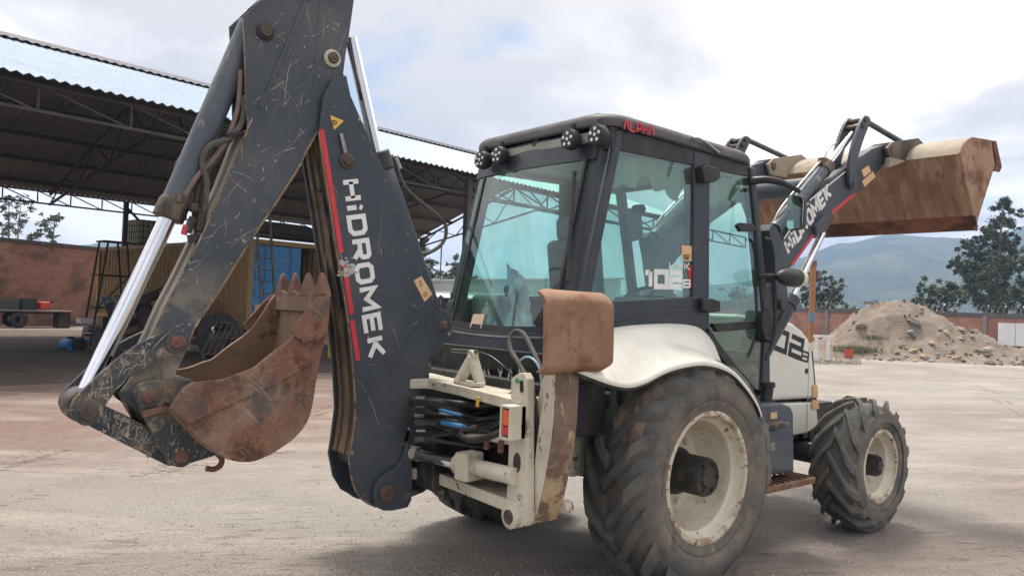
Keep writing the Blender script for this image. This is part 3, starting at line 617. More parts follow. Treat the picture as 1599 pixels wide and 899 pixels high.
# ------------------------------------------------------------------ paint damage on the arms
def inside(poly, x, z):
    c = False; k = len(poly)
    for i in range(k):
        (x0, z0), (x1, z1) = poly[i], poly[i-1]
        if (z0 > z) != (z1 > z) and x < (x1-x0)*(z-z0)/(z1-z0)+x0: c = not c
    return c
def paint_damage(poly, Y, parent, n_long, n_short, n_chip, seed, zlo=None, zhi=None, tanz=None):
    r = random.Random(seed); xs = [p[0] for p in poly]; zs = [p[1] for p in poly]; bl, bt = MB(), MB(); k_ = 0
    z0, z1 = (zlo if zlo is not None else min(zs)), (zhi if zhi is not None else max(zs))
    def rp():
        while True:
            x, z = r.uniform(min(xs), max(xs)), r.uniform(z0, z1)
            if inside(poly, x, z): return x, z
    for i in range(n_long+n_short):
        x, z = rp(); a = r.gauss(1.15, .5) if r.random() < .6 else r.uniform(0, 3.14); L_ = r.uniform(.12, .42) if i < n_long else r.uniform(.015, .09); m_ = max(3, int(L_/.012)); w = r.uniform(.0006, .0016) if i < n_long else r.uniform(.0006, .0022); cv = r.gauss(0, .035); P = []
        for j in range(m_):
            if not inside(poly, x, z): break
            P.append((x, z, a)); a += cv+r.gauss(0, .05); x += math.cos(a)*L_/m_; z += math.sin(a)*L_/m_
        if len(P) < 3: continue
        k_ += 1; vs = []; y = Y-.0009-.000004*k_
        for j, (x, z, a) in enumerate(P):
            t = w*math.sin(math.pi*(j+.35)/(len(P)+.1))*r.uniform(.4, 1.3); vs += [(x-math.sin(a)*t, y, z+math.cos(a)*t), (x+math.sin(a)*t, y, z-math.cos(a)*t)]
        (bl if r.random() < .75 else bt).add(vs, [(2*j, 2*j+1, 2*j+3, 2*j+2) for j in range(len(P)-1)])
    k = len(poly)
    for i in range(n_chip):
        if i % 3:
            e = r.randrange(k); t = r.random(); x, z = poly[e][0]*(1-t)+poly[e-1][0]*t, poly[e][1]*(1-t)+poly[e-1][1]*t; x += r.gauss(0, .012); z += r.gauss(0, .012)
        elif i % 9: continue
        else: x, z = rp()
        if tanz and i % 2: x, z = rp(); z = min(z, tanz[0]+abs(r.gauss(0, tanz[1])))
        if not inside(poly, x, z): continue
        k_ += 1; R_ = r.uniform(.0012, .0045)*(1 if r.random() < .85 else 2.5); y = Y-.0012-.000004*k_; n = 7; st = r.uniform(.5, 2.2)
        vs = []
        for j in range(n):
            a = 2*math.pi*j/n; q = R_*r.uniform(.45, 1.2); vx, vz = x+math.cos(a)*q, z+math.sin(a)*q*st
            vs.append((vx, y, vz))
        bt.add(vs, [tuple(range(n))])
    if bl.v: tag(bl.build('scratches', m_scr, parent, sharp=180), kind='stuff')
    if bt.v: tag(bt.build('paint_chips', m_chip, parent, sharp=180), kind='stuff')
m_scr = mat('scratched_primer', (.50, .49, .45), (.36, .35, .32), 12, .7); m_chip = mat('chipped_tan', (.42, .34, .235), (.26, .18, .115), 14, .85)
paint_damage(DO, -YD, DP, 30, 80, 200, 3, zlo=1.3, tanz=(1.45, .35)); paint_damage(BO, -YB, BOOM, 4, 22, 130, 8)
# ------------------------------------------------------------------ bucket linkage
LK = spline2([(110, 642), (115, 625), (138, 601), (172, 570), (210, 541), (253, 520), (277, 515), (290, 526), (290, 539), (280, 549), (242, 567), (210, 584), (187, 604), (167, 630), (152, 656), (135, 664), (117, 655), (110, 642)], 3)[:-1]
LP = TY(LK, -.15)
for y0, y1 in ((-.15, -.118), (.118, .15)):
    b = MB(); b.prism(LP, y0, y1); lk = b.build('side_link', m_link, BH, bevel=.004)
    if y0 < 0:
        paint_damage(LP, -.15, lk, 8, 70, 120, 5)
        pin('pin', 276, 534, .030, -.1505, lk, m_rustpin, .022, .05, m_link); pin('pin', 138, 643, .036, -.1505, lk, m_pin, .02, .058, m_link)
b = MB(); u = U(276, 534, 'Y', -.15); b.tube([(u.x, -.14, u.z), (u.x, .14, u.z)], .035, 18); b.build('link_shaft', m_pin, BH)
b = MB(); b.prism(TY([(165, 634), (228, 664), (250, 690), (272, 706), (288, 716), (282, 728), (262, 727), (143, 667), (135, 650)], -.11), -.11, .11); PLK = b.build('push_link', m_link, BH, bevel=.008)
paint_damage(TY([(165, 634), (228, 664), (250, 690), (272, 706), (262, 727), (143, 667)], -.11), -.1105, PLK, 8, 80, 120, 12)

# ------------------------------------------------------------------ digging bucket
YK = .295
MOUTH = [(300, 597), (340, 593), (358, 589), (380, 580), (396, 574), (422, 553), (454, 529), (475, 502), (492, 474), (500, 463)]
OUT = [(513, 462), (511, 500), (507, 530), (496, 582), (485, 646), (464, 680), (433, 703), (415, 713), (396, 720), (379, 721), (362, 718), (342, 710), (320, 694), (291, 664), (265, 636)]
SP = TY(spline2(MOUTH, 3)+spline2(OUT, 3)+[(285, 606)], -YK)
BK = empty('digging_bucket', (0, 0, 0), BH)
def two(name, P, a, c, m, parent, bev):
    for y0, y1 in ((-c, -a), (a, c)):
        b = MB(); b.prism(P, y0, y1); b.build(name, m, parent, bevel=bev)
two('side_plate', SP, YK-.016, YK, m_rust, BK, .003); [o for o in BK.children if o.name.startswith('side_plate')][-1].data.materials[0] = m_rustin
ow = spline2(TY(OUT, -YK), 4); b = MB(); k = len(ow); vs = []
for i, (x, z) in enumerate(ow):
    t = Vector((ow[min(i+1, k-1)][0]-ow[max(i-1, 0)][0], ow[min(i+1, k-1)][1]-ow[max(i-1, 0)][1])).normalized(); n = Vector((t.y, -t.x))
    vs += [(x+n.x*-.002, -YK+.014, z-n.y*.002), (x-n.x*.002, YK-.014, z-n.y*.002), (x+n.x*.018, YK-.014, z+n.y*.018), (x+n.x*.018, -YK+.014, z+n.y*.018)]
b.add(vs, [(4*i+j, 4*i+(j+1) % 4, 4*i+4+(j+1) % 4, 4*i+4+j) for i in range(k-1) for j in range(4)]); b.build('wrapper', m_rustin, BK, sharp=30)
# heavier upper band of each side plate, and the side cutter by the teeth
UP = TY(spline2(MOUTH[:-1], 3)+[(499, 463), (512, 463), (510, 510), (500, 540), (483, 570), (440, 594), (380, 622), (330, 645), (293, 662), (266, 637), (286, 605)], -YK)
two('side_band', UP, YK-.002, YK+.010, m_rust, BK, .003)
CT = TY([(452, 515), (483, 478), (500, 462), (514, 462), (512, 500), (508, 522), (490, 534), (462, 528)], -YK-.010)
two('side_cutter', CT, YK+.009, YK+.026, m_rust, BK, .004)
for px, py in ((496, 505), (475, 531), (494, 528)): pin('bolt', px, py, .016, -YK-.026, BK, m_rustpin, .016)
for px, py in ((424, 499), (424, 516), (410, 521), (455, 492), (433, 490)): pin('bolt', px, py, .016, YK-.02, BK, m_rustpin, .016)
# teeth
t0 = U(506, 462, 'Y', -YK+.03); up = (U(506, 425, 'Y', -YK+.03)-t0); L = up.length; up.normalize(); sd_ = Vector((up.z, 0, -up.x))
tooth = MB(); hw = .042
o_ = Vector((0, 0, 0)); rings = []
for s_, wY, wX in ((-.06, 1.0, .026), (0.0, 1.0, .032), (.35, .80, .027), (.72, .44, .018), (.96, .24, .009), (1.0, .12, .004)):
    c = o_+up*(s_*L); rings.append([c+Vector((0, -hw*wY, 0))-sd_*wX, c+Vector((0, hw*wY, 0))-sd_*wX, c+Vector((0, hw*wY, 0))+sd_*wX, c+Vector((0, -hw*wY, 0))+sd_*wX])
tooth.add([v for r in rings for v in r], [(4*i+j, 4*i+(j+1) % 4, 4*i+4+(j+1) % 4, 4*i+4+j) for i in range(5) for j in range(4)]+[(3, 2, 1, 0), (20, 21, 22, 23)])
tooth.disc_pin(up*(.12*L)-sd_*.02+Vector((.0, -.03, 0)), .012, -.03, .02, 10)
T0 = tooth.build('tooth', m_tooth, BK, bevel=.004)
for i in range(4):
    o = T0 if i == 0 else T0.copy()
    if i: COL.objects.link(o); o.parent = BK
    o.location = (t0.x, -YK+.05+i*(2*YK-.10)/3, t0.z)
lipz = [U(500, 458, 'Y', -YK), U(511, 470, 'Y', -YK), U(508, 500, 'Y', -YK)]
b = MB(); b.box((t0.x-.012, 0, t0.z-.035), (.034, 2*YK-.02, .10)); b.build('lip', m_rustin, BK, bevel=.004)
# ears with the two pins
EAR = TY([(208, 613), (216, 600), (230, 594), (300, 592), (340, 640), (336, 711), (294, 724), (280, 729), (265, 726), (254, 706), (222, 646)], -.17)
for y0, y1 in ((-.17, -.135), (.135, .17)):
    b = MB(); b.prism(EAR, y0, y1); e = b.build('ear', m_link, BK, bevel=.004)
paint_damage([(x, z) for x, z in EAR], -.1705, BK, 3, 40, 120, 14)
pin('pin', 233, 618, .031, -.1705, BK, m_rustpin, .02, .052, m_link); pin('pin', 283, 712, .030, -.1705, BK, m_rustpin, .018, .05, m_link)
b = MB(); b.prism(TY([(222, 642), (265, 632), (268, 640), (226, 652)], -.19), -.19, -.13); b.build('ear_stop', m_rust, BK, bevel=.004)
b = MB(); b.prism(TY([(228, 596), (300, 592), (330, 690), (300, 720), (290, 690), (262, 630)], -.13), -.135, .135); b.build('ear_web', m_black, BK, bevel=.004)
b = MB(); b.tube(spline([U(*p, 'Y', -.1) for p in ((338, 706), (346, 716), (344, 726), (334, 732), (322, 731))], 5), [.014]*21, 10); b.build('hook', m_rust, BK)
# ------------------------------------------------------------------ rear frame
XF = -1.30
UPR = TX([(798, 591), (804, 586), (811, 582), (818, 582), (823, 592), (823, 812), (818, 822), (806, 824), (794, 818), (790, 790), (793, 720)], XF)
FRM = empty('rear_frame', (0, 0, 0), BH)
for s_ in (1, -1):
    b = MB(); b.prism([(y*s_, z) for y, z in UPR], XF, XF+.05, 'X'); u_ = b.build('upright', m_creamdirty, FRM, bevel=.005)
    c = U(801, 805, 'X', XF); b = MB(); b.disc_pin(Vector((XF, c.y*s_, c.z)), .062, -.03, .01, 26, 'X'); b.build('pivot_boss', m_creamdirty, FRM, sharp=30)
    b = MB(); b.disc_pin(Vector((XF-.03, c.y*s_, c.z)), .036, -.006, .01, 22, 'X'); b.build('pivot_pin', m_pin, FRM, sharp=30)
c = U(808, 602, 'X', XF-.002)
b = MB(); b.tube([U(814, 594, 'X', XF-.004), U(815, 612, 'X', XF-.004)], .010, 10); b.build('lifting_slot', m_black, FRM)
b = MB(); g = [U(*p, 'X', XF-.003) for p in ((804, 592), (809, 590), (811, 594), (808, 599), (805, 598))]; b.add(g, [(0, 1, 2, 3, 4)]); b.build('green_paint_mark', mat('green_mark', (.05, .32, .16)), FRM)
b = MB(); g = [U(807+11*math.cos(a)*.55, 722+16*math.sin(a), 'X', XF-.002) for a in [i*math.pi/7 for i in range(14)]]; b.add(g, [tuple(range(14))]); b.build('grease_spot', mat('grease', (.06, .04, .035), None, 4, .5), FRM)
def plate(name, zs, nose, half, xo, xi, m, thick):
    """centre-pivot plate in plan: round nose at the king post, spreading to both uprights"""
    n = 20; P = []
    for i in range(9):
        a = math.pi/2+math.pi*i/8; P.append((nose+.13*math.cos(a), .13*math.sin(a)))
    P = P[::1]
    right = [(nose+.10, -.16), (xo-.04, -.45), (xo, -half), (xi, -half), (xi+.06, -.3)]
    poly = P+right+[(x, -y) for x, y in right[::-1]]
    b = MB(); k = len(poly)
    def zf(y): t = min(1, abs(y)/half); return zs[0]+(zs[1]-zs[0])*t*t
    vs = [(x, y, zf(y)-thick/2) for x, y in poly]+[(x, y, zf(y)+thick/2) for x, y in poly]
    # split in strips through the symmetric outline so the bend stays clean
    b.add(vs, [tuple(range(k))[::-1], tuple(range(k, 2*k))]+[(i, (i+1) % k, k+(i+1) % k, k+i) for i in range(k)])
    return b.build(name, m, FRM, bevel=.008)
plate('top_plate', (1.215, 1.175), -1.46, .93, -1.31, -1.12, m_creamdirty, .058)
plate('lower_plate', (.70, .66), -1.46, .93, -1.31, -1.12, m_creamdirty, .065)
plate('middle_plate', (.965, .985), -1.44, .90, -1.29, -1.14, m_creamdirty, .035)
b = MB(); b.box((-1.10, 0, .95), (.05, 1.75, .5)); b.build('back_sheet', m_black, FRM, bevel=.005)
for z0, z1 in ((1.165, 1.30), (.62, .78)):
    b = MB(); b.lathe([(0, z0), (.085, z0), (.095, z0+.02), (.095, z1-.02), (.085, z1), (0, z1)], (-1.46, 0, 0), 'Z', 24); b.build('king_post', m_creamdirty, FRM, sharp=40)
for px, py in ((662, 664), (678, 668), (760, 692), (782, 697)):
    u = U(px, py, 'X', -1.33); b = MB(); b.lathe([(0, -.03), (.016, -.03), (.016, .03), (0, .035)], u, 'Z', 8); b.build('bolt', m_rustpin, FRM, sharp=30)
# A-shaped bracket with rod on the top plate
b = MB(); pt = U(738, 557, 'X', -1.24); zt = 1.24
pa, pb_ = U(716, 598, 'X', -1.28), U(750, 598, 'X', -1.22)
b.bar((pa.x, pa.y, zt), pt, .03, .06, up=(1, 0, 0)); b.bar((pb_.x, pb_.y, zt), pt, .03, .06, up=(1, 0, 0)); b.disc_pin(pt+Vector((0, 0, .01)), .03, -.02, .02, 18, 'X')
b.box((-1.25, (pa.y+pb_.y)/2, zt), (.09, abs(pa.y-pb_.y)+.06, .02))
b.build('valve_bracket', m_creamdirty, FRM, bevel=.004)
b = MB(); b.tube([U(706, 547, 'X', -1.24), U(744, 549, 'X', -1.24)], .011, 10); b.build('lock_rod', m_steel, FRM)
b = MB(); b.tube(spline([U(744, 549, 'X', -1.24), U(766, 556, 'X', -1.22), U(790, 575, 'X', -1.2), U(802, 590, 'X', -1.15)], 6), .0045, 8); b.build('control_cable', m_hose, FRM)
# swing bracket that carries the boom foot
SW = empty('swing_bracket', (0, 0, 0), BH)
CK = TY(spline2([(583, 772), (590, 750), (606, 738), (622, 728), (632, 706), (637, 690), (643, 702), (643, 780), (628, 794), (600, 797), (587, 789)], 2), -.165)
for y0, y1 in ((-.165, -.133), (.133, .165)):
    b = MB(); b.prism(CK, y0, y1); b.build('cheek', m_paint, SW, bevel=.006)
for z, h in ((1.262, .05), (1.02, .03), (.86, .06), (.795, .05), (.60, .045)):
    b = MB(); b.box((-1.45, 0, z), (.26, .245, h)); b.build('lug', m_paint if z != .86 else m_black, SW, bevel=.012)
b = MB(); b.box((-1.545, 0, .93), (.06, .25, .72)); b.build('spine', m_black, SW, bevel=.008)
b = MB(); b.box((-1.36, -.07, 1.34), (.12, .08, .09)); b.tube([(-1.33, -.10, 1.37), (-1.26, -.12, 1.33)], .032, 12); b.build('swivel_block', m_black, SW, bevel=.012)
u = U(604, 770, 'Y', -.166); b = MB(); b.disc_pin(u, .05, -.012, .01, 24); b.build('boom_pin', m_pin, SW, sharp=30)
b = MB(); b.tube([(-1.5, -.17, .585), (-1.36, -.14, .60), (-1.24, -.10, .64)], .016, 8); b.build('lock_bar', m_steel, SW)
# swing cylinders
for y, zc in ((-.12, .825), (.12, .845)):
    cy = empty('swing_cylinder', (0, 0, 0), BH)
    d = Vector((.12, -.80 if y < 0 else .80, .0)); p = Vector((-1.44, y, zc)); e = p+d; k1 = p+d*.48
    b = MB(); b.tube([p, k1], .036, 20); b.build('rod', m_chrome, cy)
    b = MB(); b.tube([p-d*.06, p+d*.10], .042, 18); b.build('rod_eye', m_creamdirty, cy)
    b = MB(); b.tube([k1+d*.0, k1+d*.02, k1+d*.09, k1+d*.09, e], [.045, .058, .058, .044, .044], 24); b.build('barrel', m_creamdirty, cy, sharp=30)
    b = MB(); b.box(k1+d*.12, (.13, .10, .15), Matrix.Rotation(math.atan2(d.y, d.x)+math.pi/2, 3, 'Z')); b.build('trunnion', m_creamdirty, cy, bevel=.014)
# hose bundle between boom and chassis
HB = empty('hose_bundle', (0, 0, 0), BH)
hr = random.Random(3)
for i in range(17):
    y0 = 622+i*4.2; r = hr.choice((.0095, .012, .0135, .016))
    xs = [-1.50, -1.44+hr.uniform(-.03, .03), -1.34+hr.uniform(-.07, .04), -1.28+hr.uniform(-.03, .03), -1.20, -1.10]
    ys = [640, 672, 712+hr.uniform(-8, 8), 752+hr.uniform(-8, 8), 796, 836]
    sag = hr.uniform(-9, 22); e = hr.uniform(-34, 26)
    P = [U(px, y0+d, 'X', x) for px, d, x in zip(ys, (0, 1, sag*.6, sag, e*.6, e), xs)]
    b = MB(); b.tube(spline(P, 5), r, 9); b.build('hose', m_hose, HB)
    if i in (3, 8, 13):
        b = MB(); b.tube(spline(P, 5)[7:12], r*1.05, 9); b.build('hose_sleeve', m_bluehose, HB)
    if i % 3 == 0:
        b = MB(); b.tube(spline(P, 5)[2:5], r*1.35, 10); b.build('crimp', m_steel, HB, sharp=30)
b = MB(); b.tube(spline([U(790, 672, 'X', -1.36), U(762, 682, 'X', -1.40), U(735, 687, 'X', -1.42), U(722, 680, 'X', -1.42), U(724, 672, 'X', -1.41), U(745, 668, 'X', -1.38)], 6), .017, 10); b.build('hose', m_hose, HB)
b = MB(); q = U(746, 627, 'X', -1.36); b.box(q, (.01, .02, .055), Matrix.Rotation(.1, 3, 'X')); b.build('yellow_tag', m_yellow_label, HB, bevel=.003)
b = MB(); b.tube(spline([U(*p, 'X', x) for p, x in (((838, 700), -1.2), ((838, 650), -1.2), ((830, 605), -1.2), ((812, 570), -1.18), ((797, 545), -1.15), ((797, 525), -1.12), ((806, 517), -1.1), ((818, 522), -1.1), ((832, 548), -1.12), ((846, 580), -1.15), ((852, 600), -1.16))], 5), .014, 10); b.build('hose', m_dusthose, HB)
b = MB(); b.tube(spline([U(*p, 'X', -1.17) for p in ((812, 588), (812, 565), (822, 557), (834, 562), (843, 578), (846, 610))], 5), .006, 8); b.build('hose', mat('pale_blue_hose', (.28, .45, .58), None, 3, .4), HB)
# dark clutter of pipes above the top plate, behind the seat panel
for i in range(9):
    b = MB(); x0 = 745+i*8; b.tube(spline([U(x0, 598, 'X', -1.1), U(x0+hr.uniform(-8, 8), 575, 'X', -1.0), U(x0+hr.uniform(-14, 14), 555, 'X', -.9)], 4), .008, 8); b.build('hose', m_hose, HB)
b = MB(); b.box((-.98, 0, 1.20), (.04, 1.5, .45)); b.build('cab_rear_wall', m_black, BH, bevel=.004)
# tail lamp
TL = empty('tail_lamp', (0, 0, 0), BH)
la, lb_ = U(787, 631, 'X', -1.38), U(801, 688, 'X', -1.38)
b = MB(); y0, y1, z0, z1 = lb_.y, la.y, lb_.z, la.z; t = .012
b.box((-1.35, y0+t/2, (z0+z1)/2), (.11, t, z1-z0)); b.box((-1.35, y1-t/2, (z0+z1)/2), (.11, t, z1-z0)); b.box((-1.35, (y0+y1)/2, z1-t/2), (.109, y1-y0-2*t, t)); b.box((-1.35, (y0+y1)/2, z0+t/2), (.109, y1-y0-2*t, t)); b.box((-1.315, (y0+y1)/2, (z0+z1)/2), (.03, y1-y0, z1-z0-.004))
b.build('housing', m_creamdirty, TL, bevel=.003)
zm = z0+(z1-z0)*.40
for n_, m_, a_, c_ in (('red_lens', m_lens_red, z0+.022, zm-.001), ('orange_lens', m_lens_orange, zm+.001, z1-.022)):
    b = MB(); b.box((-1.378, (y0+y1)/2, (a_+c_)/2), (.05, y1-y0-.035, c_-a_)); b.build(n_, m_, TL, bevel=.008)

# ------------------------------------------------------------------ stabilisers
XL = -1.245
inn = TX([(872, 470), (865, 505), (859, 550), (852, 600), (842, 660), (831, 754), (825, 812)], XL)
outr = TX([(829, 819), (840, 790), (854, 720), (862, 660), (866, 581), (876, 505), (884, 470)], XL)
LEG = spline2(inn, 3)+spline2(outr, 3)
pw = TY([(856, 446), (953, 453), (960, 470), (960, 556), (954, 583), (855, 579)], -1.185)
for s_ in (1, -1):
    st = empty('stabiliser', (0, 0, 0), BH)
    b = MB(); b.prism([(y*s_, z) for y, z in LEG], XL+.012, XL+.175, 'X'); b.build('leg', m_leg, st, bevel=.006)
    b = MB(); b.prism([(y*s_, z) for y, z in LEG], XL, XL+.010, 'X'); b.build('leg_plate', m_legwhite, st, bevel=.003)
    b = MB()
    xa, xb = pw[0][0]+.002, pw[2][0]; zt, zb = pw[0][1]-.01, pw[4][1]-.005
    for side_, yo in ((0, 0.0), (1, .026)):
        pass
    pr_ = []
    for i in range(25):
        v = i/24; z = zb+(zt-zb)*v; e = 0
        if v > .86: e = ((v-.86)/.14)**2*.055
        if v < .10: e = ((.10-v)/.10)**2*.045
        pr_.append((-1.185+e, z-(.004*math.sin(v*9))))
    poly = pr_+[(y+.026, z) for y, z in pr_[::-1]]
    def wob(x, y, z): return (x+.004*math.sin(z*14), y*s_, z+.012*math.sin((x-xa)*4.2)*(1 if z < 1.5 else -.4))
    k = len(poly); n = 12; vs = []
    for i in range(n):
        x = xa+(xb-xa)*i/(n-1); rr = min(i, n-1-i); vs += [wob(x, y, z+((.018 if rr == 0 else 0)*(1 if z < 1.5 else -1) if abs(z-(zt+zb)/2) > .15 else 0)) for y, z in poly]
    b.add(vs, [(i*k+j, i*k+(j+1) % k, (i+1)*k+(j+1) % k, (i+1)*k+j) for i in range(n-1) for j in range(k)]+[tuple(range(k)), tuple(range((n-1)*k, n*k))[::-1]])
    b.build('foot_pad', m_pad, st, bevel=.004)
    u = U(878, 800, 'Y', -1.02); b = MB(); b.disc_pin(Vector((XL+.19, u.y*s_, .66)), .032, -.02, .03, 16, 'X'); b.build('hinge', m_creamdirty, st, sharp=30)
    b = MB(); b.tube([(XL+.09, -.90*s_, 1.0), (XL+.09, -1.0*s_, 1.35)], .045, 18); b.build('ram', m_creamdirty, st)

# ------------------------------------------------------------------ fenders
def fender(s_):
    inner = spline2(TY([(850, 545), (905, 527), (960, 512), (1010, 507), (1050, 505), (1088, 509), (1108, 522), (1122, 542), (1134, 560)], -.72), 4)
    outer = spline2(TY([(872, 560), (925, 582), (960, 594), (985, 597), (1010, 590), (1050, 571), (1100, 563), (1140, 575), (1165, 600), (1182, 626), (1189, 645)], -1.14), 4)
    def at(P, t):
        x = t*(len(P)-1); i = min(int(x), len(P)-2); f = x-i; return Vector((P[i][0]+(P[i+1][0]-P[i][0])*f, P[i][1]+(P[i+1][1]-P[i][1])*f))
    fe = empty('fender', (0, 0, 0), BH)
    def surf(off):
        def fn(u, v):
            a, c = at(inner, u), at(outer, u)
            if u > .86: a = a+(c-a)*((u-.86)/.14)*.25
            k = .66; soft = min(1, max(0, (u-.35)/.3)); soft = soft*soft*(3-2*soft)
            w = (.78*v/k if v < k else .78+.22*(v-k)/(1-k))*soft+v*v*(1-soft); p = a.lerp(c, w); bul = .03*math.sin(math.pi*min(1, v))
            y = -.70-(.20*v/k if v < k else .20+.24*(v-k)/(1-k))*soft-.44*v*(1-soft)
            return Vector((p.x, y*s_, p.y+bul-off))
        return fn
    b = MB(); b.grid(56, 31, surf(0))
    def lip(u, v):
        c = at(outer, u); return Vector((c.x, (-1.14-.006*math.sin(v*3.14))*s_, c.y-.028*v))
    b.grid(56, 4, lip); b.build('shell', m_cream, fe, sharp=60, fix=True)
    b = MB(); b.grid(56, 18, surf(.022))
    def lip2(u, v):
        c = at(outer, u); return Vector((c.x, (-1.13)*s_, c.y-.02-.025*v))
    b.grid(56, 3, lip2); b.build('liner', m_black, fe, sharp=60)
    return fe
fender(1); fender(-1)

# ------------------------------------------------------------------ cab
CAB = empty('cab', (0, 0, 0), BH); HW = .69
zS, zT = 1.50, 2.70
def xr(z): return -.735+(z-1.55)/(2.66-1.55)*.255          # raked rear face
def loft(b, P, Q):
    k = len(P); b.add(list(P)+list(Q), [tuple(range(k))[::-1], tuple(range(k, 2*k))]+[(i, (i+1) % k, k+(i+1) % k, k+i) for i in range(k)])
xq = lambda z: U(906, 470, 'Y', -HW).x+(z-1.73)/(2.65-1.73)*(U(956, 229, 'Y', -HW).x-U(906, 470, 'Y', -HW).x)
for s_ in (1, -.9):
    b = MB()
    def pl(z): x, q = xr(z), xq(z); return [(x, -.545*s_, z), (x+.012, -.60*s_, z), (x+.05, -.665*s_, z), (x+.10, -.695*s_, z), (q, -.697*s_, z), (q, -.64*s_, z), (x+.11, -.62*s_, z), (x+.07, -.545*s_, z)]
    loft(b, pl(1.28), pl(2.775)); b.build('rear_post', m_cab, CAB, bevel=.008)
    b = MB()
    B1_, B2_ = [U(1084, 350, 'Y', -HW).x, U(1110, 350, 'Y', -HW).x]
    b.prism([(B1_+.015, 1.30), (B2_+.02, 1.30), (B2_-.045, 2.775), (B1_-.035, 2.775)], -.70*s_, -.61*s_); b.build('door_post', m_cab, CAB, bevel=.01)
    b = MB()
    at_, ab_ = U(1169, 262, 'Y', -HW), U(1193, 500, 'Y', -HW)
    b.prism([(ab_.x-.02, 1.10), (ab_.x+.10, 1.10), (ab_.x+.07, 1.65), (at_.x+.07, 2.76), (at_.x, 2.76), (ab_.x, 1.65)], -.70*s_, -.62*s_); b.build('front_post', m_cab, CAB, bevel=.012)
    b = MB(); b.prism([(-.46, 2.655), (.98, 2.685), (.98, 2.79), (-.46, 2.79)], -.692*s_, -.60*s_); b.build('side_header', m_dark, CAB, bevel=.006)
    b = MB(); P = TY([(860, 482), (905, 474), (1088, 463), (1096, 470), (1098, 508), (1060, 505), (960, 514), (870, 530)], -.70); P = [(max(x, -.70), z) for x, z in P]; b.prism(P, -.703*s_, -.62*s_); b.build('side_sill', m_cab, CAB, bevel=.006)
    b = MB(); b.tube(spline([(x, -.708*s_, z) for x, z in TY([(890, 508), (960, 500), (1020, 488), (1084, 483)], -.70)], 5), .006, 8); b.build('sill_crease', m_cab, CAB)
    b = MB(); P = TY([(1112, 505), (1190, 500), (1196, 512), (1118, 518)], -.69); b.prism(P, -.70*s_, -.66*s_); b.build('door_rail', m_dark, CAB, bevel=.005)
    # side panes
    Q = TY([(955, 222), (1088, 232), (1094, 470), (904, 478)], -HW)
    b = MB(); b.prism(Q, -.684*s_, -.680*s_); q_ = b.build('quarter_glass', m_glass, CAB)
    Q = TY([(1094, 236), (1180, 262), (1202, 506), (1108, 506)], -HW)
    b = MB(); b.prism(Q, -.684*s_, -.680*s_); b.build('door_glass', m_glass, CAB)
    Q = TY([(1108, 512), (1196, 505), (1194, 610), (1178, 606), (1150, 575), (1130, 552), (1118, 532)], -HW)
    b = MB(); b.prism(Q, -.684*s_, -.680*s_); b.build('lower_door_glass', m_glass, CAB)
    Q1 = TY([(1100, 512), (1108, 512), (1122, 534), (1136, 552), (1156, 577), (1180, 605), (1176, 612), (1150, 588), (1128, 560), (1112, 536)], -.70)
    b = MB(); b.prism(Q1, -.70*s_, -.65*s_); b.build('door_frame', m_dark, CAB, bevel=.004)
    # rounded black borders of the quarter glass (four corner fillets)
    b = MB()
    for (cx, cy), (dx, dy) in (((955, 227), (1, 1)), ((1082, 236), (-1, 1)), ((1087, 463), (-1, -1)), ((905, 470), (1, -1))):
        c = U(cx, cy, 'Y', -.69); r = .07 if cx > 1000 else .045; P = [(c.x, c.z)]
        for i in range(7):
            a = math.pi/2*i/6; P.append((c.x+dx*r*(1-math.sin(a)), c.z-dy*r*(1-math.cos(a))))
        b.prism(P, -.69*s_, -.676*s_)
    b.build('glass_border', m_cab, CAB)
# rear window, slightly bowed; header; lower rear panel
def rearx(y, z): return xr(z)-.05*(1-(y/.60)**2)
b = MB(); b.grid(15, 8, lambda u, v: Vector((rearx(-.56+1.12*u, 1.52+1.12*v), -.56+1.12*u, 1.52+1.12*v))); b.build('rear_glass', m_glassr, CAB, sharp=180)
def band(name, z0, z1, m, proud=.012, half=.60, zc=0.0):
    b = MB(); n = 15
    for i in range(n-1):
        q = []
        for u in (i/(n-1), (i+1)/(n-1)):
            y = -half+2*half*u; sag = zc*(1-(y/half)**2)
            q.append([Vector((rearx(y, z)-p, y, z)) for z, p in ((z0-sag, proud), (z1-sag, proud), (z1-sag, -.03), (z0-sag, -.03))])
        b.add(q[0]+q[1], [(0, 4, 5, 1), (1, 5, 6, 2), (2, 6, 7, 3), (3, 7, 4, 0)]+([(0, 1, 2, 3)] if i == 0 else [])+([(4, 7, 6, 5)] if i == n-2 else []))
    return b.build(name, m, CAB, sharp=40)
band('rear_header', 2.60, 2.78, m_cab, .010); band('rear_seal', 1.535, 1.575, m_dark, .006, .57, .02); band('rear_panel', 1.24, 1.535, m_cab, .03, .62, .02)
band('trim_line', 1.505, 1.515, m_steel, .036, .60, .02)
for s_ in (1, -.9):
    b = MB(); b.bar((xr(1.56)-.008, -.535*s_, 1.56), (xr(2.62)-.008, -.535*s_, 2.62), .02, .035, up=(1, 0, 0)); b.build('rear_seal_side', m_dark, CAB)
b = MB(); b.grid(9, 3, lambda u, v: Vector((1.24-.20*v+.05*math.sin(math.pi*u), -.62+1.24*u, 1.35+1.35*v))); b.build('windscreen', m_glass, CAB, sharp=180)
b = MB(); b.prism([(1.15, 1.0), (1.36, 1.0), (1.30, 1.42), (1.14, 1.42)], -.62, .62); b.build('front_panel', m_dark, CAB, bevel=.01)
b = MB(); b.box((1.0, 0, 2.73), (.07, 1.3, .09)); b.build('front_header', m_dark, CAB, bevel=.01)
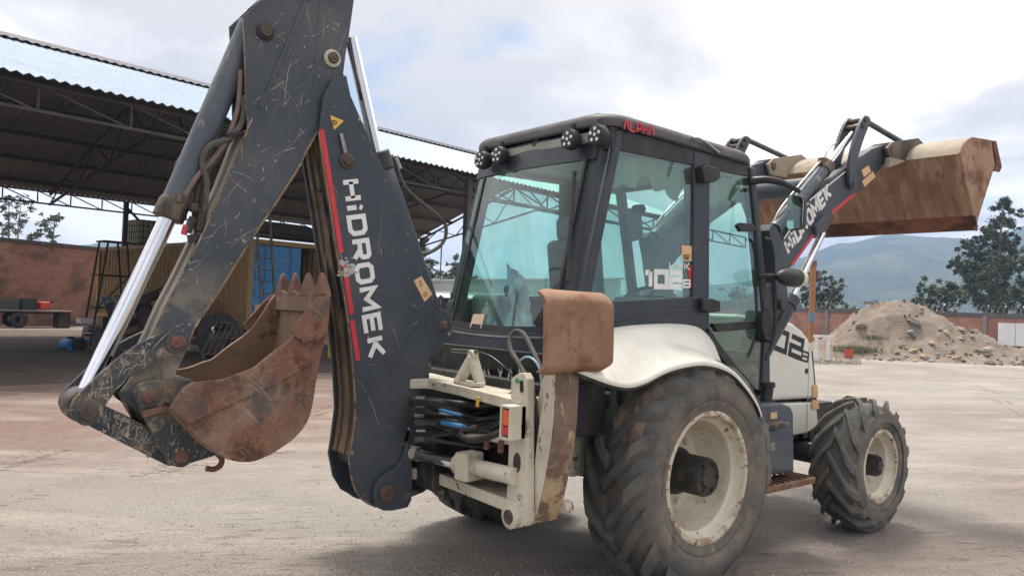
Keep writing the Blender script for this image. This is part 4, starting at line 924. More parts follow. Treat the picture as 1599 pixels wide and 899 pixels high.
# roof
RX0, RX1, RY = -.54, 1.10, .72
def rring(ins, z, x0=RX0, x1=RX1):
    r = max(.05, .20-ins*.6); P = []
    for cx, cy, a0 in ((x1-ins-r, RY-ins-r, 0), (x0+ins+r, RY-ins-r, 90), (x0+ins+r, -RY+ins+r, 180), (x1-ins-r, -RY+ins+r, 270)):
        for i in range(7):
            a = math.radians(a0+15*i); yy = cy+r*math.sin(a); P.append((cx+r*math.cos(a), yy*.92 if yy > 0 else yy, z))
    return P
b = MB(); RG = [(.05, 2.80), (.012, 2.79), (0, 2.80), (.0, 2.835), (.010, 2.858), (.035, 2.878), (.08, 2.892), (.2, 2.905), (.4, 2.912)]
def rz(x, z): return z-.035*max(0, (x-.35)/.75)**2+.0*max(0, -x)
vs = []; 
for ins, z in RG: vs += [(x, y, rz(x, z)) for x, y, z in rring(ins, z)]
k = 28; fs = [(i*k+j, i*k+(j+1) % k, (i+1)*k+(j+1) % k, (i+1)*k+j) for i in range(len(RG)-1) for j in range(k)]+[tuple(range(k))[::-1], tuple(range((len(RG)-1)*k, len(RG)*k))]
b.add(vs, fs); b.build('roof', m_roof, CAB, sharp=50); ROOF = [o for o in CAB.children if o.name == 'roof'][0]
for i in range(5):
    b = MB(); b.box((.18, -.46+.23*i, 2.905), (1.15, .10, .03)); b.build('roof_rib', m_roof, CAB, bevel=.014)
b = MB(); b.box((.2, 0, 2.735), (1.45, 1.22, .06)); b.build('roof_liner', m_headliner, CAB, bevel=.01)
text_on('roof_lettering', 'ALPHA', (974, 202), (1021, 212), .055, -.726, m_red, CAB, .012, .2)
b = MB(); b.tube(spline([U(1081, 216, 'Y', -.73), U(1092, 217, 'Y', -.735), U(1106, 226, 'Y', -.735), U(1123, 239, 'Y', -.73)], 5), .009, 8); b.build('grab_rail', m_steel, CAB)
# work lights under the rear roof edge
for px, py in ((932, 211), (889, 218), (778, 243), (752, 250)):
    u = U(px, py, 'X', -.60); w_ = empty('work_light', (0, 0, 0), CAB)
    b = MB(); b.lathe([(0, -.05), (.045, -.05), (.060, -.046), (.064, -.03), (.064, .0), (.05, .03), (.03, .04), (0, .04)], u+Vector((.03, 0, 0)), 'X', 28); b.bar(u+Vector((.03, 0, .05)), u+Vector((.03, 0, .10)), .03, .02); b.build('lamp_body', m_dark, w_, sharp=35)
    for i in range(6):
        a = i*math.pi/3+.5; rr = .036 if i < 5 else 0
        a = 2*math.pi*i/5+.35
        b = MB(); b.disc_pin(u+Vector((-.02, rr*math.cos(a), rr*math.sin(a))), .0105, -.004, .004, 12, 'X'); b.build('led', m_led, w_, sharp=30)
b = MB(); b.tube(spline([U(833, 221, 'X', -.58), U(832, 227, 'X', -.58), U(836, 226, 'X', -.58), U(838, 215, 'X', -.58)], 4), .005, 8); b.build('wire_clip', m_hose, CAB)
# wiper, stickers and glazing details
wp = [Vector((xr(z)-.055, y, z)) for y, z in ((-.40, 1.70), (-.36, 2.0), (-.325, 2.42))]
for i, (p, x) in enumerate((((886, 440), -.755), ((892, 350), -.69), ((899, 268), -.63))): wp[i] = U(*p, 'X', x)
b = MB(); b.tube([wp[0], wp[1], wp[2]], [.012, .009, .005], 8); b.build('wiper_arm', m_dark, CAB)
b = MB(); b.bar(wp[1]+Vector((-.012, 0, -.18)), wp[2]+Vector((-.008, 0, 0)), .012, .022, up=(1, 0, 0)); b.build('wiper_blade', m_dark, CAB)
st_ = [U(*p, 'X', -.80) for p in ((733, 490), (752, 490), (750, 512), (731, 511))]
decal('paper_label', [Vector((rearx(v.y, v.z)-.004, v.y, v.z)) for v in st_], (-1, 0, 0), mat('pale_label', (.66, .5, .38), None, 6, .6), CAB)
YG = -.685
lab = [U(*p, 'Y', YG) for p in ((1064, 383), (1080, 384), (1081, 408), (1065, 407))]; decal('number_label', lab, YN, m_label, CAB)
text_on('label_digits', '102', (1065.5, 404), (1076, 405), .028, YG-.002, m_black_vinyl, CAB, .005, .25)
text_on('window_lettering', 'HMK', (1044, 420), (1077, 421), .042, YG-.001, m_white, CAB, .0085, .2)
text_on('window_number', '102', (998, 447), (1064, 448), .095, YG, m_white, CAB, .035, .08)
text_on('window_letter', 'B', (1066, 448), (1078, 448), .045, YG, m_white, CAB, .013, .1)
decal('window_stripe', [U(*p, 'Y', YG+.0005) for p in ((1074, 422), (1081, 410), (1082, 449), (1078, 449))], YN, m_red, CAB)
b = MB(); P = TY([(1088, 262), (1096, 258), (1112, 262), (1117, 270), (1117, 280), (1110, 285), (1092, 286)], -.72); b.prism(P, -.765, -.70); b.build('door_hinge', m_dark, CAB, bevel=.012)
b = MB(); P = TY([(1092, 466), (1108, 466), (1120, 470), (1120, 486), (1104, 488), (1092, 484)], -.72); b.prism(P, -.75, -.70); b.build('door_hinge', m_dark, CAB, bevel=.01)
b = MB(); P = TY([(1146, 352), (1152, 348), (1172, 350), (1176, 358), (1170, 362), (1152, 362)], -.69); b.prism(P, -.72, -.688); b.build('window_latch', m_dark, CAB, bevel=.006)
b = MB(); u = U(1163, 297, 'Y', -.69); b.disc_pin(u, .016, -.02, .0, 14); b.build('glass_stud', m_dark, CAB)
b = MB(); P = TY([(1182, 486), (1194, 484), (1200, 500), (1198, 535), (1186, 530), (1180, 505)], -.71); b.prism(P, -.76, -.70); b.build('door_lock', m_black, CAB, bevel=.01)
b = MB(); b.tube(spline([U(*p, 'Y', -.76) for p in ((1193, 372), (1203, 376), (1208, 400), (1209, 450), (1210, 510), (1204, 540), (1196, 560))], 6), .012, 10); b.build('grab_handle', m_dark, CAB)
b = MB(); b.tube([U(1058, 238, 'Y', -.69), U(1050, 255, 'Y', -.69), U(1044, 276, 'Y', -.69)], .003, 6); b.build('aerial_wire', m_hose, CAB)
# inside the cab
INT = empty('cab_interior', (0, 0, 0), BH)
b = MB(); b.box((.2, 0, 1.12), (1.7, 1.2, .06)); b.build('floor', m_dark, INT, bevel=.01)
def cushion(name, c, d, m, R=None, bev=.05): b = MB(); b.box(c, d, R); return b.build(name, m, INT, bevel=bev, seg=4)
cushion('seat', (.18, -.02, 1.55), (.50, .50, .14), m_seat); cushion('seat_base', (.18, -.02, 1.32), (.36, .36, .34), m_dark, None, .02)
cushion('backrest', (-.06, -.02, 1.88), (.12, .48, .58), m_seat, Matrix.Rotation(-.14, 3, 'Y')); cushion('headrest', (-.12, -.02, 2.24), (.09, .26, .17), m_seat, Matrix.Rotation(-.12, 3, 'Y'), .04)
cushion('armrest', (.2, -.33, 1.74), (.36, .08, .07), m_seat, None, .03); cushion('console', (.35, -.50, 1.45), (.75, .20, .50), m_plastic, None, .03); cushion('side_box', (-.38, .42, 1.55), (.34, .28, .42), m_plastic, None, .04); cushion('dash', (.98, 0, 1.50), (.22, .62, .38), m_dark, None, .04)
b = MB(); c0 = Vector((.72, .0, 1.80)); Rm = Matrix.Rotation(math.radians(-28), 3, 'Y')
ring = [c0+Rm @ Vector((.20*math.cos(a), .20*math.sin(a), 0)) for a in [2*math.pi*i/32 for i in range(33)]]
b.tube(ring, .016, 10, False); b.bar(ring[8], ring[24], .03, .014); b.bar(ring[0], c0, .03, .014); b.tube([c0, Vector((.95, 0, 1.45))], .03, 12); b.build('steering_wheel', m_dark, INT)
for y in (-.30, -.18, .18, .30):
    b = MB(); b.tube([(-.48, y, 1.30), (-.44, y, 1.66), (-.42, y, 1.78)], [.010, .010, .010], 8); b.build('lever', m_black, INT)
    b = MB(); b.lathe([(0, .03), (.02, .02), (.026, 0), (.018, -.025), (0, -.03)], (-.42, y, 1.80), 'Z', 14); b.build('lever_knob', m_dark, INT)
def cov(u, v):
    y = .30-.34*u; z = 1.50+.48*v; return Vector((-.50+.10*math.sin(v*3.0+u)+.03*noise.noise(Vector((u*5, v*6, 2))), y+.07*math.sin(v*4.2), z-.12*u*v))
b = MB(); b.grid(16, 22, cov); b.build('plastic_cover', m_cover, INT, sharp=180)
b = MB(); P = TY([(978, 334), (1000, 331), (1004, 372), (986, 378)], -.2); b.prism(P, -.21, -.195); b.build('inside_mirror', m_plastic, INT, bevel=.012)
b = MB(); q = U(996, 327, 'Y', -.2); b.disc_pin(q, .035, -.05, .03, 18); b.build('fan', m_dark, INT, sharp=30)
def curt(u, v):
    x = -.40+1.36*u; z = 2.66-(.17+.04*math.sin(u*17)+.03*math.sin(u*41))*v; return Vector((x, -.60+.015*math.sin(u*60), z))
b = MB(); b.grid(70, 5, curt); b.build('sun_blind', m_headliner, INT, sharp=180)
# ------------------------------------------------------------------ hood
HD = empty('hood', (0, 0, 0), BH); YH = -.42
hp = TY([(1225, 499), (1240, 505), (1254, 516), (1264, 529), (1269, 545), (1272, 575), (1276, 622)], YH)
hx0 = 1.30
top = [(hx0, hp[0][1]+.03)]+hp
b = MB(); zs = U(1240, 622, 'Y', YH).z
b.prism([(hx0, zs+.004)]+top+[], YH, -YH); b.build('bonnet', m_cream, HD, bevel=.035, seg=4)
lo_ = TY([(1276, 628), (1279, 660), (1274, 668), (1262, 676), (1230, 682), (1205, 682)], YH)
b = MB(); b.prism([(hx0, zs-.006), *lo_, (hx0, lo_[-1][1])], YH+.004, -YH-.004); b.build('side_panel', m_cream, HD, bevel=.02, seg=3)
b = MB(); b.box(((hx0+hp[-1][0])/2, 0, zs), (hp[-1][0]-hx0-.04, -2*YH-.03, .02)); b.build('panel_gap', mat('plum_seal', (.05, .025, .035), None, 3, .5), HD)
b = MB(); x = U(1262, 600, 'Y', YH).x; b.box((x, YH-.001, 1.08), (.006, .004, .72)); b.build('panel_joint', m_creamdirty, HD)
text_on('hood_number', '102', (1180, 530), (1252, 560), .150, YH-.0005, m_black_vinyl, HD, .043, .10)
text_on('hood_letter', 'B', (1250, 561), (1262, 565), .075, YH-.0005, m_black_vinyl, HD, .018, .1)
b = MB(); u = U(1259, 579, 'Y', YH); b.disc_pin(u, .022, -.008, .004, 16); b.build('hood_lock', m_dark, HD, sharp=30)
for p in (((1268, 601), (1276, 601), (1277, 620), (1269, 620)), ((1268, 624), (1277, 624), (1279, 638), (1268, 638))): decal('reflector', [U(*q, 'Y', YH-.004) for q in p], YN, m_orange, HD, .004)
b = MB(); b.prism(TY([(1270, 545), (1280, 660), (1284, 690), (1265, 690), (1262, 600)], -.36), -.36, .36); b.box((hp[-1][0]+.12, 0, .72), (.30, .62, .30)); b.build('grille', m_dark, HD, bevel=.015)

# ------------------------------------------------------------------ fuel tank and step
TK = empty('fuel_tank', (0, 0, 0), BH)
tp = TY([(1172, 632), (1222, 629), (1236, 634), (1240, 645), (1241, 738), (1172, 746)], -.93)
b = MB(); b.prism(tp, -.93, -.50); b.build('tank_body', m_tank, TK, bevel=.022, seg=3)
pb2 = TY([(1186, 672), (1234, 670), (1235, 732), (1186, 738)], -.935)
b = MB(); b.prism(pb2, -.942, -.93); b.build('tool_box_lid', m_tank, TK, bevel=.006)
u = U(1207, 697, 'Y', -.942); b = MB(); b.box(u, (.05, .008, .055)); b.build('latch', m_steel, TK, bevel=.004)
b = MB(); a_, c_ = U(1195, 634, 'Y', -.82), U(1199, 604, 'Y', -.82); b.tube([a_+Vector((0, 0, -.05)), a_, c_, c_+Vector((0, 0, .002)), c_+Vector((0, 0, .035))], [.042, .042, .040, .052, .050], 20); b.build('filler_neck', m_dark, TK, sharp=30)
decal('paper_label', [U(*q, 'Y', -.9335) for q in ((1203, 644), (1213, 643), (1213, 653), (1203, 654))], YN, m_label, TK)
b = MB(); a_ = U(1206, 664, 'Y', -.98); b.box((a_.x, -.955, a_.z), (.34, .12, .03)); b.build('upper_step', m_scuff, TK, bevel=.006)
ST_ = empty('step', (0, 0, 0), BH)
sa = U(1196, 748, 'Y', -1.0); sb = U(1258, 744, 'Y', -.92); zz_ = sb.z
b = MB(); b.box(((sa.x+sb.x)/2, -.90, zz_), (sb.x-sa.x, .20, .025)); b.build('tread', mat('rusty_step', (.16, .075, .045), (.30, .20, .14), 10, .9, layers=[dict(c=(.42, .34, .27), s=30, lo=.6, hi=.66, amt=.8)], bump=(50, .006)), ST_, bevel=.004)
for i in range(9):
    x = sa.x+(sb.x-sa.x)*(i+.5)/9; b = MB(); b.box((x, -.90, zz_+.018), (.012, .18, .014)); b.build('grip_bar', m_rustpin, ST_)
b = MB(); b.box(((sa.x+sb.x)/2, -.997, zz_-.012), (sb.x-sa.x-.03, .012, .035)); b.build('skirt', m_rust, ST_, bevel=.003)
b = MB(); b.box((1.55, -.42, .70), (.8, .12, .16)); b.build('side_rail', m_black, BH, bevel=.01)

# ------------------------------------------------------------------ loader tower, arms, tilt linkage
ARM = [(1389, 227), (1387, 249), (1367, 273), (1336, 302), (1318, 318), (1298, 335), (1294, 351), (1285, 362), (1272, 369), (1250, 395), (1233, 420), (1229, 440), (1231, 475), (1216, 482), (1211, 440), (1207, 400), (1201, 360), (1206, 350), (1213, 355), (1222, 376), (1245, 337), (1262, 314), (1291, 286), (1336, 250), (1362, 233), (1380, 226)]
YA = -.65
AP = TY(ARM, YA)
def ypair(s_, a, c): return (a, c) if s_ > 0 else (-a, -c)
lever = spline2([(1352, 180), (1358, 183), (1359, 192), (1349, 218), (1339, 253), (1338, 286), (1334, 294), (1328, 289), (1327, 258), (1334, 222), (1345, 190), (1352, 180)], 3)[:-1]
LV = TY(lever, -.69)
BA, BB, BR_ = U(1209, 358, 'Y', -.6), U(1288, 263, 'Y', -.6), U(1343, 194, 'Y', -.6)
L0, L1 = U(1351, 189, 'Y', -.6), U(1414, 226, 'Y', -.6)
la0, la1, la2 = U(1284, 364, 'Y', -.6), U(1236, 466, 'Y', -.6), U(1172, 585, 'Y', -.6)
for s_ in (1, -1):
    ar = empty('loader_arm', (0, 0, 0), BH)
    b = MB(); b.prism(AP, YA*s_, (YA+.10)*s_); b.build('arm_plate', m_paint, ar, bevel=.006)
    def mir(v): return Vector((v.x, v.y*s_, v.z))
    for y in (-.69, -.545):
        b = MB(); b.prism(LV, y*s_, (y+.03)*s_); b.build('tilt_lever', m_paint, ar, bevel=.004)
    for px, py in ((1352, 187), (1348, 197), (1333, 287)):
        u = U(px, py, 'Y', -.69); b = MB(); b.tube([(u.x, -.70*s_, u.z), (u.x, -.50*s_, u.z)], .024, 16); b.build('pin', m_pin, ar, sharp=30)
    b = MB(); b.tube([mir(L0), mir(L1)], .026, 14); b.build('tilt_rod', m_cyl, ar)
    tc_ = empty('tilt_cylinder', (0, 0, 0), BH); d = (BB-BA).normalized()
    b = MB(); b.tube([mir(BA), mir(BB)], .055, 24); b.build('barrel', m_cyl, tc_)
    b = MB(); b.tube([mir(BB-d*.05), mir(BB+d*.05)], .066, 24); b.box(mir(BB+Vector((-.02, 0, .05))), (.10, .05, .06)); b.build('gland', m_scuff, tc_, sharp=30)
    b = MB(); b.tube([mir(BB), mir(BR_)], .030, 18); b.build('rod', m_chrome, tc_)
    pp = Vector((-.05, 0, .07)); b = MB(); b.tube(spline([mir(BA+pp*.4), mir(BA+d*.2+pp), mir(BB-d*.1+pp), mir(BB+pp*.7)], 4), .010, 8); b.build('pressure_pipe', m_steel, tc_)
    b = MB(); b.tube(spline([mir(BB+pp*.7), mir(BB+d*.15+pp*1.2), mir(BB+d*.3+pp*.9)], 4), .006, 8); b.build('pipe', m_steel, tc_)
    lc = empty('lift_cylinder', (0, 0, 0), BH)
    b = MB(); b.tube([mir(la1), mir(la2)], .062, 24); b.tube([mir(la1-(la2-la1).normalized()*.0), mir(la1+(la2-la1).normalized()*.09)], .07, 24); b.build('barrel', m_cab, lc, sharp=30)
    b = MB(); b.tube([mir(la0), mir(la1)], .030, 18); b.build('rod', m_chrome, lc)
    b = MB(); b.tube([mir(la0+Vector((-.05, 0, -.02))), mir(la1+Vector((-.05, 0, 0)))], .010, 10); b.build('pressure_pipe', m_steel, lc)
    tw = TY([(1205, 440), (1228, 445), (1230, 478), (1208, 520), (1192, 570), (1180, 640), (1155, 640), (1172, 560), (1190, 470)], -.62)
    b = MB(); b.prism(tw, -.62*s_, -.50*s_); b.build('loader_tower', m_paint, BH, bevel=.01)
    u = U(1219, 475, 'Y', -.655); b = MB(); b.tube([(u.x, -.68*s_, u.z), (u.x, -.5*s_, u.z)], .04, 18); b.build('pivot_pin', m_pin, ar, sharp=30)
    if s_ > 0:
        text_on('arm_lettering', 'HIDROMEK', (1231, 396), (1298, 304), .105, YA-.0005, m_white, ar, .030, .2)
        for p in (((1345, 266), (1356, 258), (1360, 268), (1349, 277)), ((1346, 283), (1363, 268), (1367, 276), (1350, 292))): o = decal('paper_label', [U(*q, 'Y', YA-.001) for q in p], YN, m_label, ar)
        for p, q in (((1236, 414), (1270, 367)), ((1299, 332), (1334, 303))): stripe(p, q, .03, YA-.0005, ar)
        for p, q in (((1224, 373), (1262, 317)), ((1264, 313), (1320, 268))): stripe(p, q, .012, YA-.0005, ar, m_white)
        u = U(1271, 345, 'Y', YA); b = MB(); P = TY([(1275, 352), (1290, 334), (1298, 337), (1297, 352), (1287, 364), (1276, 366)], YA-.04); b.prism(P, YA-.04, YA+.01); b.build('ram_boss', m_paint, ar, bevel=.012)
cr = U(1300, 288, 'Y', -.55); b = MB(); b.tube([(cr.x, -.58, cr.z), (cr.x, .58, cr.z)], .085, 24); b.build('cross_tube', m_paint, BH)

# ------------------------------------------------------------------ front bucket
m_lb = mat('brown_bucket_floor', (.205, .108, .066), (.262, .155, .098), 2.6, .75, layers=[
    dict(c=(.38, .28, .20), s=3.2, st=(1, 3.5, .7), lo=.5, hi=.66, amt=.8), dict(c=(.085, .05, .038), s=4, st=(1, 4, .8), lo=.55, hi=.68, amt=.75), dict(c=(.42, .33, .25), s=24, lo=.68, hi=.72, amt=.6)], bump=(35, .003))
m_lbt = mat('dusty_bucket_back', (.36, .31, .235), (.30, .25, .185), 3, .8, layers=[dict(c=RUST2, s=5, lo=.58, hi=.7, amt=.6), dict(c=(.15, .13, .11), s=6, lo=.62, hi=.72, amt=.6)], bump=(40, .002))
m_lbe = mat('cutting_edge_rust', (.12, .05, .03), (.19, .08, .045), 4, .8, layers=[dict(c=(.05, .028, .022), s=3, st=(1, .8, 2), lo=.52, hi=.6, amt=.9), dict(c=(.3, .15, .08), s=12, lo=.58, hi=.68, amt=.6)], bump=(40, .003))
FB = empty('front_bucket', (0, 0, 0), BH); YF = -1.17
fl = TY([(1526, 358), (1523, 341), (1506, 272), (1499, 240)], YF); bk = spline2(TY([(1499, 240), (1503, 228), (1510, 219), (1519, 214)], YF), 4); tpw = TY([(1519, 214), (1538, 217), (1555, 220)], YF)
def shell(name, P, m, th=.022, y0=YF+.012, y1=-YF-.012, bev=.003):
    k = len(P); A_, B_ = [], []
    for i in range(k):
        t = Vector((P[min(i+1, k-1)][0]-P[max(i-1, 0)][0], P[min(i+1, k-1)][1]-P[max(i-1, 0)][1])).normalized(); n = Vector((t.y, -t.x))
        A_.append(P[i]); B_.append((P[i][0]+n.x*th, P[i][1]+n.y*th))
    b = MB(); b.prism(A_+B_[::-1], y0, y1); return b.build(name, m, FB, bevel=bev)
shell('floor_plate', fl, m_lb); shell('back_plate', bk, m_lbt, .02, YF+.012, -YF-.012, 0.0); shell('top_plate', tpw, m_lbt)
e0, e1 = Vector((fl[1][0], fl[1][1])), Vector((fl[0][0], fl[0][1])); d = (e1-e0).normalized(); n = Vector((-d.y, d.x)); n = n if n.x < 0 else -n
b = MB(); q = [e0-d*.03+n*.012, e1+d*.01+n*.004, e1+d*.012-n*.01, e0-d*.03-n*.002]; b.prism([(v.x, v.y) for v in q], YF-.004, -YF+.004); b.build('cutting_edge', m_lbe, FB, bevel=.003)
f2 = TY([(1511.5, 292), (1510.5, 287)], YF); b = MB(); b.prism([(f2[0][0]-.012, f2[0][1]), (f2[1][0]-.012, f2[1][1]), (f2[1][0]+.005, f2[1][1]), (f2[0][0]+.005, f2[0][1])], YF+.03, -YF-.03); b.build('wear_strip', m_lb, FB, bevel=.002)
SPF = TY([(1519, 214), (1555, 220), (1564, 261), (1561, 268), (1551, 267), (1527, 343), (1526, 361), (1523, 343), (1506, 272), (1499, 239), (1503, 228), (1510, 219)], YF)
m_sp = mat('bucket_side', (.36, .235, .15), (.29, .165, .10), 2.4, .75, layers=[dict(c=(.15, .06, .035), s=3.5, lo=.5, hi=.6, amt=.85), dict(c=(.45, .37, .28), s=5, st=(2, 1, .6), lo=.58, hi=.72, amt=.6)], bump=(40, .003))
for s_ in (1, -1):
    b = MB(); b.prism(SPF, YF*s_, (YF+.02)*s_); b.build('side_plate', m_sp, FB, bevel=.003)
    RS = TY([(1551, 221), (1556, 220), (1565, 261), (1561, 269), (1552, 267), (1556, 258)], YF-.012)
    b = MB(); b.prism(RS, (YF-.012)*s_, (YF+.0)*s_); b.build('side_edge', m_lbe, FB, bevel=.003)
for y in (-.69, -.515, .515, .69):
    P = TY([(1383, 232), (1392, 222), (1432, 216), (1442, 226), (1412, 256), (1388, 250)], -.69)
    b = MB(); b.prism(P, y-.014, y+.014); b.build('hinge_plate', m_lbt if abs(y) < .6 else m_scuff, FB, bevel=.004)
for s_ in (1, -1):
    u = U(1391, 236, 'Y', -.69); b = MB(); b.tube([(u.x, -.71*s_, u.z), (u.x, -.49*s_, u.z)], .038, 18); b.build('hinge_pin', m_pin, FB, sharp=30)
    b = MB(); P = TY([(1386, 246), (1412, 252), (1385, 262)], -.72); b.prism(P, -.74*s_, -.70*s_); b.build('gusset', m_lbt, FB, bevel=.003)

# ------------------------------------------------------------------ mirror and side lamp
MI = empty('wing_mirror', (0, 0, 0), BH)
p0, p1 = U(1172, 283, 'Y', -.70), U(1250, 300, 'Y', -.98)
b = MB(); b.tube(spline([p0, U(1200, 281, 'Y', -.80), U(1228, 288, 'Y', -.90), p1], 4), [.030, .030, .029, .028, .027, .026, .025, .024, .022, .02, .018, .016, .012], 10); b.build('mirror_arm', m_dark, MI)
mx = U(1242, 330, 'Y', -.98).x
mq = TX([(1229, 306), (1234, 303), (1253, 306), (1256, 311), (1254, 352), (1250, 357), (1232, 360), (1228, 355)], mx)
b = MB(); b.prism(mq, mx+.002, mx+.05, 'X'); b.build('mirror_housing', m_dark, MI, bevel=.01)
cy_, cz_ = sum(y for y, z in mq)/8, sum(z for y, z in mq)/8
b = MB(); b.prism([(cy_+(y-cy_)*.92, cz_+(z-cz_)*.95) for y, z in mq], mx-.004, mx, 'X'); b.build('mirror_pane', m_mirror, MI)
SL = empty('side_lamp', (0, 0, 0), BH)
u = U(1235, 433, 'Y', -.86)
b = MB(); ln = .19; b.lathe([(0, -ln), (.028, -ln*.9), (.055, -ln*.55), (.068, -.02), (.066, ln*.45), (.05, ln*.8), (.03, ln*.95), (0, ln)], u, 'X', 28); b.build('lamp_shell', m_dark, SL, sharp=60)
b = MB(); b.lathe([(.063, ln*.38), (.072, ln*.40), (.055, ln*.80), (.033, ln*.97), (0, ln*1.03)], u, 'X', 28); b.build('lens', m_lens_clear, SL, sharp=60)
b = MB(); b.tube([u+Vector((-.1, .02, 0)), u+Vector((-.22, .12, 0))], .02, 10); b.build('lamp_bracket', m_dark, SL)
# ================================================================== ground
def zg(x, y):
    return .035*noise.noise(Vector((x*.12, y*.12, 0)))+.012*noise.noise(Vector((x*.6, y*.6, 3)))
def flat_near(x, y):            # level under the machine
    d = math.hypot(x-.4, y); return min(1, max(0, (d-3.2)/4))
m_ground = mat('compacted_yard', (.312, .285, .255), (.272, .25, .225), .35, .92, layers=[
    dict(c=(.20, .125, .098), s=.35, lo=.24, hi=.48, zr=(2.6, 6.0), ax='Y', zr2=(9.0, 3.0, 'X'), amt=.92),
    dict(c=(.205, .145, .118), s=.13, lo=.47, hi=.62, amt=.7, d=4), dict(c=(.47, .41, .35), s=.5, st=(.6, 2.2, 1), rot=(0, 0, .55), lo=.5, hi=.7, amt=.65, dist=.5),
    dict(c=(.22, .195, .175), s=1.1, lo=.52, hi=.72, amt=.55), dict(c=(.135, .112, .095), s=7, st=(.4, 2.4, 1), rot=(0, 0, .5), lo=.57, hi=.64, amt=.4, mask=(.5, .42, .58), h=-.6), dict(c=(.50, .445, .385), s=5, st=(.35, 2.6, 1), rot=(0, 0, .42), lo=.58, hi=.66, amt=.3, mask=(.4, .45, .58)), dict(c=(.24, .20, .17), s=22, lo=.56, hi=.64, amt=.5, mask=(.8, .42, .56)),
    dict(c=(.52, .48, .44), s=60, lo=.60, hi=.68, amt=.75), dict(c=(.11, .098, .088), s=48, lo=.60, hi=.67, amt=.75), dict(c=(.12, .105, .095), s=20, lo=.63, hi=.70, amt=.5), dict(c=(.55, .52, .48), s=130, lo=.60, hi=.68, amt=.65)], bump=(34, .035, 12))
def ground_fn():
    b = MB(); xs = [-60+i*1.0 for i in range(48)]+[-12+i*.25 for i in range(120)]+[18+i*1.2 for i in range(72)]
    ys = [-40+i*1.5 for i in range(22)]+[-7+i*.25 for i in range(104)]+[19+i*1.2 for i in range(66)]
    b.grid(len(xs), len(ys), lambda u, v: None) if False else None
    nx, ny = len(xs), len(ys)
    vs = [(x, y, zg(x, y)*flat_near(x, y)) for x in xs for y in ys]
    b.add(vs, [(i*ny+j, (i+1)*ny+j, (i+1)*ny+j+1, i*ny+j+1) for i in range(nx-1) for j in range(ny-1)])
    X0, X1, Y0, Y1 = xs[0], xs[-1], ys[0], ys[-1]; E_ = 3500          # one sheet out to the horizon
    k = len(b.v)
    border = [i*ny for i in range(nx)]+[(nx-1)*ny+j for j in range(1, ny)]+[i*ny+ny-1 for i in range(nx-2, -1, -1)]+[j for j in range(ny-2, 0, -1)]
    outer = []
    for q in border:
        x, y, z = b.v[q]; d = Vector((x-5, y-15)).normalized()*E_; outer.append((d.x, d.y, -.4))
    b.v += outer; n = len(border)
    for i in range(n): b.f.append((border[i], k+i, k+(i+1) % n, border[(i+1) % n])); b.m.append(0)
    return b.build('ground', m_ground, None, sharp=180)
tag(ground_fn(), kind='structure')
# loose gravel lying on the yard
b = MB(); gr = random.Random(11)
ico = [(0, 0, 1), (.9, 0, .1), (-.4, .8, .1), (-.4, -.8, .1), (.3, .3, -.6)]
for i in range(20000):
    t = gr.random()**1.7; px = gr.uniform(-60, 1660); py = 899-t*300 if i % 3 else gr.uniform(640, 960)
    g = G(px, py)
    if g.y > 40 or g.x > 45: continue
    r = gr.uniform(.003, .009)*(1 if gr.random() < .97 else 2.0); a = gr.uniform(0, 6.28); z0 = zg(g.x, g.y)*flat_near(g.x, g.y)
    ca, sa = math.cos(a), math.sin(a); e = gr.uniform(.7, 1.3)
    b.add([(g.x+(x*ca-y*sa)*r*e, g.y+(x*sa+y*ca)*r, z0+z*r*.7+r*.1) for x, y, z in ico], [(0, 1, 2), (0, 2, 3), (0, 3, 1), (1, 4, 2), (2, 4, 3), (3, 4, 1)])
tag(b.build('gravel', mat('yard_gravel', (.42, .38, .34), (.33, .29, .26), 4, .9, layers=[dict(c=(.5, .47, .43), s=9, lo=.55, hi=.62, amt=.8)]), None, sharp=10), 'loose pale gravel scattered on the yard', 'gravel', None, 'stuff')

# faint lug prints of earlier tyres
b = MB(); tr = random.Random(6)
for path in ([(-7.5, -.6), (-5.0, .9), (-2.8, 2.6), (-.4, 5.2), (3.0, 8.2)], [(-8.2, .6), (-5.8, 2.2), (-3.6, 4.0), (-1.3, 6.4), (2.0, 9.2)], [(-4.6, -2.2), (-3.2, -1.5), (-1.6, -1.45), (2.0, -2.2), (8.0, -1.2), (16, 2.5)], [(4.5, -4.0), (8, -2.8), (13, -.2), (20, 4.5)], [(-5.5, 1.5), (-2.5, 3.6), (1.5, 4.6), (7, 5.2)]):
    P = spline([(x, y, 0) for x, y in path], 60)
    for i in range(0, len(P)-2, 2):
        if noise.noise(P[i]*.5) < -.08: continue
        d = (P[i+1]-P[i]).normalized(); nn = Vector((-d.y, d.x, 0))
        for sg in (-1, 1):
            c = P[i]+d*tr.uniform(-.02, .02)+nn*sg*.11; e = (nn*sg*.8+d*.6).normalized()*tr.uniform(.06, .11); w = d*tr.uniform(.012, .024); z = Vector((0, 0, zg(c.x, c.y)*flat_near(c.x, c.y)-.004)); h = Vector((0, 0, tr.uniform(.008, .016)))
            q = [c-e-w, c+e-w, c+e+w, c-e+w]; b.add([v+z for v in q]+[c+(v-c)*.6+z+h for v in q], [(4, 5, 6, 7), (0, 1, 5, 4), (1, 2, 6, 5), (2, 3, 7, 6), (3, 0, 4, 7)])
tag(b.build('tyre_track', m_ground, None, sharp=60), 'faint tyre lug prints crossing the yard', 'tyre track', None, 'stuff')

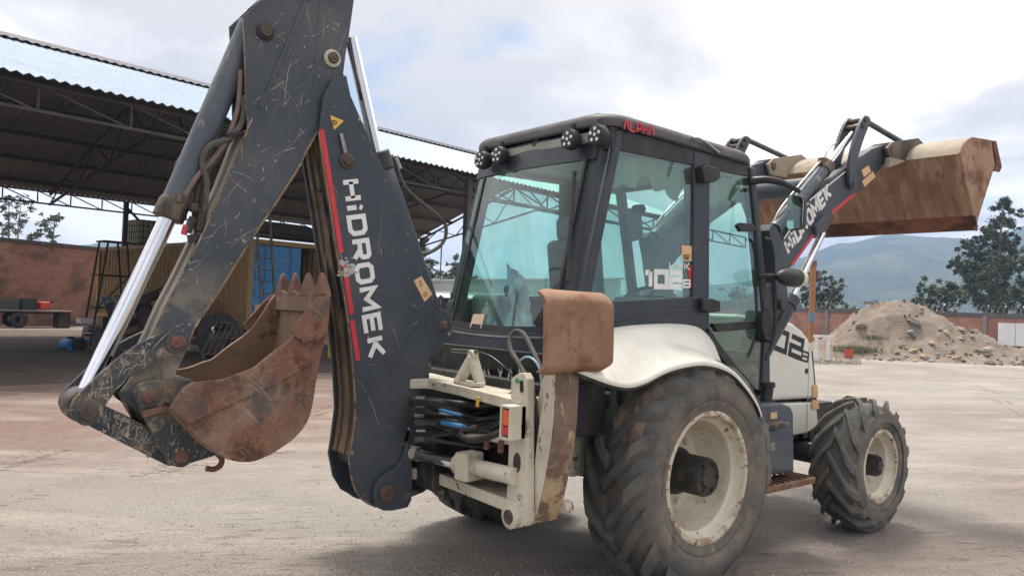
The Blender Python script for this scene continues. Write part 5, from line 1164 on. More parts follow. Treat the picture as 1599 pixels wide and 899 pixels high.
# ================================================================== distant hills
def hill_h(a, r):
    """a: compass angle from +X in degrees; height of the ridge"""
    keys = [(-180, 60), (-60, 70), (-20, 150), (0, 165), (10, 150), (15, 136), (19, 124), (24, 128), (27, 112), (30, 84), (34, 52), (40, 36), (50, 30), (60, 34), (68, 46), (74, 62), (78, 70), (82, 60), (90, 56), (110, 66), (180, 60)]
    for (a0, h0), (a1, h1) in zip(keys, keys[1:]):
        if a0 <= a <= a1: t = (a-a0)/(a1-a0); t = t*t*(3-2*t); return h0+(h1-h0)*t
    return 60
b = MB(); NA, NR = 260, 16
def hf(u, v):
    a = -30+150*u; r = 620+780*v; ar = math.radians(a)
    prof = math.sin(math.pi*min(1, v*.62))**1.15
    h = hill_h(a, r)*prof*1.02; x, y = r*math.cos(ar), r*math.sin(ar)
    h += (noise.noise(Vector((x*.006, y*.006, 5)))*16+noise.noise(Vector((x*.018, y*.018, 8)))*7+noise.noise(Vector((x*.06, y*.06, 2)))*3.0)*prof
    return Vector((x, y, h-4))
b.grid(NA, NR*2, hf)
m_hill = mat('forested_hillside', (.030, .045, .026), (.055, .070, .036), .02, .95, layers=[dict(c=(.10, .115, .06), s=.008, lo=.52, hi=.62, amt=.75), dict(c=(.02, .032, .02), s=.05, lo=.5, hi=.6, amt=.7), dict(c=(.35, .33, .29), s=.05, lo=.73, hi=.75, amt=.6)])
tag(b.build('hills', m_hill, None, sharp=180), kind='structure')

# ================================================================== open shed
SA = math.radians(8.66); SV = Vector((math.cos(SA), math.sin(SA), 0)); NV = Vector((-SV.y, SV.x, 0)); SO = Vector((-2.365, 11.963, 0))
def SH(s, n, z): return SO+SV*s+NV*n+Vector((0, 0, z))
SHED = thing('open_shed', 'large open-sided shed with blue-grey corrugated roof on steel trusses', 'shed', SH(8, 8, 0))
m_roofsheet = mat('blue_grey_roof_sheet', (.27, .35, .45), (.22, .30, .40), 1.2, .42, layers=[dict(c=(.30, .33, .36), s=.9, st=(3, .5, 1), lo=.55, hi=.7, amt=.5)])
m_under = mat('dull_roof_underside', (.19, .18, .165), (.15, .142, .13), 1.0, .8, layers=[dict(c=(.17, .15, .11), s=.7, lo=.55, hi=.7, amt=.5)])
m_steelwork = mat('dark_steelwork', (.05, .046, .044), (.075, .06, .05), 2, .7, layers=[dict(c=RUST, s=5, lo=.6, hi=.7, amt=.5)])
m_cap = mat('dark_ridge_cap', (.040, .036, .055), None, 2, .6)
ZE, ZR, NF = 5.5, 8.30, 16.4; S0_, S1_ = -9.0, 24.4
def slope(n0, z0, n1, z1, name, mtop):
    b = MB(); per = .19; k = int((S1_-S0_)/per)*4; amp = .026; vs = []; fs = []
    for i in range(k+1):
        s = S0_+(S1_-S0_)*i/k; w = amp*math.cos(i*math.pi/2)
        for t in (0, .5, 1): vs.append(SH(s, n0+(n1-n0)*t, z0+(z1-z0)*t+w))
    for i in range(k):
        for j in range(2): fs.append((3*i+j, 3*i+3+j, 3*i+4+j, 3*i+1+j))
    n = len(vs); vs2 = [v-Vector((0, 0, .012)) for v in vs]
    b.add(vs, fs, 0); b.add(vs2, [f[::-1] for f in fs], 1)
    return b.build(name, [mtop, m_under], SHED, sharp=20, fix=False)
slope(-.35, ZE-.12, NF/2, ZR, 'near_roof_slope', m_roofsheet); slope(NF+.35, ZE-.12, NF/2, ZR, 'far_roof_slope', m_roofsheet)
b = MB(); k = 270; vs = []
for i in range(k+1):
    s = S0_+(S1_-S0_)*i/k; w = .045*(1 if i % 2 else 0)
    vs += [SH(s, NF/2-.45, ZR-.09+w), SH(s, NF/2, ZR+.16), SH(s, NF/2+.45, ZR-.09+w)]
b.add(vs, [(3*i+j, 3*i+3+j, 3*i+4+j, 3*i+1+j) for i in range(k) for j in range(2)]); b.build('ridge_cap', m_cap, SHED, sharp=30)
def zroof(n): return ZE+(ZR-ZE)*(1-abs(n-NF/2)/(NF/2))
for n in (0.6, 2.2, 3.8, 5.4, 7.0, 9.4, 11.0, 12.6, 14.2, 15.8):
    b = MB(); b.bar(SH(S0_, n, zroof(n)-.16), SH(S1_, n, zroof(n)-.16), .07, .14); b.build('purlin', m_steelwork, SHED)
for s in (-6.5, -.3, 5.9, 12.1, 18.3, 24.2):
    b = MB(); N_ = 12
    for i in range(N_):
        n0, n1 = NF*i/N_, NF*(i+1)/N_
        b.bar(SH(s, n0, zroof(n0)-.28), SH(s, n1, zroof(n1)-.28), .08, .08); zl = lambda n: zroof(n)*.55+5.05*.45-.45
        b.bar(SH(s, n0, zl(n0)), SH(s, n1, zl(n1)), .07, .07)
        b.bar(SH(s, n0 if i % 2 else n1, zroof(n0 if i % 2 else n1)-.28), SH(s, n1 if i % 2 else n0, zl(n1 if i % 2 else n0)), .04, .04)
    b.build('truss', m_steelwork, SHED)
def girder(n, zt, zb, s0, s1, step, name='eave_girder', w=.06):
    b = MB(); b.bar(SH(s0, n, zt), SH(s1, n, zt), w, w); b.bar(SH(s0, n, zb), SH(s1, n, zb), w, w); k = int((s1-s0)/step)
    for i in range(k+1):
        s = s0+(s1-s0)*i/k; b.bar(SH(s, n, zt), SH(s, n, zb), w*.7, w*.7)
        if i < k: b.bar(SH(s, n, zt), SH(s+(s1-s0)/k, n, zb), w*.6, w*.6)
    return b.build(name, m_steelwork, SHED)
girder(.05, 5.32, 4.86, S0_, 29.5, 1.55); girder(NF-.05, 5.30, 4.86, S0_, S1_, 1.1)
for s, n in ((-6.5, .05), (5.9+5.6, .05), (24.2, .05), (-6.5, NF-.05), (8.6, NF-.05), (18.3, NF-.05), (24.2, NF-.05)):
    b = MB(); b.bar(SH(s, n, 0), SH(s, n, 5.3), .16, .16, up=NV); b.box(SH(s, n, .03), (.4, .4, .06)); b.build('post', m_steelwork, SHED)
b = MB(); b.bar(SH(8.6, NF-.05, 5.1), SH(10.4, NF-.05, 3.4), .08, .08); b.build('brace', m_steelwork, SHED)
b = MB(); b.box(SH(5.5, 10, .012), (34, 20.5, .03), Matrix.Rotation(SA, 3, 'Z')); tag(b.build('shed_floor', mat('shaded_earth_floor', (.115, .085, .066), (.085, .064, .05), .8, .9, layers=[dict(c=(.18, .15, .12), s=2, lo=.55, hi=.7, amt=.6)], bump=(12, .02)), None), kind='structure')  # earth under the roof, the roof's shade put into its dark colour

# ================================================================== brick boundary wall beyond the shed
def brick_mat(name, c1, c2, mortar, dark, scale, rotz):
    m = bpy.data.materials.new(name); m.use_nodes = True; nt = m.node_tree; n = nt.nodes; l = nt.links; bs = n['Principled BSDF']; bs.inputs['Roughness'].default_value = .9
    tc = n.new('ShaderNodeTexCoord'); mp = n.new('ShaderNodeMapping'); mp.inputs['Rotation'].default_value = (math.pi/2, 0, 0)
    m0 = n.new('ShaderNodeMapping'); m0.inputs['Rotation'].default_value = (0, 0, -rotz); l.new(tc.outputs['Object'], m0.inputs[0])
    l.new(m0.outputs[0], mp.inputs[0]); bt = n.new('ShaderNodeTexBrick'); l.new(mp.outputs[0], bt.inputs[0])
    bt.inputs['Scale'].default_value = scale; bt.inputs['Color1'].default_value = (*c1, 1); bt.inputs['Color2'].default_value = (*c2, 1); bt.inputs['Mortar'].default_value = (*mortar, 1)
    bt.inputs['Brick Width'].default_value = .5; bt.inputs['Row Height'].default_value = .2; bt.inputs['Mortar Size'].default_value = .018
    t = n.new('ShaderNodeTexNoise'); t.inputs['Scale'].default_value = 1.4; t.inputs['Detail'].default_value = 7; l.new(tc.outputs['Object'], t.inputs['Vector'])
    r = n.new('ShaderNodeMapRange'); r.inputs['From Min'].default_value = .45; r.inputs['From Max'].default_value = .66; l.new(t.outputs[0], r.inputs[0])
    x = n.new('ShaderNodeMix'); x.data_type = 'RGBA'; l.new(r.outputs[0], x.inputs[0]); l.new(bt.outputs[0], x.inputs[6]); x.inputs[7].default_value = (*dark, 1); l.new(x.outputs[2], bs.inputs['Base Color'])
    bp = n.new('ShaderNodeBump'); bp.inputs['Distance'].default_value = .01; bp.inputs['Strength'].default_value = .8; bp.invert = True; l.new(bt.outputs['Fac'], bp.inputs['Height']); l.new(bp.outputs[0], bs.inputs['Normal']); return m
m_brickL = brick_mat('sooty_brick', (.24, .10, .066), (.31, .14, .088), (.20, .16, .13), (.115, .066, .05), 2.0, SA)
m_conc = mat('weathered_concrete', (.24, .235, .22), (.18, .175, .165), 1.5, .9, bump=(20, .004))
WL = thing('brick_wall', 'tall sooty red brick boundary wall seen under the shed roof', 'wall', SH(2, 25, 0))
b = MB(); zt0 = 3.85
b.prism([(-14, 0), (16, 0), (16, 3.65), (10, 3.75), (4, 3.9), (-14, 4.1)], 0, .22); RM = Matrix.Rotation(SA, 3, 'Z')
b.v = [tuple(SH(x, 25+y, z)) for x, y, z in b.v]; b.build('brickwork', m_brickL, WL)
b = MB(); b.prism([(-14, 4.1), (4, 3.9), (10, 3.75), (16, 3.65), (16, 3.80), (10, 3.9), (4, 4.06), (-14, 4.27)], -.06, .28); b.v = [tuple(SH(x, 25+y, z)) for x, y, z in b.v]; b.build('coping', mat('dark_coping', (.06, .05, .045), (.09, .08, .07), 2, .9), WL)
for s in (.2, 13):
    b = MB(); b.box(SH(s, 24.95, 2.0), (.35, .4, 4.0), RM); b.build('pier', m_conc, WL)

# ================================================================== shipping container with blue door, tank, ladder and sheets
KP = A(392, 373, 22); ks, kn = (KP-SO).dot(SV), (KP-SO).dot(NV); zt_, hC = 3.37, 2.59; zb_ = zt_-hC
m_ochre = mat('ochre_container_paint', (.40, .255, .105), (.34, .21, .085), 1.0, .6, layers=[dict(c=RUST, s=3, st=(2, 2, .5), lo=.58, hi=.68, amt=.7), dict(c=(.16, .11, .07), s=1.2, lo=.55, hi=.7, amt=.4)])
m_bluec = mat('blue_container_door', (.085, .31, .60), (.07, .27, .54), 1.5, .5, layers=[dict(c=(.30, .33, .36), s=5, lo=.66, hi=.70, amt=.8), dict(c=RUST, s=9, lo=.66, hi=.7, amt=.7)])
CT_ = thing('shipping_container', 'ochre corrugated shipping container with a blue door under the shed', 'container', SH(ks+1.2, kn+5, zb_))
Lc, Wc = 11.0, 2.44
def corr_wall(p0, p1, z0, z1, m, name, out, per=.28, amp=.04):
    d = (p1-p0); L = d.length; d.normalize(); k = max(2, int(L/per))*4; vs = []
    for i in range(k+1):
        w = amp*(1 if (i % 4) in (0, 1) else -1); q = p0+d*(L*i/k)+out*w
        vs += [(q.x, q.y, z0), (q.x, q.y, z1)]
    b = MB(); b.add(vs, [(2*i, 2*i+2, 2*i+3, 2*i+1) for i in range(k)]); return b.build(name, m, CT_, sharp=20)
for s in (0.02, Wc-.02): corr_wall(SH(ks+s, kn+.1, 0), SH(ks+s, kn+Lc, 0), zb_+.12, zt_-.12, m_ochre, 'side_wall', -SV)
corr_wall(SH(ks, kn+Lc-.03, 0), SH(ks+Wc, kn+Lc-.03, 0), zb_+.12, zt_-.12, m_ochre, 'end_wall', NV)
b = MB(); b.box(SH(ks+Wc/2, kn+Lc/2, zt_-.03), (Wc-.04, Lc-.04, .05), RM); b.build('top', m_ochre, CT_)
b = MB(); b.box(SH(ks+Wc/2, kn+Lc/2, zb_+.05), (Wc-.1, Lc-.1, .1), RM); b.build('floor', m_steelwork, CT_)
for z in (zb_+.06, zt_-.06):
    for s in (0, Wc):
        b = MB(); b.bar(SH(ks+s, kn, z), SH(ks+s, kn+Lc, z), .12, .12); b.build('rail', m_ochre, CT_)
    for n in (0, Lc):
        b = MB(); b.bar(SH(ks+.07, kn+n, z), SH(ks+Wc-.07, kn+n, z), .13, .135); b.build('cross_rail', m_ochre, CT_)
for s in (0, Wc):
    for n in (0, Lc): b = MB(); b.bar(SH(ks+s, kn+n, zb_), SH(ks+s, kn+n, zt_+.002), .15, .15, up=NV); b.build('corner_post', m_ochre if s or n else m_ochre, CT_)
dr = empty('door', (0, 0, 0), CT_); dr.location = (0, 0, 0)
b = MB(); b.box(SH(ks+.88, kn+.0, (zb_+zt_)/2), (1.56, .04, hC-.30), RM); 
for z in (.55, 1.05, 1.55, 2.05): b.box(SH(ks+.88, kn-.03, zb_+z), (1.42, .05, .24), RM)
b.build('door_leaf', m_bluec, dr, bevel=.012)
for s in (.45, 1.30):
    b = MB(); b.tube([SH(ks+s, kn-.085, zb_+.12), SH(ks+s, kn-.085, zt_-.15)], .018, 10); b.build('lock_bar', m_bluec, dr)
decal('door_placard', [SH(ks+.18+dx, kn-.062, zb_+.45+dz) for dx, dz in ((0, 0), (.30, 0), (.30, .26), (0, .26))], -NV, m_label, dr)
b = MB(); b.box(SH(ks+Wc+.04, kn-.55, (zb_+zt_)/2), (.05, 1.1, hC-.3), RM); b.build('door', m_steelwork, CT_, bevel=.01)
bk_ = random.Random(5)
for s in (.2, Wc-.2):
    for n in (.4, Lc*.5, Lc-.4):
        o = None; b = MB()
        b.box(SH(ks+s, kn+n, zb_/2), (.5, .5, zb_-.004), RM); o = b.build('sleeper_stack', mat('old_timber', (.12, .09, .065), (.17, .13, .09), 3, .9) if 'old_timber' not in bpy.data.materials else bpy.data.materials['old_timber'], CT_, bevel=.01)
# IBC tank on the container
q = A(221, 364, 27.2); qs, qn = (q-SO).dot(SV), (q-SO).dot(NV)
cI = SH(ks+1.15, kn+Lc-1.2, zt_)
IB = thing('water_tank', 'white plastic tank in a steel cage on top of the ochre container', 'tank', cI)
b = MB(); b.box(cI+Vector((0, 0, .62)), (.98, 1.12, .92), RM); b.build('bottle', mat('yellowed_plastic', (.52, .48, .30), (.45, .41, .25), 2, .5), IB, bevel=.06, seg=3)
b = MB(); b.box(cI+Vector((0, 0, .07)), (1.0, 1.2, .13), RM); b.build('pallet', m_steelwork, IB, bevel=.01)
b = MB()
for z in (.18, .4, .62, .84, 1.06):
    P = [cI+RM @ Vector((x, y, z)) for x, y in ((-.53, -.60), (.53, -.60), (.53, .60), (-.53, .60), (-.53, -.60))]
    for a, c in zip(P, P[1:]): b.bar(a, c, .022)
for i in range(7):
    t = -.53+1.06*i/6
    for y in (-.60, .60): b.bar(cI+RM @ Vector((t, y, .12)), cI+RM @ Vector((t, y, 1.08)), .022)
    t = -.6+1.2*i/6
    for x in (-.53, .53): b.bar(cI+RM @ Vector((x, t, .12)), cI+RM @ Vector((x, t, 1.08)), .022)
b.build('cage', m_steelwork, IB)
# leaning ladder
def ladder(name, label, foot, topp, w, n, m, wdir):
    t = thing(name, label, 'ladder', foot); f, e = Vector(foot), Vector(topp); wd = Vector(wdir).normalized()*w/2
    for s in (-1, 1): b = MB(); b.bar(f+wd*s, e+wd*s, .045, .06, up=wd); b.build('rail', m, t)
    for i in range(n):
        p = f.lerp(e, (i+.5)/n); b = MB(); b.tube([p-wd, p+wd], .018, 8); b.build('rung', m, t)
    return t
lt, lf = A(411, 340, 21.4), A(428, 480, 20.8)
ladder('ladder', 'grey ladder leaning against the blue container door', (lf.x, lf.y, .02), lt, .42, 12, mat('weathered_ladder', (.17, .15, .125), (.12, .105, .09), 4, .8), SV)
# corrugated sheets stacked on the container, and a dark drum with a red cloth
m_sheet = mat('rusty_loose_sheet', (.16, .13, .105), (.22, .17, .13), 2, .8, layers=[dict(c=RUST, s=3, lo=.55, hi=.66, amt=.6)])
for k_ in range(3):
    t0_ = SH(ks+.1+.15*k_, kn+.5, zt_+.10+.10*k_); b = MB()
    def sheet(u, v): n = 2.6*u; return t0_+SV*(3.4*v)+NV*n+Vector((0, 0, .35*n*.62+.035*math.sin(n*2*math.pi/.25)))
    b.grid(66, 3, sheet); o = b.build('roofing_sheet', m_sheet, None, sharp=20)
    tag(o, ['rusty corrugated sheet, lowest of three stacked on the container', 'rusty corrugated sheet, middle one of three stacked on the container', 'rusty corrugated sheet, topmost of three stacked on the container'][k_], 'roofing sheet', 'loose roofing sheets on the container')
q = SH(ks+1.7, kn+2.6, zt_+1.1); DRM = thing('drum', 'dark drum with a red rim lying on the roofing sheets', 'drum', q)
b = MB(); b.tube([q+Vector((-.3, 0, .3)), q+Vector((.35, .1, .32))], .28, 18); b.build('barrel', m_steelwork, DRM, sharp=40)
b = MB(); b.tube([q+Vector((.20, .08, .30)), q+Vector((.26, .09, .31))], .292, 18); b.build('red_band', m_red, DRM, sharp=40)

# ================================================================== clutter under the shed
m_scrap = mat('oily_scrap', (.055, .045, .04), (.095, .07, .055), 3, .8, layers=[dict(c=RUST, s=4, lo=.55, hi=.65, amt=.7)])
m_oldtyre = mat('old_tyre', (.028, .027, .027), (.05, .047, .043), 3, .85)
# flat cart
cb = G(55, 511); cs, cn = (cb-SO).dot(SV), (cb-SO).dot(NV)
CART = thing('flat_cart', 'long low flat cart with two wheels by the brick wall', 'cart', (cb.x, cb.y, 0))
b = MB()
for i in range(5): b.box(SH(cs-1.2, cn-.5+.25*i, .74), (5.2, .235, .06), RM)
b.build('deck_boards', mat('grey_boards', (.20, .17, .145), (.15, .125, .105), 2, .9), CART)
b = MB(); b.bar(SH(cs-3.7, cn, .66), SH(cs+1.3, cn, .66), .1, .1); b.bar(SH(cs-.8, cn-.55, .5), SH(cs-.8, cn+.55, .5), .08, .08); b.build('frame', m_steelwork, CART)
for y in (-.52, .52):
    c = SH(cs-.8, cn+y, .36); b = MB(); b.lathe([(.16, -.08), (.33, -.08), (.36, -.04), (.36, .04), (.33, .08), (.16, .08)], (0, 0, 0), 'Y', 28); b.v = [tuple(c+RM @ Vector(v)) for v in b.v]; b.build('wheel', m_oldtyre, CART, sharp=40)
for s in (1.05,):
    b = MB(); b.box(SH(cs+s, cn, .35), (.5, .7, .69), RM); b.build('stand', m_scrap, CART, bevel=.01)
q = SH(cs+.30, cn, .775); RB = thing('red_canister', 'red canister lying on the flat cart', 'canister', q); b = MB(); b.box(q+Vector((.0, 0, .20)), (.55, .3, .36), Matrix.Rotation(.5, 3, 'Z')); b.build('body', mat('red_plastic', (.52, .06, .04), (.42, .05, .035), 5, .5), RB, bevel=.07, seg=3); b = MB(); b.tube([q+Vector((.22, 0, .34)), q+Vector((.36, 0, .42))], .05, 10); b.build('spout', m_dark, RB)
for i, (ds, lb) in enumerate(((-.35, 'dark green crate beside the red canister on the cart'), (-1.3, 'long grey crate further along the flat cart'))):
    q = SH(cs+ds, cn, .775); c_ = thing('crate', lb, 'crate', q); w = .55 if i == 0 else 1.1; h = .5 if i == 0 else .42; mc = mat('crate_%d' % i, (.03, .045, .04) if i == 0 else (.07, .07, .068), None, 3, .7)
    b = MB()
    for x, y, dx, dy in ((0, -.27, w, .03), (0, .27, w, .03), (-w/2+.015, 0, .03, .51), (w/2-.015, 0, .03, .51)): b.box(q+RM @ Vector((x, y, h/2)), (dx, dy, h), RM)
    b.build('sides', mc, c_); b = MB(); b.box(q+Vector((0, 0, .02)), (w-.07, .5, .03), RM); b.build('base', mc, c_)
# blue wheeled floor saw / washer with engine
mb_ = G(143, 547); BM = thing('engine_washer', 'blue tubular framed machine with small engine and white tank near the bucket', 'machine', (mb_.x, mb_.y, 0))
m_bluef = mat('blue_frame_paint', (.05, .22, .48), (.04, .18, .40), 4, .5, layers=[dict(c=(.12, .10, .09), s=6, lo=.55, hi=.68, amt=.6)])
vx = SV; vy = NV
def L(x, y, z): return Vector((mb_.x, mb_.y, 0))+vx*x+vy*y+Vector((0, 0, z))
b = MB()
for y in (-.25, .25): b.tube(spline([L(-.55, y, .25), L(-.1, y, .30), L(.45, y, .32), L(.62, y, .75), L(.42, y, 1.25), L(.30, y, 1.55)], 5), .036, 8)
for x, z in ((.30, 1.55), (.62, .75), (-.1, .30)): b.tube([L(x, -.25, z), L(x, .25, z)], .026, 8)
b.build('frame', m_bluef, BM)
b = MB(); b.box(L(.50, 0, 1.05), (.08, .44, .5), Matrix.Rotation(SA, 3, 'Z') @ Matrix.Rotation(-.35, 3, 'Y')); b.build('panel', m_dark, BM, bevel=.01)
decal('plate', [L(.44+dx, -.02+dy, 1.0+dz) for dx, dy, dz in ((-.02, -.30, 0), (.20, -.30, 0), (.14, -.30, .2), (-.08, -.30, .2))], -NV, m_white, BM)
b = MB(); b.box(L(-.02, 0, .55), (.36, .34, .32), RM); b.box(L(.18, 0, .5), (.12, .3, .24), RM); b.tube([L(-.25, -.1, .5), L(-.05, -.22, .5)], .07, 12); b.build('engine', m_steel, BM, bevel=.02)
b = MB(); b.box(L(-.22, 0, .84), (.40, .30, .16), RM); b.build('fuel_tank', m_white, BM, bevel=.04, seg=3)
for y in (-.33, .33):
    b = MB(); b.tube([L(-.45, y-.06, .19), L(-.45, y+.06, .19)], .19, 22); b.build('wheel', m_oldtyre, BM, sharp=40)
b = MB(); b.tube([L(-.62, -.3, .18), L(-.62, .3, .18)], .16, 22); b.build('drum', m_bluef, BM, sharp=40)
b = MB(); b.tube(spline([L(-.7, -.2, .15), L(-1.1, -.4, .05), L(-1.6, -.3, .03), L(-2.2, -.6, .03)], 6), .02, 8); b.build('hose', mat('green_hose', (.03, .16, .09), None, 3, .5), BM)
# steel access frame, scrap machine, tyres, logs
fs_ = A(172, 470, 24); ff = G(172, 545)
FS = thing('steel_trestle', 'tall rusty steel trestle standing before the ochre container', 'trestle', (fs_.x, fs_.y, 0))
b = MB(); o0 = Vector((fs_.x, fs_.y, 0))
for s in (-.5, .5):
    for n in (-.35, .35): b.bar(o0+SV*s*1.3+NV*n, o0+SV*s*.55+NV*n+Vector((0, 0, 3.25)), .05)
for z in (1.2, 2.2, 3.25):
    w = .65-.375*z/3.25/1.3
    for n in (-.35, .35): b.bar(o0-SV*w+NV*n+Vector((0, 0, z)), o0+SV*w+NV*n+Vector((0, 0, z)), .045)
    for s in (-w, w): b.bar(o0+SV*s-NV*.35+Vector((0, 0, z)), o0+SV*s+NV*.35+Vector((0, 0, z)), .045)
b.bar(o0-SV*.5-NV*.35+Vector((0, 0, 1.2)), o0+SV*.4-NV*.35+Vector((0, 0, 2.2)), .035); b.build('frame', m_steelwork, FS)
def junk(name, label, cat, px, py, seed, w, h, n=9):
    p = G(px, py); r = random.Random(seed); t = thing(name, label, cat, (p.x, p.y, 0))
    for i in range(n):
        b = MB(); z = h*(i+.4)/n*.8; k = r.randrange(3); c = Vector((p.x, p.y, 0))+SV*r.uniform(-w, w)*(1-.6*z/h)+NV*r.uniform(-.4, .4)+Vector((0, 0, max(.15, z)))
        if k == 0: b.box(c, (r.uniform(.3, .8), r.uniform(.2, .5), r.uniform(.15, .4)), Matrix.Rotation(r.uniform(-.6, .6), 3, 'Y') @ Matrix.Rotation(r.uniform(0, 3), 3, 'Z'))
        elif k == 1: b.tube([c-SV*.3+Vector((0, 0, -.1)), c+SV*r.uniform(.3, .8)+Vector((0, 0, r.uniform(-.1, .4)))], r.uniform(.05, .16), 12)
        else: b.lathe([(.1, -.1), (.25, -.1), (.28, 0), (.25, .1), (.1, .1)], c, 'XYZ'[r.randrange(3)], 20)
        b.build(['beam_piece', 'pipe_piece', 'hub_piece'][k], m_scrap if i % 3 else mat(name+str(i), (.20, .12, .05) if i % 2 else (.16, .155, .15), None, 3, .7), t, bevel=.01)
    return t
junk('scrap_heap', 'heap of oily machine parts below the ochre container wall', 'scrap', 232, 552, 2, 1.5, 2.0, 22)
junk('parts_pile', 'pile of rusty parts beneath the blue container door', 'scrap', 372, 545, 5, .9, 1.6, 16)
junk('engine_block', 'dark engine block and bits before the trestle', 'scrap', 212, 535, 9, .8, 1.5, 12)
def tyre_thing(label, c, R, tilt):
    t = thing('old_tyre', label, 'tyre', c, 'old tyres under the shed'); b = MB(); b.lathe([(R*.55, -.11), (R*.85, -.12), (R, -.07), (R, .07), (R*.85, .12), (R*.55, .11), (R*.5, 0)], (0, 0, 0), 'Y', 32, closed=True)
    M3 = RM @ Matrix.Rotation(tilt, 3, 'X'); b.v = [tuple(Vector(c)+Vector((0, 0, R*.96))+M3 @ Vector(v)) for v in b.v]; b.build('tread', m_oldtyre, t, sharp=40)
p = A(345, 480, 20.5); tyre_thing('large old tyre leaning on the ochre container wall', (p.x, p.y, .02), .62, -.2)
p = A(358, 500, 19.6); tyre_thing('smaller old tyre before the large leaning tyre', (p.x, p.y, .02), .42, -.3)
m_log = mat('pale_log', (.33, .27, .20), (.26, .21, .155), 3, .9, layers=[dict(c=(.13, .10, .08), s=4, st=(4, 4, 1), lo=.58, hi=.66, amt=.7)])
lg = G(347, 551)
for i, (dn, dz, lb) in enumerate(((0, .16, 'pale log lying nearest on the shed floor edge'), (.34, .16, 'pale log lying just behind the nearest log'), (.17, .44, 'pale log resting on top of two logs'))):
    e = Vector((lg.x, lg.y, dz))+NV*dn; b = MB(); b.tube([e-SV*2.6+NV*.5, e-SV*1.2+NV*.22, e], [.15, .16, .15], 16); o = b.build('log', m_log, None, sharp=40); tag(o, lb, 'log', 'logs on the floor')
RKp = A(345, 500, 18.6); rack = thing('wire_rack', 'small bent steel rack tipped over the parts', 'rack', (RKp.x, RKp.y, 0)); b = MB()
for i in range(7): a_ = Vector((RKp.x, RKp.y, .3))+SV*(-.45+.15*i); b.bar(a_, a_+SV*.35+Vector((0, 0, .75)), .03)
for z in (0, .37, .75): a_ = Vector((RKp.x, RKp.y, .3+z))+SV*(-.5+.45*z); b.bar(a_, a_+SV*1.0, .03)
b.build('bars', m_scrap, rack); b = MB(); 
for s in (-.4, .4): b.bar(Vector((RKp.x, RKp.y, 0))+SV*s, Vector((RKp.x, RKp.y, .32))+SV*s, .04)
b.build('feet', m_scrap, rack)
yp = G(516, 560); YPp = thing('bollard', 'short yellow post standing behind the boom', 'bollard', (yp.x, yp.y, 0)); b = MB(); b.tube([(yp.x, yp.y, 0), (yp.x, yp.y, .85), (yp.x, yp.y, .9)], [.09, .09, .05], 14); b.build('tube', mat('yellow_paint', (.62, .42, .04), None, 3, .5), YPp, sharp=40); b = MB(); b.box((yp.x, yp.y, .02), (.3, .3, .04)); b.build('base_plate', m_steelwork, YPp)
# ================================================================== right-hand boundary wall
W0, W1 = Vector((53.74, 26.36, 0)), Vector((56.04, 14.06, 0)); WD = (W1-W0).normalized(); WNn = Vector((WD.y, -WD.x, 0)); WNn = -WNn if WNn.dot(CAM_LOC-W0) < 0 else WNn; WA = math.atan2(WD.y, WD.x)
def WP(t, o, z): return W0+WD*t+WNn*o+Vector((0, 0, z))
RW3 = Matrix.Rotation(WA, 3, 'Z')
WR = thing('boundary_wall', 'red brick boundary wall with concrete posts and coiled wire behind the dirt mound', 'wall', WP(5, 0, 0))
m_brickR = brick_mat('red_brick', (.36, .15, .10), (.42, .19, .13), (.33, .27, .23), (.27, .13, .095), 2.0, WA)
T0_, T1_ = -44.0, 42.0; PS = 3.55
b = MB(); b.box(WP((T0_+T1_)/2, 0, 1.15), (T1_-T0_, .15, 2.3), RW3); b.build('brickwork', m_brickR, WR)
b = MB(); b.box(WP((T0_+T1_)/2, 0, 2.44), (T1_-T0_, .30, .30), RW3); b.build('coping', mat('dark_weathered_coping', (.12, .118, .11), (.085, .082, .078), 1.5, .9), WR, bevel=.02)
t = T0_+1.0
while t < T1_:
    b = MB(); b.box(WP(t, .06, 1.2), (.26, .30, 2.38), RW3); b.build('post', m_conc, WR, bevel=.01)
    b = MB(); b.bar(WP(t, .0, 2.5), WP(t, .0, 3.35), .05); b.build('wire_stake', m_steelwork, WR); t += PS
b = MB(); k = int((T1_-T0_)/.34*10); P = []
for i in range(k):
    a = 2*math.pi*i/10; P.append(WP(T0_+(T1_-T0_)*i/k, .26*math.cos(a), 2.88+.26*math.sin(a)))
b.tube(P, .013, 4, False); b.build('razor_wire', m_steel, WR)
gq = [WP(0, .2, 0)]
gt0 = (U(1558, 530, 'X', 55.6)-W0).dot(WD); 
for i in range(2):
    pass
GT = thing('sheet_gate', 'white sheet metal panels standing against the red brick wall', 'gate', WP(gt0+1.2, .3, 0))
m_whitesheet = mat('white_sheet', (.74, .75, .76), (.66, .67, .69), 2, .5)
for i in range(4):
    b = MB(); b.box(WP(gt0+.52+1.02*i, .32, 1.18+.01*i), (.99, .04, 1.55), RW3)
    for k_ in range(4): b.box(WP(gt0+.16+1.02*i+.24*k_, .345, 1.18), (.03, .02, 1.5), RW3)
    b.build('panel', m_whitesheet, GT)
b = MB(); 
for i in range(3): b.bar(WP(gt0+.1+2*i, .28, 0), WP(gt0+.1+2*i, .28, .42), .08)
b.bar(WP(gt0, .28, .38), WP(gt0+4.1, .28, .38), .06); b.build('stand', m_steelwork, GT)

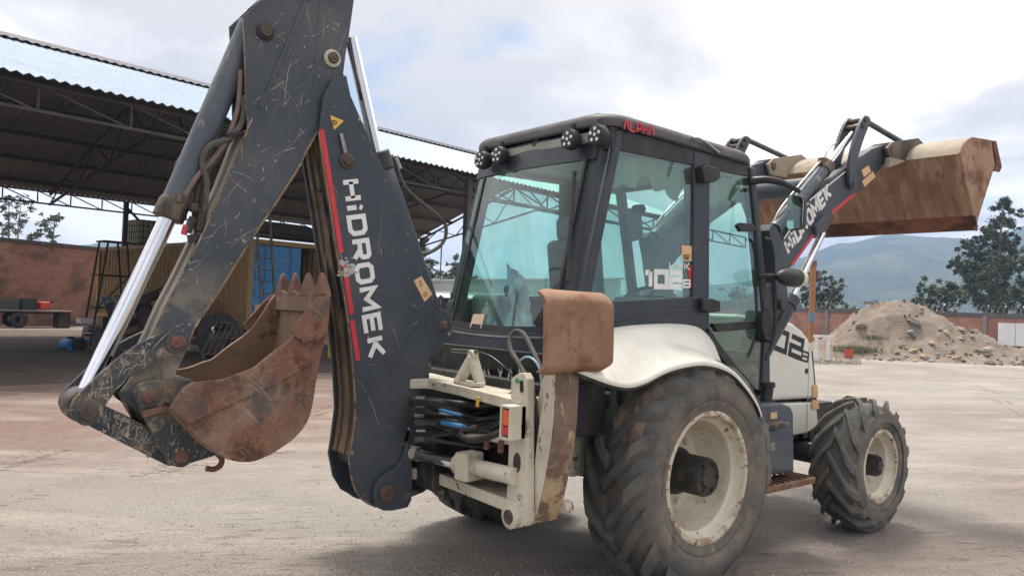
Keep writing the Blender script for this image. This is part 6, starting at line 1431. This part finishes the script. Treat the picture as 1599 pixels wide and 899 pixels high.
# ================================================================== dirt mound with stones and weeds
pc = A(1412, 520, 38.5); MC = Vector((pc.x, pc.y, 0)); RX = CR.copy(); RX.z = 0; RX.normalize(); RD = Vector((CD.x, CD.y, 0)).normalized()
def mh(u, v):
    """u metres to the right, v metres away"""
    def g(cu, cv, su, sv, h, p=1.3): return h*math.exp(-((abs((u-cu)/su))**2+(abs((v-cv)/sv))**2)**(p/2)*1.0)
    h = (g(.6, 0, 2.5, 2.8, 2.62, 2.0)**3+g(-1.4, -.2, 2.3, 2.6, 2.62, 2.0)**3+g(3.0, .2, 2.3, 2.4, 1.5, 2.0)**3+g(5.2, -.4, 2.2, 1.8, .7, 2)**3+g(-3.6, -.8, 1.4, 1.8, 1.0, 2)**3)**(1/3)
    h = h+.30*noise.noise(Vector((u*.9, v*.9, 2)))*min(1, h)+.17*noise.noise(Vector((u*2.6, v*2.6, 7)))*min(1, h*1.5)+.08*noise.noise(Vector((u*7, v*7, 4)))*min(1, h*2)
    e = max(abs(u-.5)/8.6, abs(v)/6.2); return h*min(1, max(0, (1-e)*5))-.12
def MP(u, v, dz=0): p = MC+RX*u+RD*v; return Vector((p.x, p.y, mh(u, v)+dz))
m_dirt = mat('dug_earth', (.215, .172, .135), (.18, .142, .112), .8, .95, layers=[dict(c=(.31, .255, .20), s=1.6, lo=.52, hi=.68, amt=.7), dict(c=(.17, .12, .085), s=2.6, lo=.55, hi=.68, amt=.7), dict(c=(.44, .38, .31), s=14, lo=.6, hi=.68, amt=.6)], bump=(9, .06, 9))
DM = thing('dirt_mound', 'big heap of brown earth with stones before the far brick wall', 'dirt mound', (MC.x, MC.y, 0))
b = MB(); b.grid(120, 90, lambda a, c: MP(-8+17*a, -6+12*c)); b.build('earth', m_dirt, DM, sharp=180)
sr = random.Random(21); m_stone = [mat('pale_stone', (.34, .30, .25), (.27, .235, .195), 3, .9), mat('grey_slab', (.27, .27, .26), (.22, .22, .21), 3, .9), mat('ochre_stone', (.37, .29, .19), (.30, .23, .15), 3, .9), mat('dark_stone', (.13, .115, .10), (.18, .16, .14), 3, .9)]
def stone_mesh(seed):
    r = random.Random(seed); b = MB(); vs = []
    for i in range(5):
        ph = math.pi*(i+.5)/5
        for j in range(7):
            a = 2*math.pi*j/7+.3*i; k_ = r.uniform(.75, 1.15); vs.append((math.sin(ph)*math.cos(a)*k_, math.sin(ph)*math.sin(a)*k_, math.cos(ph)*.62*k_))
    fs = [(i*7+j, i*7+(j+1) % 7, (i+1)*7+(j+1) % 7, (i+1)*7+j) for i in range(4) for j in range(7)]+[tuple(range(6, -1, -1)), tuple(range(28, 35))]
    me = bpy.data.meshes.new('stone'); me.from_pydata(vs, [], fs); return me
protos = []
for m_ in m_stone:
    for sd in range(3):
        me = stone_mesh(sd+17*len(protos)); me.materials.append(m_); protos.append(me)
def put_stone(p, sz, parent, k_=None):
    o = bpy.data.objects.new('stone', protos[sr.randrange(len(protos)) if k_ is None else k_*3+sr.randrange(3)]); COL.objects.link(o); o.parent = parent
    o.location = p-world_loc(parent); o.scale = (sz, sz*sr.uniform(.6, .95), sz*sr.uniform(.5, .9)); o.rotation_euler = (sr.uniform(-.5, .5), sr.uniform(-.5, .5), sr.uniform(0, 6)); return o
for u, v, sz, k_ in ((-.5, -1.9, .40, 1), (-.9, -2.3, .22, 1), (-2.9, -1.6, .3, 0), (.75, -2.4, .22, 2), (1.5, -2.3, .2, 2), (2.3, -2.9, .35, 0), (2.0, -1.5, .2, 0), (-.3, -3.1, .22, 2)): put_stone(MP(u, v, .05), sz, DM, k_)
for i in range(95):
    u = sr.uniform(-4, 7.5); v = sr.uniform(-5.0, -3.2)+.25*max(0, u-3); p = MP(u, v, .04); p.z = max(p.z, .05)
    put_stone(p, sr.uniform(.06, .16) if i % 6 else sr.uniform(.18, .30), DM)
for i in range(70):
    u = sr.uniform(-4.5, 6); v = sr.uniform(-3.4, 1.0); put_stone(MP(u, v, .02), sr.uniform(.05, .13), DM)
def weed(label, base, n, h, w, grp='weeds on the dirt mound', flat=False):
    r = random.Random(int(base.x*100+base.y*37)); b = MB()
    for i in range(n):
        p = base+RX*r.gauss(0, w)+RD*r.gauss(0, w*.6); a = r.uniform(0, 6.28); L_ = h*r.uniform(.4, 1.1); d = Vector((math.cos(a), math.sin(a), 0)); s_ = d.orthogonal().normalized(); ln = d*L_*r.uniform(.2, .7); wd_ = s_*L_*.06
        p = Vector((p.x, p.y, p.z-.05)); b.add([p-wd_*.4, p+wd_*.4, p+ln*.6+wd_+Vector((0, 0, L_*.6)), p+ln+Vector((0, 0, L_)), p+ln*.6-wd_+Vector((0, 0, L_*.6))], [(0, 1, 2, 3, 4)])
    o = b.build('weed_tuft', m_weed, None, sharp=180, fix=False); tag(o, label, 'weed', grp, 'stuff'); return o
m_weed = mat('weed_green', (.09, .105, .05), (.13, .135, .07), 4, .8)
for u, v, n, h, w, lb in ((-3.6, -2.9, 700, .38, .55, 'large leafy weed patch low on the left flank of the mound'), (-2.6, -2.4, 200, .26, .25, 'weed tuft beside a pale stone on the mound'), (-.95, -2.6, 140, .22, .18, 'small weed in the middle of the mound face'), (2.7, -1.0, 140, .22, .18, 'weed high on the right shoulder of the mound'), (1.9, -3.0, 110, .2, .14, 'little weed below the ochre stones on the mound'), (-1.8, -.3, 160, .2, .25, 'grass tuft on the crest of the mound')):
    weed(lb, MP(u, v), n, h, w)
gp = random.Random(4)
b = MB()
for i in range(2600):
    g = G(gp.uniform(1270, 1345), gp.uniform(557, 570)); L_ = gp.uniform(.03, .09); a = gp.uniform(0, 6.28); d = Vector((math.cos(a), math.sin(a), 0))*L_*.4
    b.add([g+Vector((0, 0, -.02))-d*.2, g+Vector((0, 0, -.02))+d*.2, g+d+Vector((0, 0, L_))], [(0, 1, 2)])
tag(b.build('grass', m_weed, None, sharp=180, fix=False), 'thin strip of green grass at the foot of the mound', 'grass', None, 'stuff')

# ================================================================== pole, bucket, stub post
pb0 = G(1266, 545); PO = thing('pole', 'tall rusty orange pole with a blue band beside the bonnet', 'pole', (pb0.x, pb0.y, 0))
m_pole = mat('rusty_orange_pole', (.38, .19, .07), (.31, .15, .06), 2, .75, layers=[dict(c=RUST, s=5, lo=.55, hi=.66, amt=.7)])
ph = 5.0; b = MB(); b.tube([(pb0.x, pb0.y, -.05), (pb0.x+.02, pb0.y, ph-.35)], .17, 16); b.build('shaft', m_pole, PO, sharp=40)
b = MB(); b.tube([(pb0.x+.02, pb0.y, ph-.35), (pb0.x+.02, pb0.y, ph)], .19, 16); b.build('cap', m_rust, PO, sharp=40)
b = MB(); b.tube([(pb0.x+.006, pb0.y, 1.55), (pb0.x+.01, pb0.y, 2.05)], .176, 16); b.build('blue_band', mat('blue_band', (.12, .22, .32), None, 3, .6), PO, sharp=40)
b = MB(); b.box(Vector((pb0.x, pb0.y, ph-.75))+RX*.33, (.2, .2, .45)); b.build('junction_box', mat('grey_box', (.16, .15, .22), None, 3, .6), PO, bevel=.02)
bp_ = G(1325, 559); BU = thing('bucket', 'small red plastic bucket at the foot of the dirt mound', 'bucket', (bp_.x, bp_.y, 0)); b = MB(); b.lathe([(0, 0), (.17, 0), (.21, .36), (.225, .37), (.225, .40), (.20, .40), (.16, .03), (0, .03)], (bp_.x, bp_.y, 0), 'Z', 22); b.build('pail', mat('faded_red', (.50, .10, .06), None, 3, .6), BU, sharp=40)
b = MB(); b.tube([Vector((bp_.x, bp_.y, .38))+RX*(.22*math.cos(a))+Vector((0, 0, .16*math.sin(a))) for a in [math.pi*i/8 for i in range(9)]], .012, 6); b.build('bail', m_steel, BU)
sp_ = G(1283, 563); SPo = thing('stub_frame', 'low white two-legged barrier beside the orange pole', 'barrier', (sp_.x, sp_.y, 0))
for s in (-.25, .25): b = MB(); q = Vector((sp_.x, sp_.y, 0))+RX*s; b.tube([q, q+Vector((0, 0, 1.0))], .07, 12); b.build('leg', m_whitesheet, SPo, sharp=40)
b = MB(); b.bar(Vector((sp_.x, sp_.y, 1.0))-RX*.35, Vector((sp_.x, sp_.y, 1.0))+RX*.35, .12, .1); b.build('rail', m_whitesheet, SPo, bevel=.01)
tk = G(1300, 560); 

# ================================================================== white building, yellow vehicle, green and white car beyond the boom
dB = 48
BL = thing('white_building', 'low white building with awning and red barred window behind the boom', 'building', (A(705, 520, dB).x, A(705, 520, dB).y, 0))
m_wall = mat('white_render', (.50, .51, .52), (.43, .44, .45), .7, .85, layers=[dict(c=(.30, .30, .30), s=.8, lo=.55, hi=.72, amt=.5)])
bo = A(660, 500, dB); bo = Vector((bo.x, bo.y, 0)); bd = (RX*.93+RD*.37).normalized(); bn = Vector((-bd.y, bd.x, 0)); bn = bn if bn.dot(RD) > 0 else -bn
RB3 = Matrix.Rotation(math.atan2(bd.y, bd.x), 3, 'Z')
def BP(x, y, z): return bo+bd*x+bn*y+Vector((0, 0, z))
b = MB(); b.prism([(-1, 0), (14, 0), (14, 3.95), (-1, 3.1)], 0, 5); b.v = [tuple(BP(x, y, z)) for x, y, z in b.v]; b.build('walls', m_wall, BL)
b = MB(); b.prism([(-1.3, 3.08), (14.2, 3.96), (14.2, 4.06), (-1.3, 3.18)], -.3, 5.2); b.v = [tuple(BP(x, y, z)) for x, y, z in b.v]; b.build('roof', mat('pale_roof', (.55, .54, .53), (.42, .30, .26), .8, .7), BL)
b = MB(); b.prism([(-1.25, 2.20), (-.01, 2.60), (-.01, 2.54), (-1.25, 2.14)], .3, 11, 'X'); b.v = [tuple(BP(x, y, z)) for x, y, z in b.v]; b.build('awning', m_whitesheet, BL)
wf = empty('window', (0, 0, 0), BL); b = MB()
for x0, x1, z0, z1 in ((1.2, 3.6, 1.20, 1.28), (1.2, 3.6, 2.0, 2.08), (1.2, 1.28, 1.28, 2.0), (3.52, 3.6, 1.28, 2.0), (1.85, 1.93, 1.28, 2.0)): b.box(BP((x0+x1)/2, -.04, (z0+z1)/2), (x1-x0, .10, z1-z0), RB3)
b.build('frame', m_dark, wf); b = MB(); b.box(BP(2.4, -.01, 1.64), (2.3, .02, .74), RB3); b.build('pane', mat('dark_pane', (.03, .035, .04), None, 2, .15), wf)
for i in range(9): b = MB(); x = 2.05+i*.16; b.bar(BP(x, -.09, 1.28), BP(x, -.09, 2.0), .05); b.build('window_bar', mat('red_bars', (.35, .07, .06), None, 3, .6) if 'red_bars' not in bpy.data.materials else bpy.data.materials['red_bars'], wf)
b = MB(); b.box(BP(6.6, -.03, 1.05), (1.0, .06, 2.1), RB3); b.build('door', m_steelwork, BL)
def car(name, label, o, dirv, m1, m2, L_=4.2, H=1.45, Wd=1.65, van=False):
    t = thing(name, label, 'car' if not van else 'van', (o.x, o.y, 0)); dv = dirv.normalized(); nv = Vector((-dv.y, dv.x, 0))
    def C(x, y, z): return Vector((o.x, o.y, 0))+dv*x+nv*y+Vector((0, 0, z))
    def pr(P, y0, y1, nm, m, bv=.03):
        b = MB(); b.prism(P, y0, y1); b.v = [tuple(C(x, y, z)) for x, y, z in b.v]; return b.build(nm, m, t, bevel=bv)
    l = L_/2
    pr([(-l, .3), (l, .3), (l, .68), (l-.15, .82), (l-1.0, .92), (-l+.2, .95), (-l, .85)], -Wd/2, Wd/2, 'body', m1, .06)
    cab = [(-l+.25, .94), (l-1.1, .92), (l-1.75, H), (-l+.55, H)] if not van else [(-l+.05, .94), (l-.5, .92), (l-1.0, H), (-l+.1, H)]
    pr(cab, -Wd/2+.1, Wd/2-.1, 'cabin', m2, .06)
    for y in (-Wd/2+.098, Wd/2-.098):
        pr([(-l+.55, .98), (l-1.35, .98), (l-1.8, H-.1), (-l+.7, H-.1)], y-.012, y+.012, 'side_window', bpy.data.materials['dark_pane'], 0)
    for x in (-l+.75, l-.8):
        for y in (-Wd/2+.02, Wd/2-.02):
            b = MB(); b.lathe([(0, -.09), (.2, -.1), (.30, -.09), (.32, -.05), (.32, .05), (.30, .09), (.2, .1), (0, .09)], (0, 0, 0), 'Y', 22); R3 = Matrix((dv, nv, Vector((0, 0, 1)))).transposed(); b.v = [tuple(C(x, y, .32)+R3 @ Vector(v)) for v in b.v]; b.build('wheel', m_oldtyre, t, sharp=40)
    for y in (-.6, .6): b = MB(); b.box(C(l, y, .7), (.05, .25, .12), Matrix((dv, nv, Vector((0, 0, 1)))).transposed()); b.build('headlight', m_lens_clear, t, bevel=.01)
    return t
yv = A(722, 520, 30); car('parked_car', 'yellow car parked before the white building', Vector((yv.x, yv.y, 0)), RX+RD*.5, mat('taxi_yellow', (.60, .36, .03), None, 3, .35), mat('taxi_yellow_roof', (.60, .36, .03), None, 3, .35), 4.0, 1.5)
gv = A(722, 560, 15); car('parked_car', 'white and green car parked close behind the backhoe', Vector((gv.x+.2, gv.y+.4, 0)), RX*.9+RD*.6, mat('car_green', (.02, .28, .13), None, 3, .3), mat('car_white', (.72, .73, .74), None, 3, .3), 3.9, 1.42)

# ================================================================== trees
m_leaf = [mat('leaf_dark', (.075, .096, .055), (.095, .115, .064), 1.2, .7), mat('leaf_mid', (.085, .10, .055), (.105, .118, .066), 1.2, .7), mat('leaf_grey', (.10, .112, .082), (.12, .13, .095), 1.2, .7)]
m_bark = mat('pale_bark', (.20, .17, .14), (.14, .12, .10), 2, .9)
def tree(name, label, base, blobs, dep, leaf, nper, mi, seed, grp, trunk_r=.18, spread=1.0, drop=.25):
    """blobs: (px, py, radius in px) clumps of the crown read off the photo, set at depth dep with their own spread in depth"""
    r = random.Random(seed); base = Vector(base); t = thing(name, label, 'tree', base, grp); s_ = dep/FPX
    C_ = []
    for px, py, rp in blobs:
        R_ = rp*s_; C_.append((A(px, py, dep+r.uniform(-1, 1)*R_*1.5*spread), R_))
    top = max(C_, key=lambda c: c[0].z); mid = base.lerp(top[0], .5)+Vector((r.uniform(-.3, .3), r.uniform(-.3, .3), 0))
    b = MB(); P = spline([base, mid, top[0]], 6); b.tube(P, [trunk_r*(1-.85*i/(len(P)-1)) for i in range(len(P))], 8)
    for c, R_ in C_:
        k = min(range(len(P)), key=lambda i: (P[i]-c).length+(3 if P[i].z > c.z-.3 else 0)); p = P[k]
        q = p.lerp(c, .55)+Vector((0, 0, -.15*(c-p).length)); b.tube([p, q, c], [trunk_r*.38, trunk_r*.25, trunk_r*.08], 6)
    b.build('trunk', m_bark, t)
    b = MB()
    for c, R_ in C_:
        n = int(nper*max(.35, (R_/1.2))**2)
        subs = [(c+Vector((r.gauss(0, 1), r.gauss(0, 1), r.gauss(0, .8)))*R_*.62, R_*r.uniform(.16, .40)) for _ in range(max(8, int(16*R_)))]
        for i in range(n):
            sc, sr_ = subs[r.randrange(len(subs))]; d = Vector((r.gauss(0, 1), r.gauss(0, 1), r.gauss(0, 1))).normalized()*sr_*(abs(r.gauss(0, .62))); p = sc+d
            a = Vector((r.gauss(0, 1), r.gauss(0, 1), r.gauss(0, .6)-drop)).normalized(); w = a.orthogonal().normalized(); w.rotate(Matrix.Rotation(r.uniform(0, 6.28), 3, a)); L_ = leaf*r.uniform(.6, 1.3)
            b.add([p, p+a*L_*.45+w*L_*.24, p+a*L_, p+a*L_*.45-w*L_*.24], [(0, 1, 2, 3)], r.choice((0, 0, 1)))
    b.build('crown', [m_leaf[mi], m_leaf[(mi+1) % 3]], t, sharp=180, fix=False)
    return t
def tb(px, dep): p = A(px, 500, dep); return (p.x, p.y, 0)
G1, G2, G3 = 'trees beyond the far brick wall', 'trees behind the tall sooty wall', 'trees behind the white building'
tree('eucalyptus_tree', 'tall dark eucalyptus standing above the right-hand wall', tb(1555, 72), [(1566, 325, 14), (1575, 345, 11), (1552, 352, 13), (1535, 365, 11), (1560, 375, 20), (1580, 385, 16), (1535, 395, 18), (1512, 385, 10), (1505, 413, 13), (1493, 412, 8), (1522, 420, 18), (1550, 410, 24), (1578, 415, 20), (1545, 440, 26), (1575, 445, 24), (1520, 450, 16), (1560, 470, 28), (1590, 468, 18), (1530, 475, 18), (1516, 428, 12)], 72, .24, 4600, 0, 1, G1, .28)
tree('eucalyptus_tree', 'eucalyptus cut by the picture edge beside the tall one', tb(1612, 66), [(1600, 330, 9), (1604, 352, 9), (1602, 385, 12), (1610, 410, 16), (1606, 440, 16), (1612, 470, 20)], 66, .24, 2200, 0, 2, G1, .2)
tree('broad_tree', 'round dense tree behind the crest of the mound', tb(1462, 64), [(1450, 452, 14), (1470, 448, 16), (1486, 458, 14), (1440, 466, 14), (1460, 468, 20), (1485, 474, 16), (1505, 470, 10), (1432, 478, 10)], 64, .22, 2600, 0, 3, G1, .22)
tree('broad_tree', 'leafy tree behind the rusty orange pole', tb(1282, 66), [(1278, 432, 12), (1262, 442, 12), (1296, 440, 13), (1270, 455, 16), (1300, 458, 15), (1284, 468, 18), (1255, 466, 12), (1310, 472, 10), (1272, 480, 16), (1298, 484, 14)], 66, .22, 2400, 1, 4, G1, .2)
tree('low_tree', 'low grey-green shrub along the wall left of the mound', tb(1330, 64), [(1322, 483, 7), (1336, 485, 7), (1312, 487, 8), (1348, 486, 6), (1250, 488, 10), (1238, 480, 8)], 64, .26, 1100, 2, 5, G1, .1)
tree('slender_tree', 'bare-stemmed eucalyptus at the left picture edge above the wall', tb(4, 62), [(5, 312, 7), (14, 310, 5), (2, 325, 6), (10, 335, 5), (0, 350, 6), (12, 352, 5), (4, 364, 8)], 62, .26, 700, 2, 6, G2, .12)
tree('slender_tree', 'wispy eucalyptus with gaps in its crown above the sooty wall', tb(30, 64), [(33, 310, 7), (44, 313, 5), (24, 322, 6), (48, 325, 4), (30, 335, 6), (20, 337, 5), (38, 343, 5), (15, 352, 5), (33, 352, 6), (24, 362, 7)], 64, .24, 700, 2, 7, G2, .12)
tree('slender_tree', 'bushy low eucalyptus standing right of the wispy one', tb(74, 64), [(86, 338, 6), (76, 343, 6), (66, 350, 6), (90, 342, 4), (78, 355, 8), (64, 362, 7), (56, 368, 6), (80, 368, 9), (48, 370, 5)], 64, .26, 900, 2, 8, G2, .14)
tree('conifer', 'pointed pale conifer above the white building', tb(712, 85), [(712, 402, 4), (710, 412, 6), (714, 420, 7), (706, 424, 7), (716, 430, 9), (704, 434, 9), (712, 438, 10)], 85, .34, 900, 1, 9, G3, .15)
tree('tall_tree', 'dark tree rising behind the boom under the shed eave', tb(658, 60), [(656, 382, 7), (664, 378, 6), (660, 395, 8), (668, 408, 9), (656, 412, 8), (664, 424, 10), (674, 428, 8)], 60, .3, 1100, 0, 10, G3, .16)
tree('low_tree', 'low dark shrub between the conifer and the building roof', tb(690, 80), [(684, 428, 7), (694, 432, 7), (704, 436, 6), (730, 436, 6), (722, 438, 6), (740, 434, 7)], 80, .32, 900, 0, 12, G3, .1)
for i, (px, dep, lb) in enumerate(((800, 90, 'far tree seen through the rear cab window'), (1010, 95, 'far tree seen through the side cab window'), (1150, 88, 'far tree seen through the cab door glass'))):
    tree('broad_tree', lb, tb(px, dep), [(px+dx, 470+dy, rr) for dx, dy, rr in ((-14, 4, 12), (0, -8, 14), (14, 2, 12), (-4, 14, 14), (12, 14, 12))], dep, .36, 900, 0, 30+i, 'trees beyond the yard', .2)
# thin lamp pole behind the building
lp = A(686, 470, 58); b = MB(); b.tube([(lp.x, lp.y, 0), (lp.x, lp.y, 6.6)], .05, 8); o = b.build('lamp_pole', m_steelwork, None); tag(o, 'thin dark pole rising behind the white building', 'pole')

# ================================================================== air
b = MB(); b.box((0, 0, 108), (3300, 3300, 222)); hz = b.build('haze', None, None); hz.data.materials.clear()
mh_ = bpy.data.materials.new('haze_air'); mh_.use_nodes = True; n = mh_.node_tree.nodes; n.clear(); v = n.new('ShaderNodeVolumePrincipled'); v.inputs['Color'].default_value = (.38, .60, 1.0, 1); v.inputs['Density'].default_value = .00065; v.inputs['Anisotropy'].default_value = .2
o_ = n.new('ShaderNodeOutputMaterial'); mh_.node_tree.links.new(v.outputs[0], o_.inputs['Volume']); hz.data.materials.append(mh_)
tag(hz, 'thin blue haze filling the air over the yard and hills', 'haze', None, 'stuff')
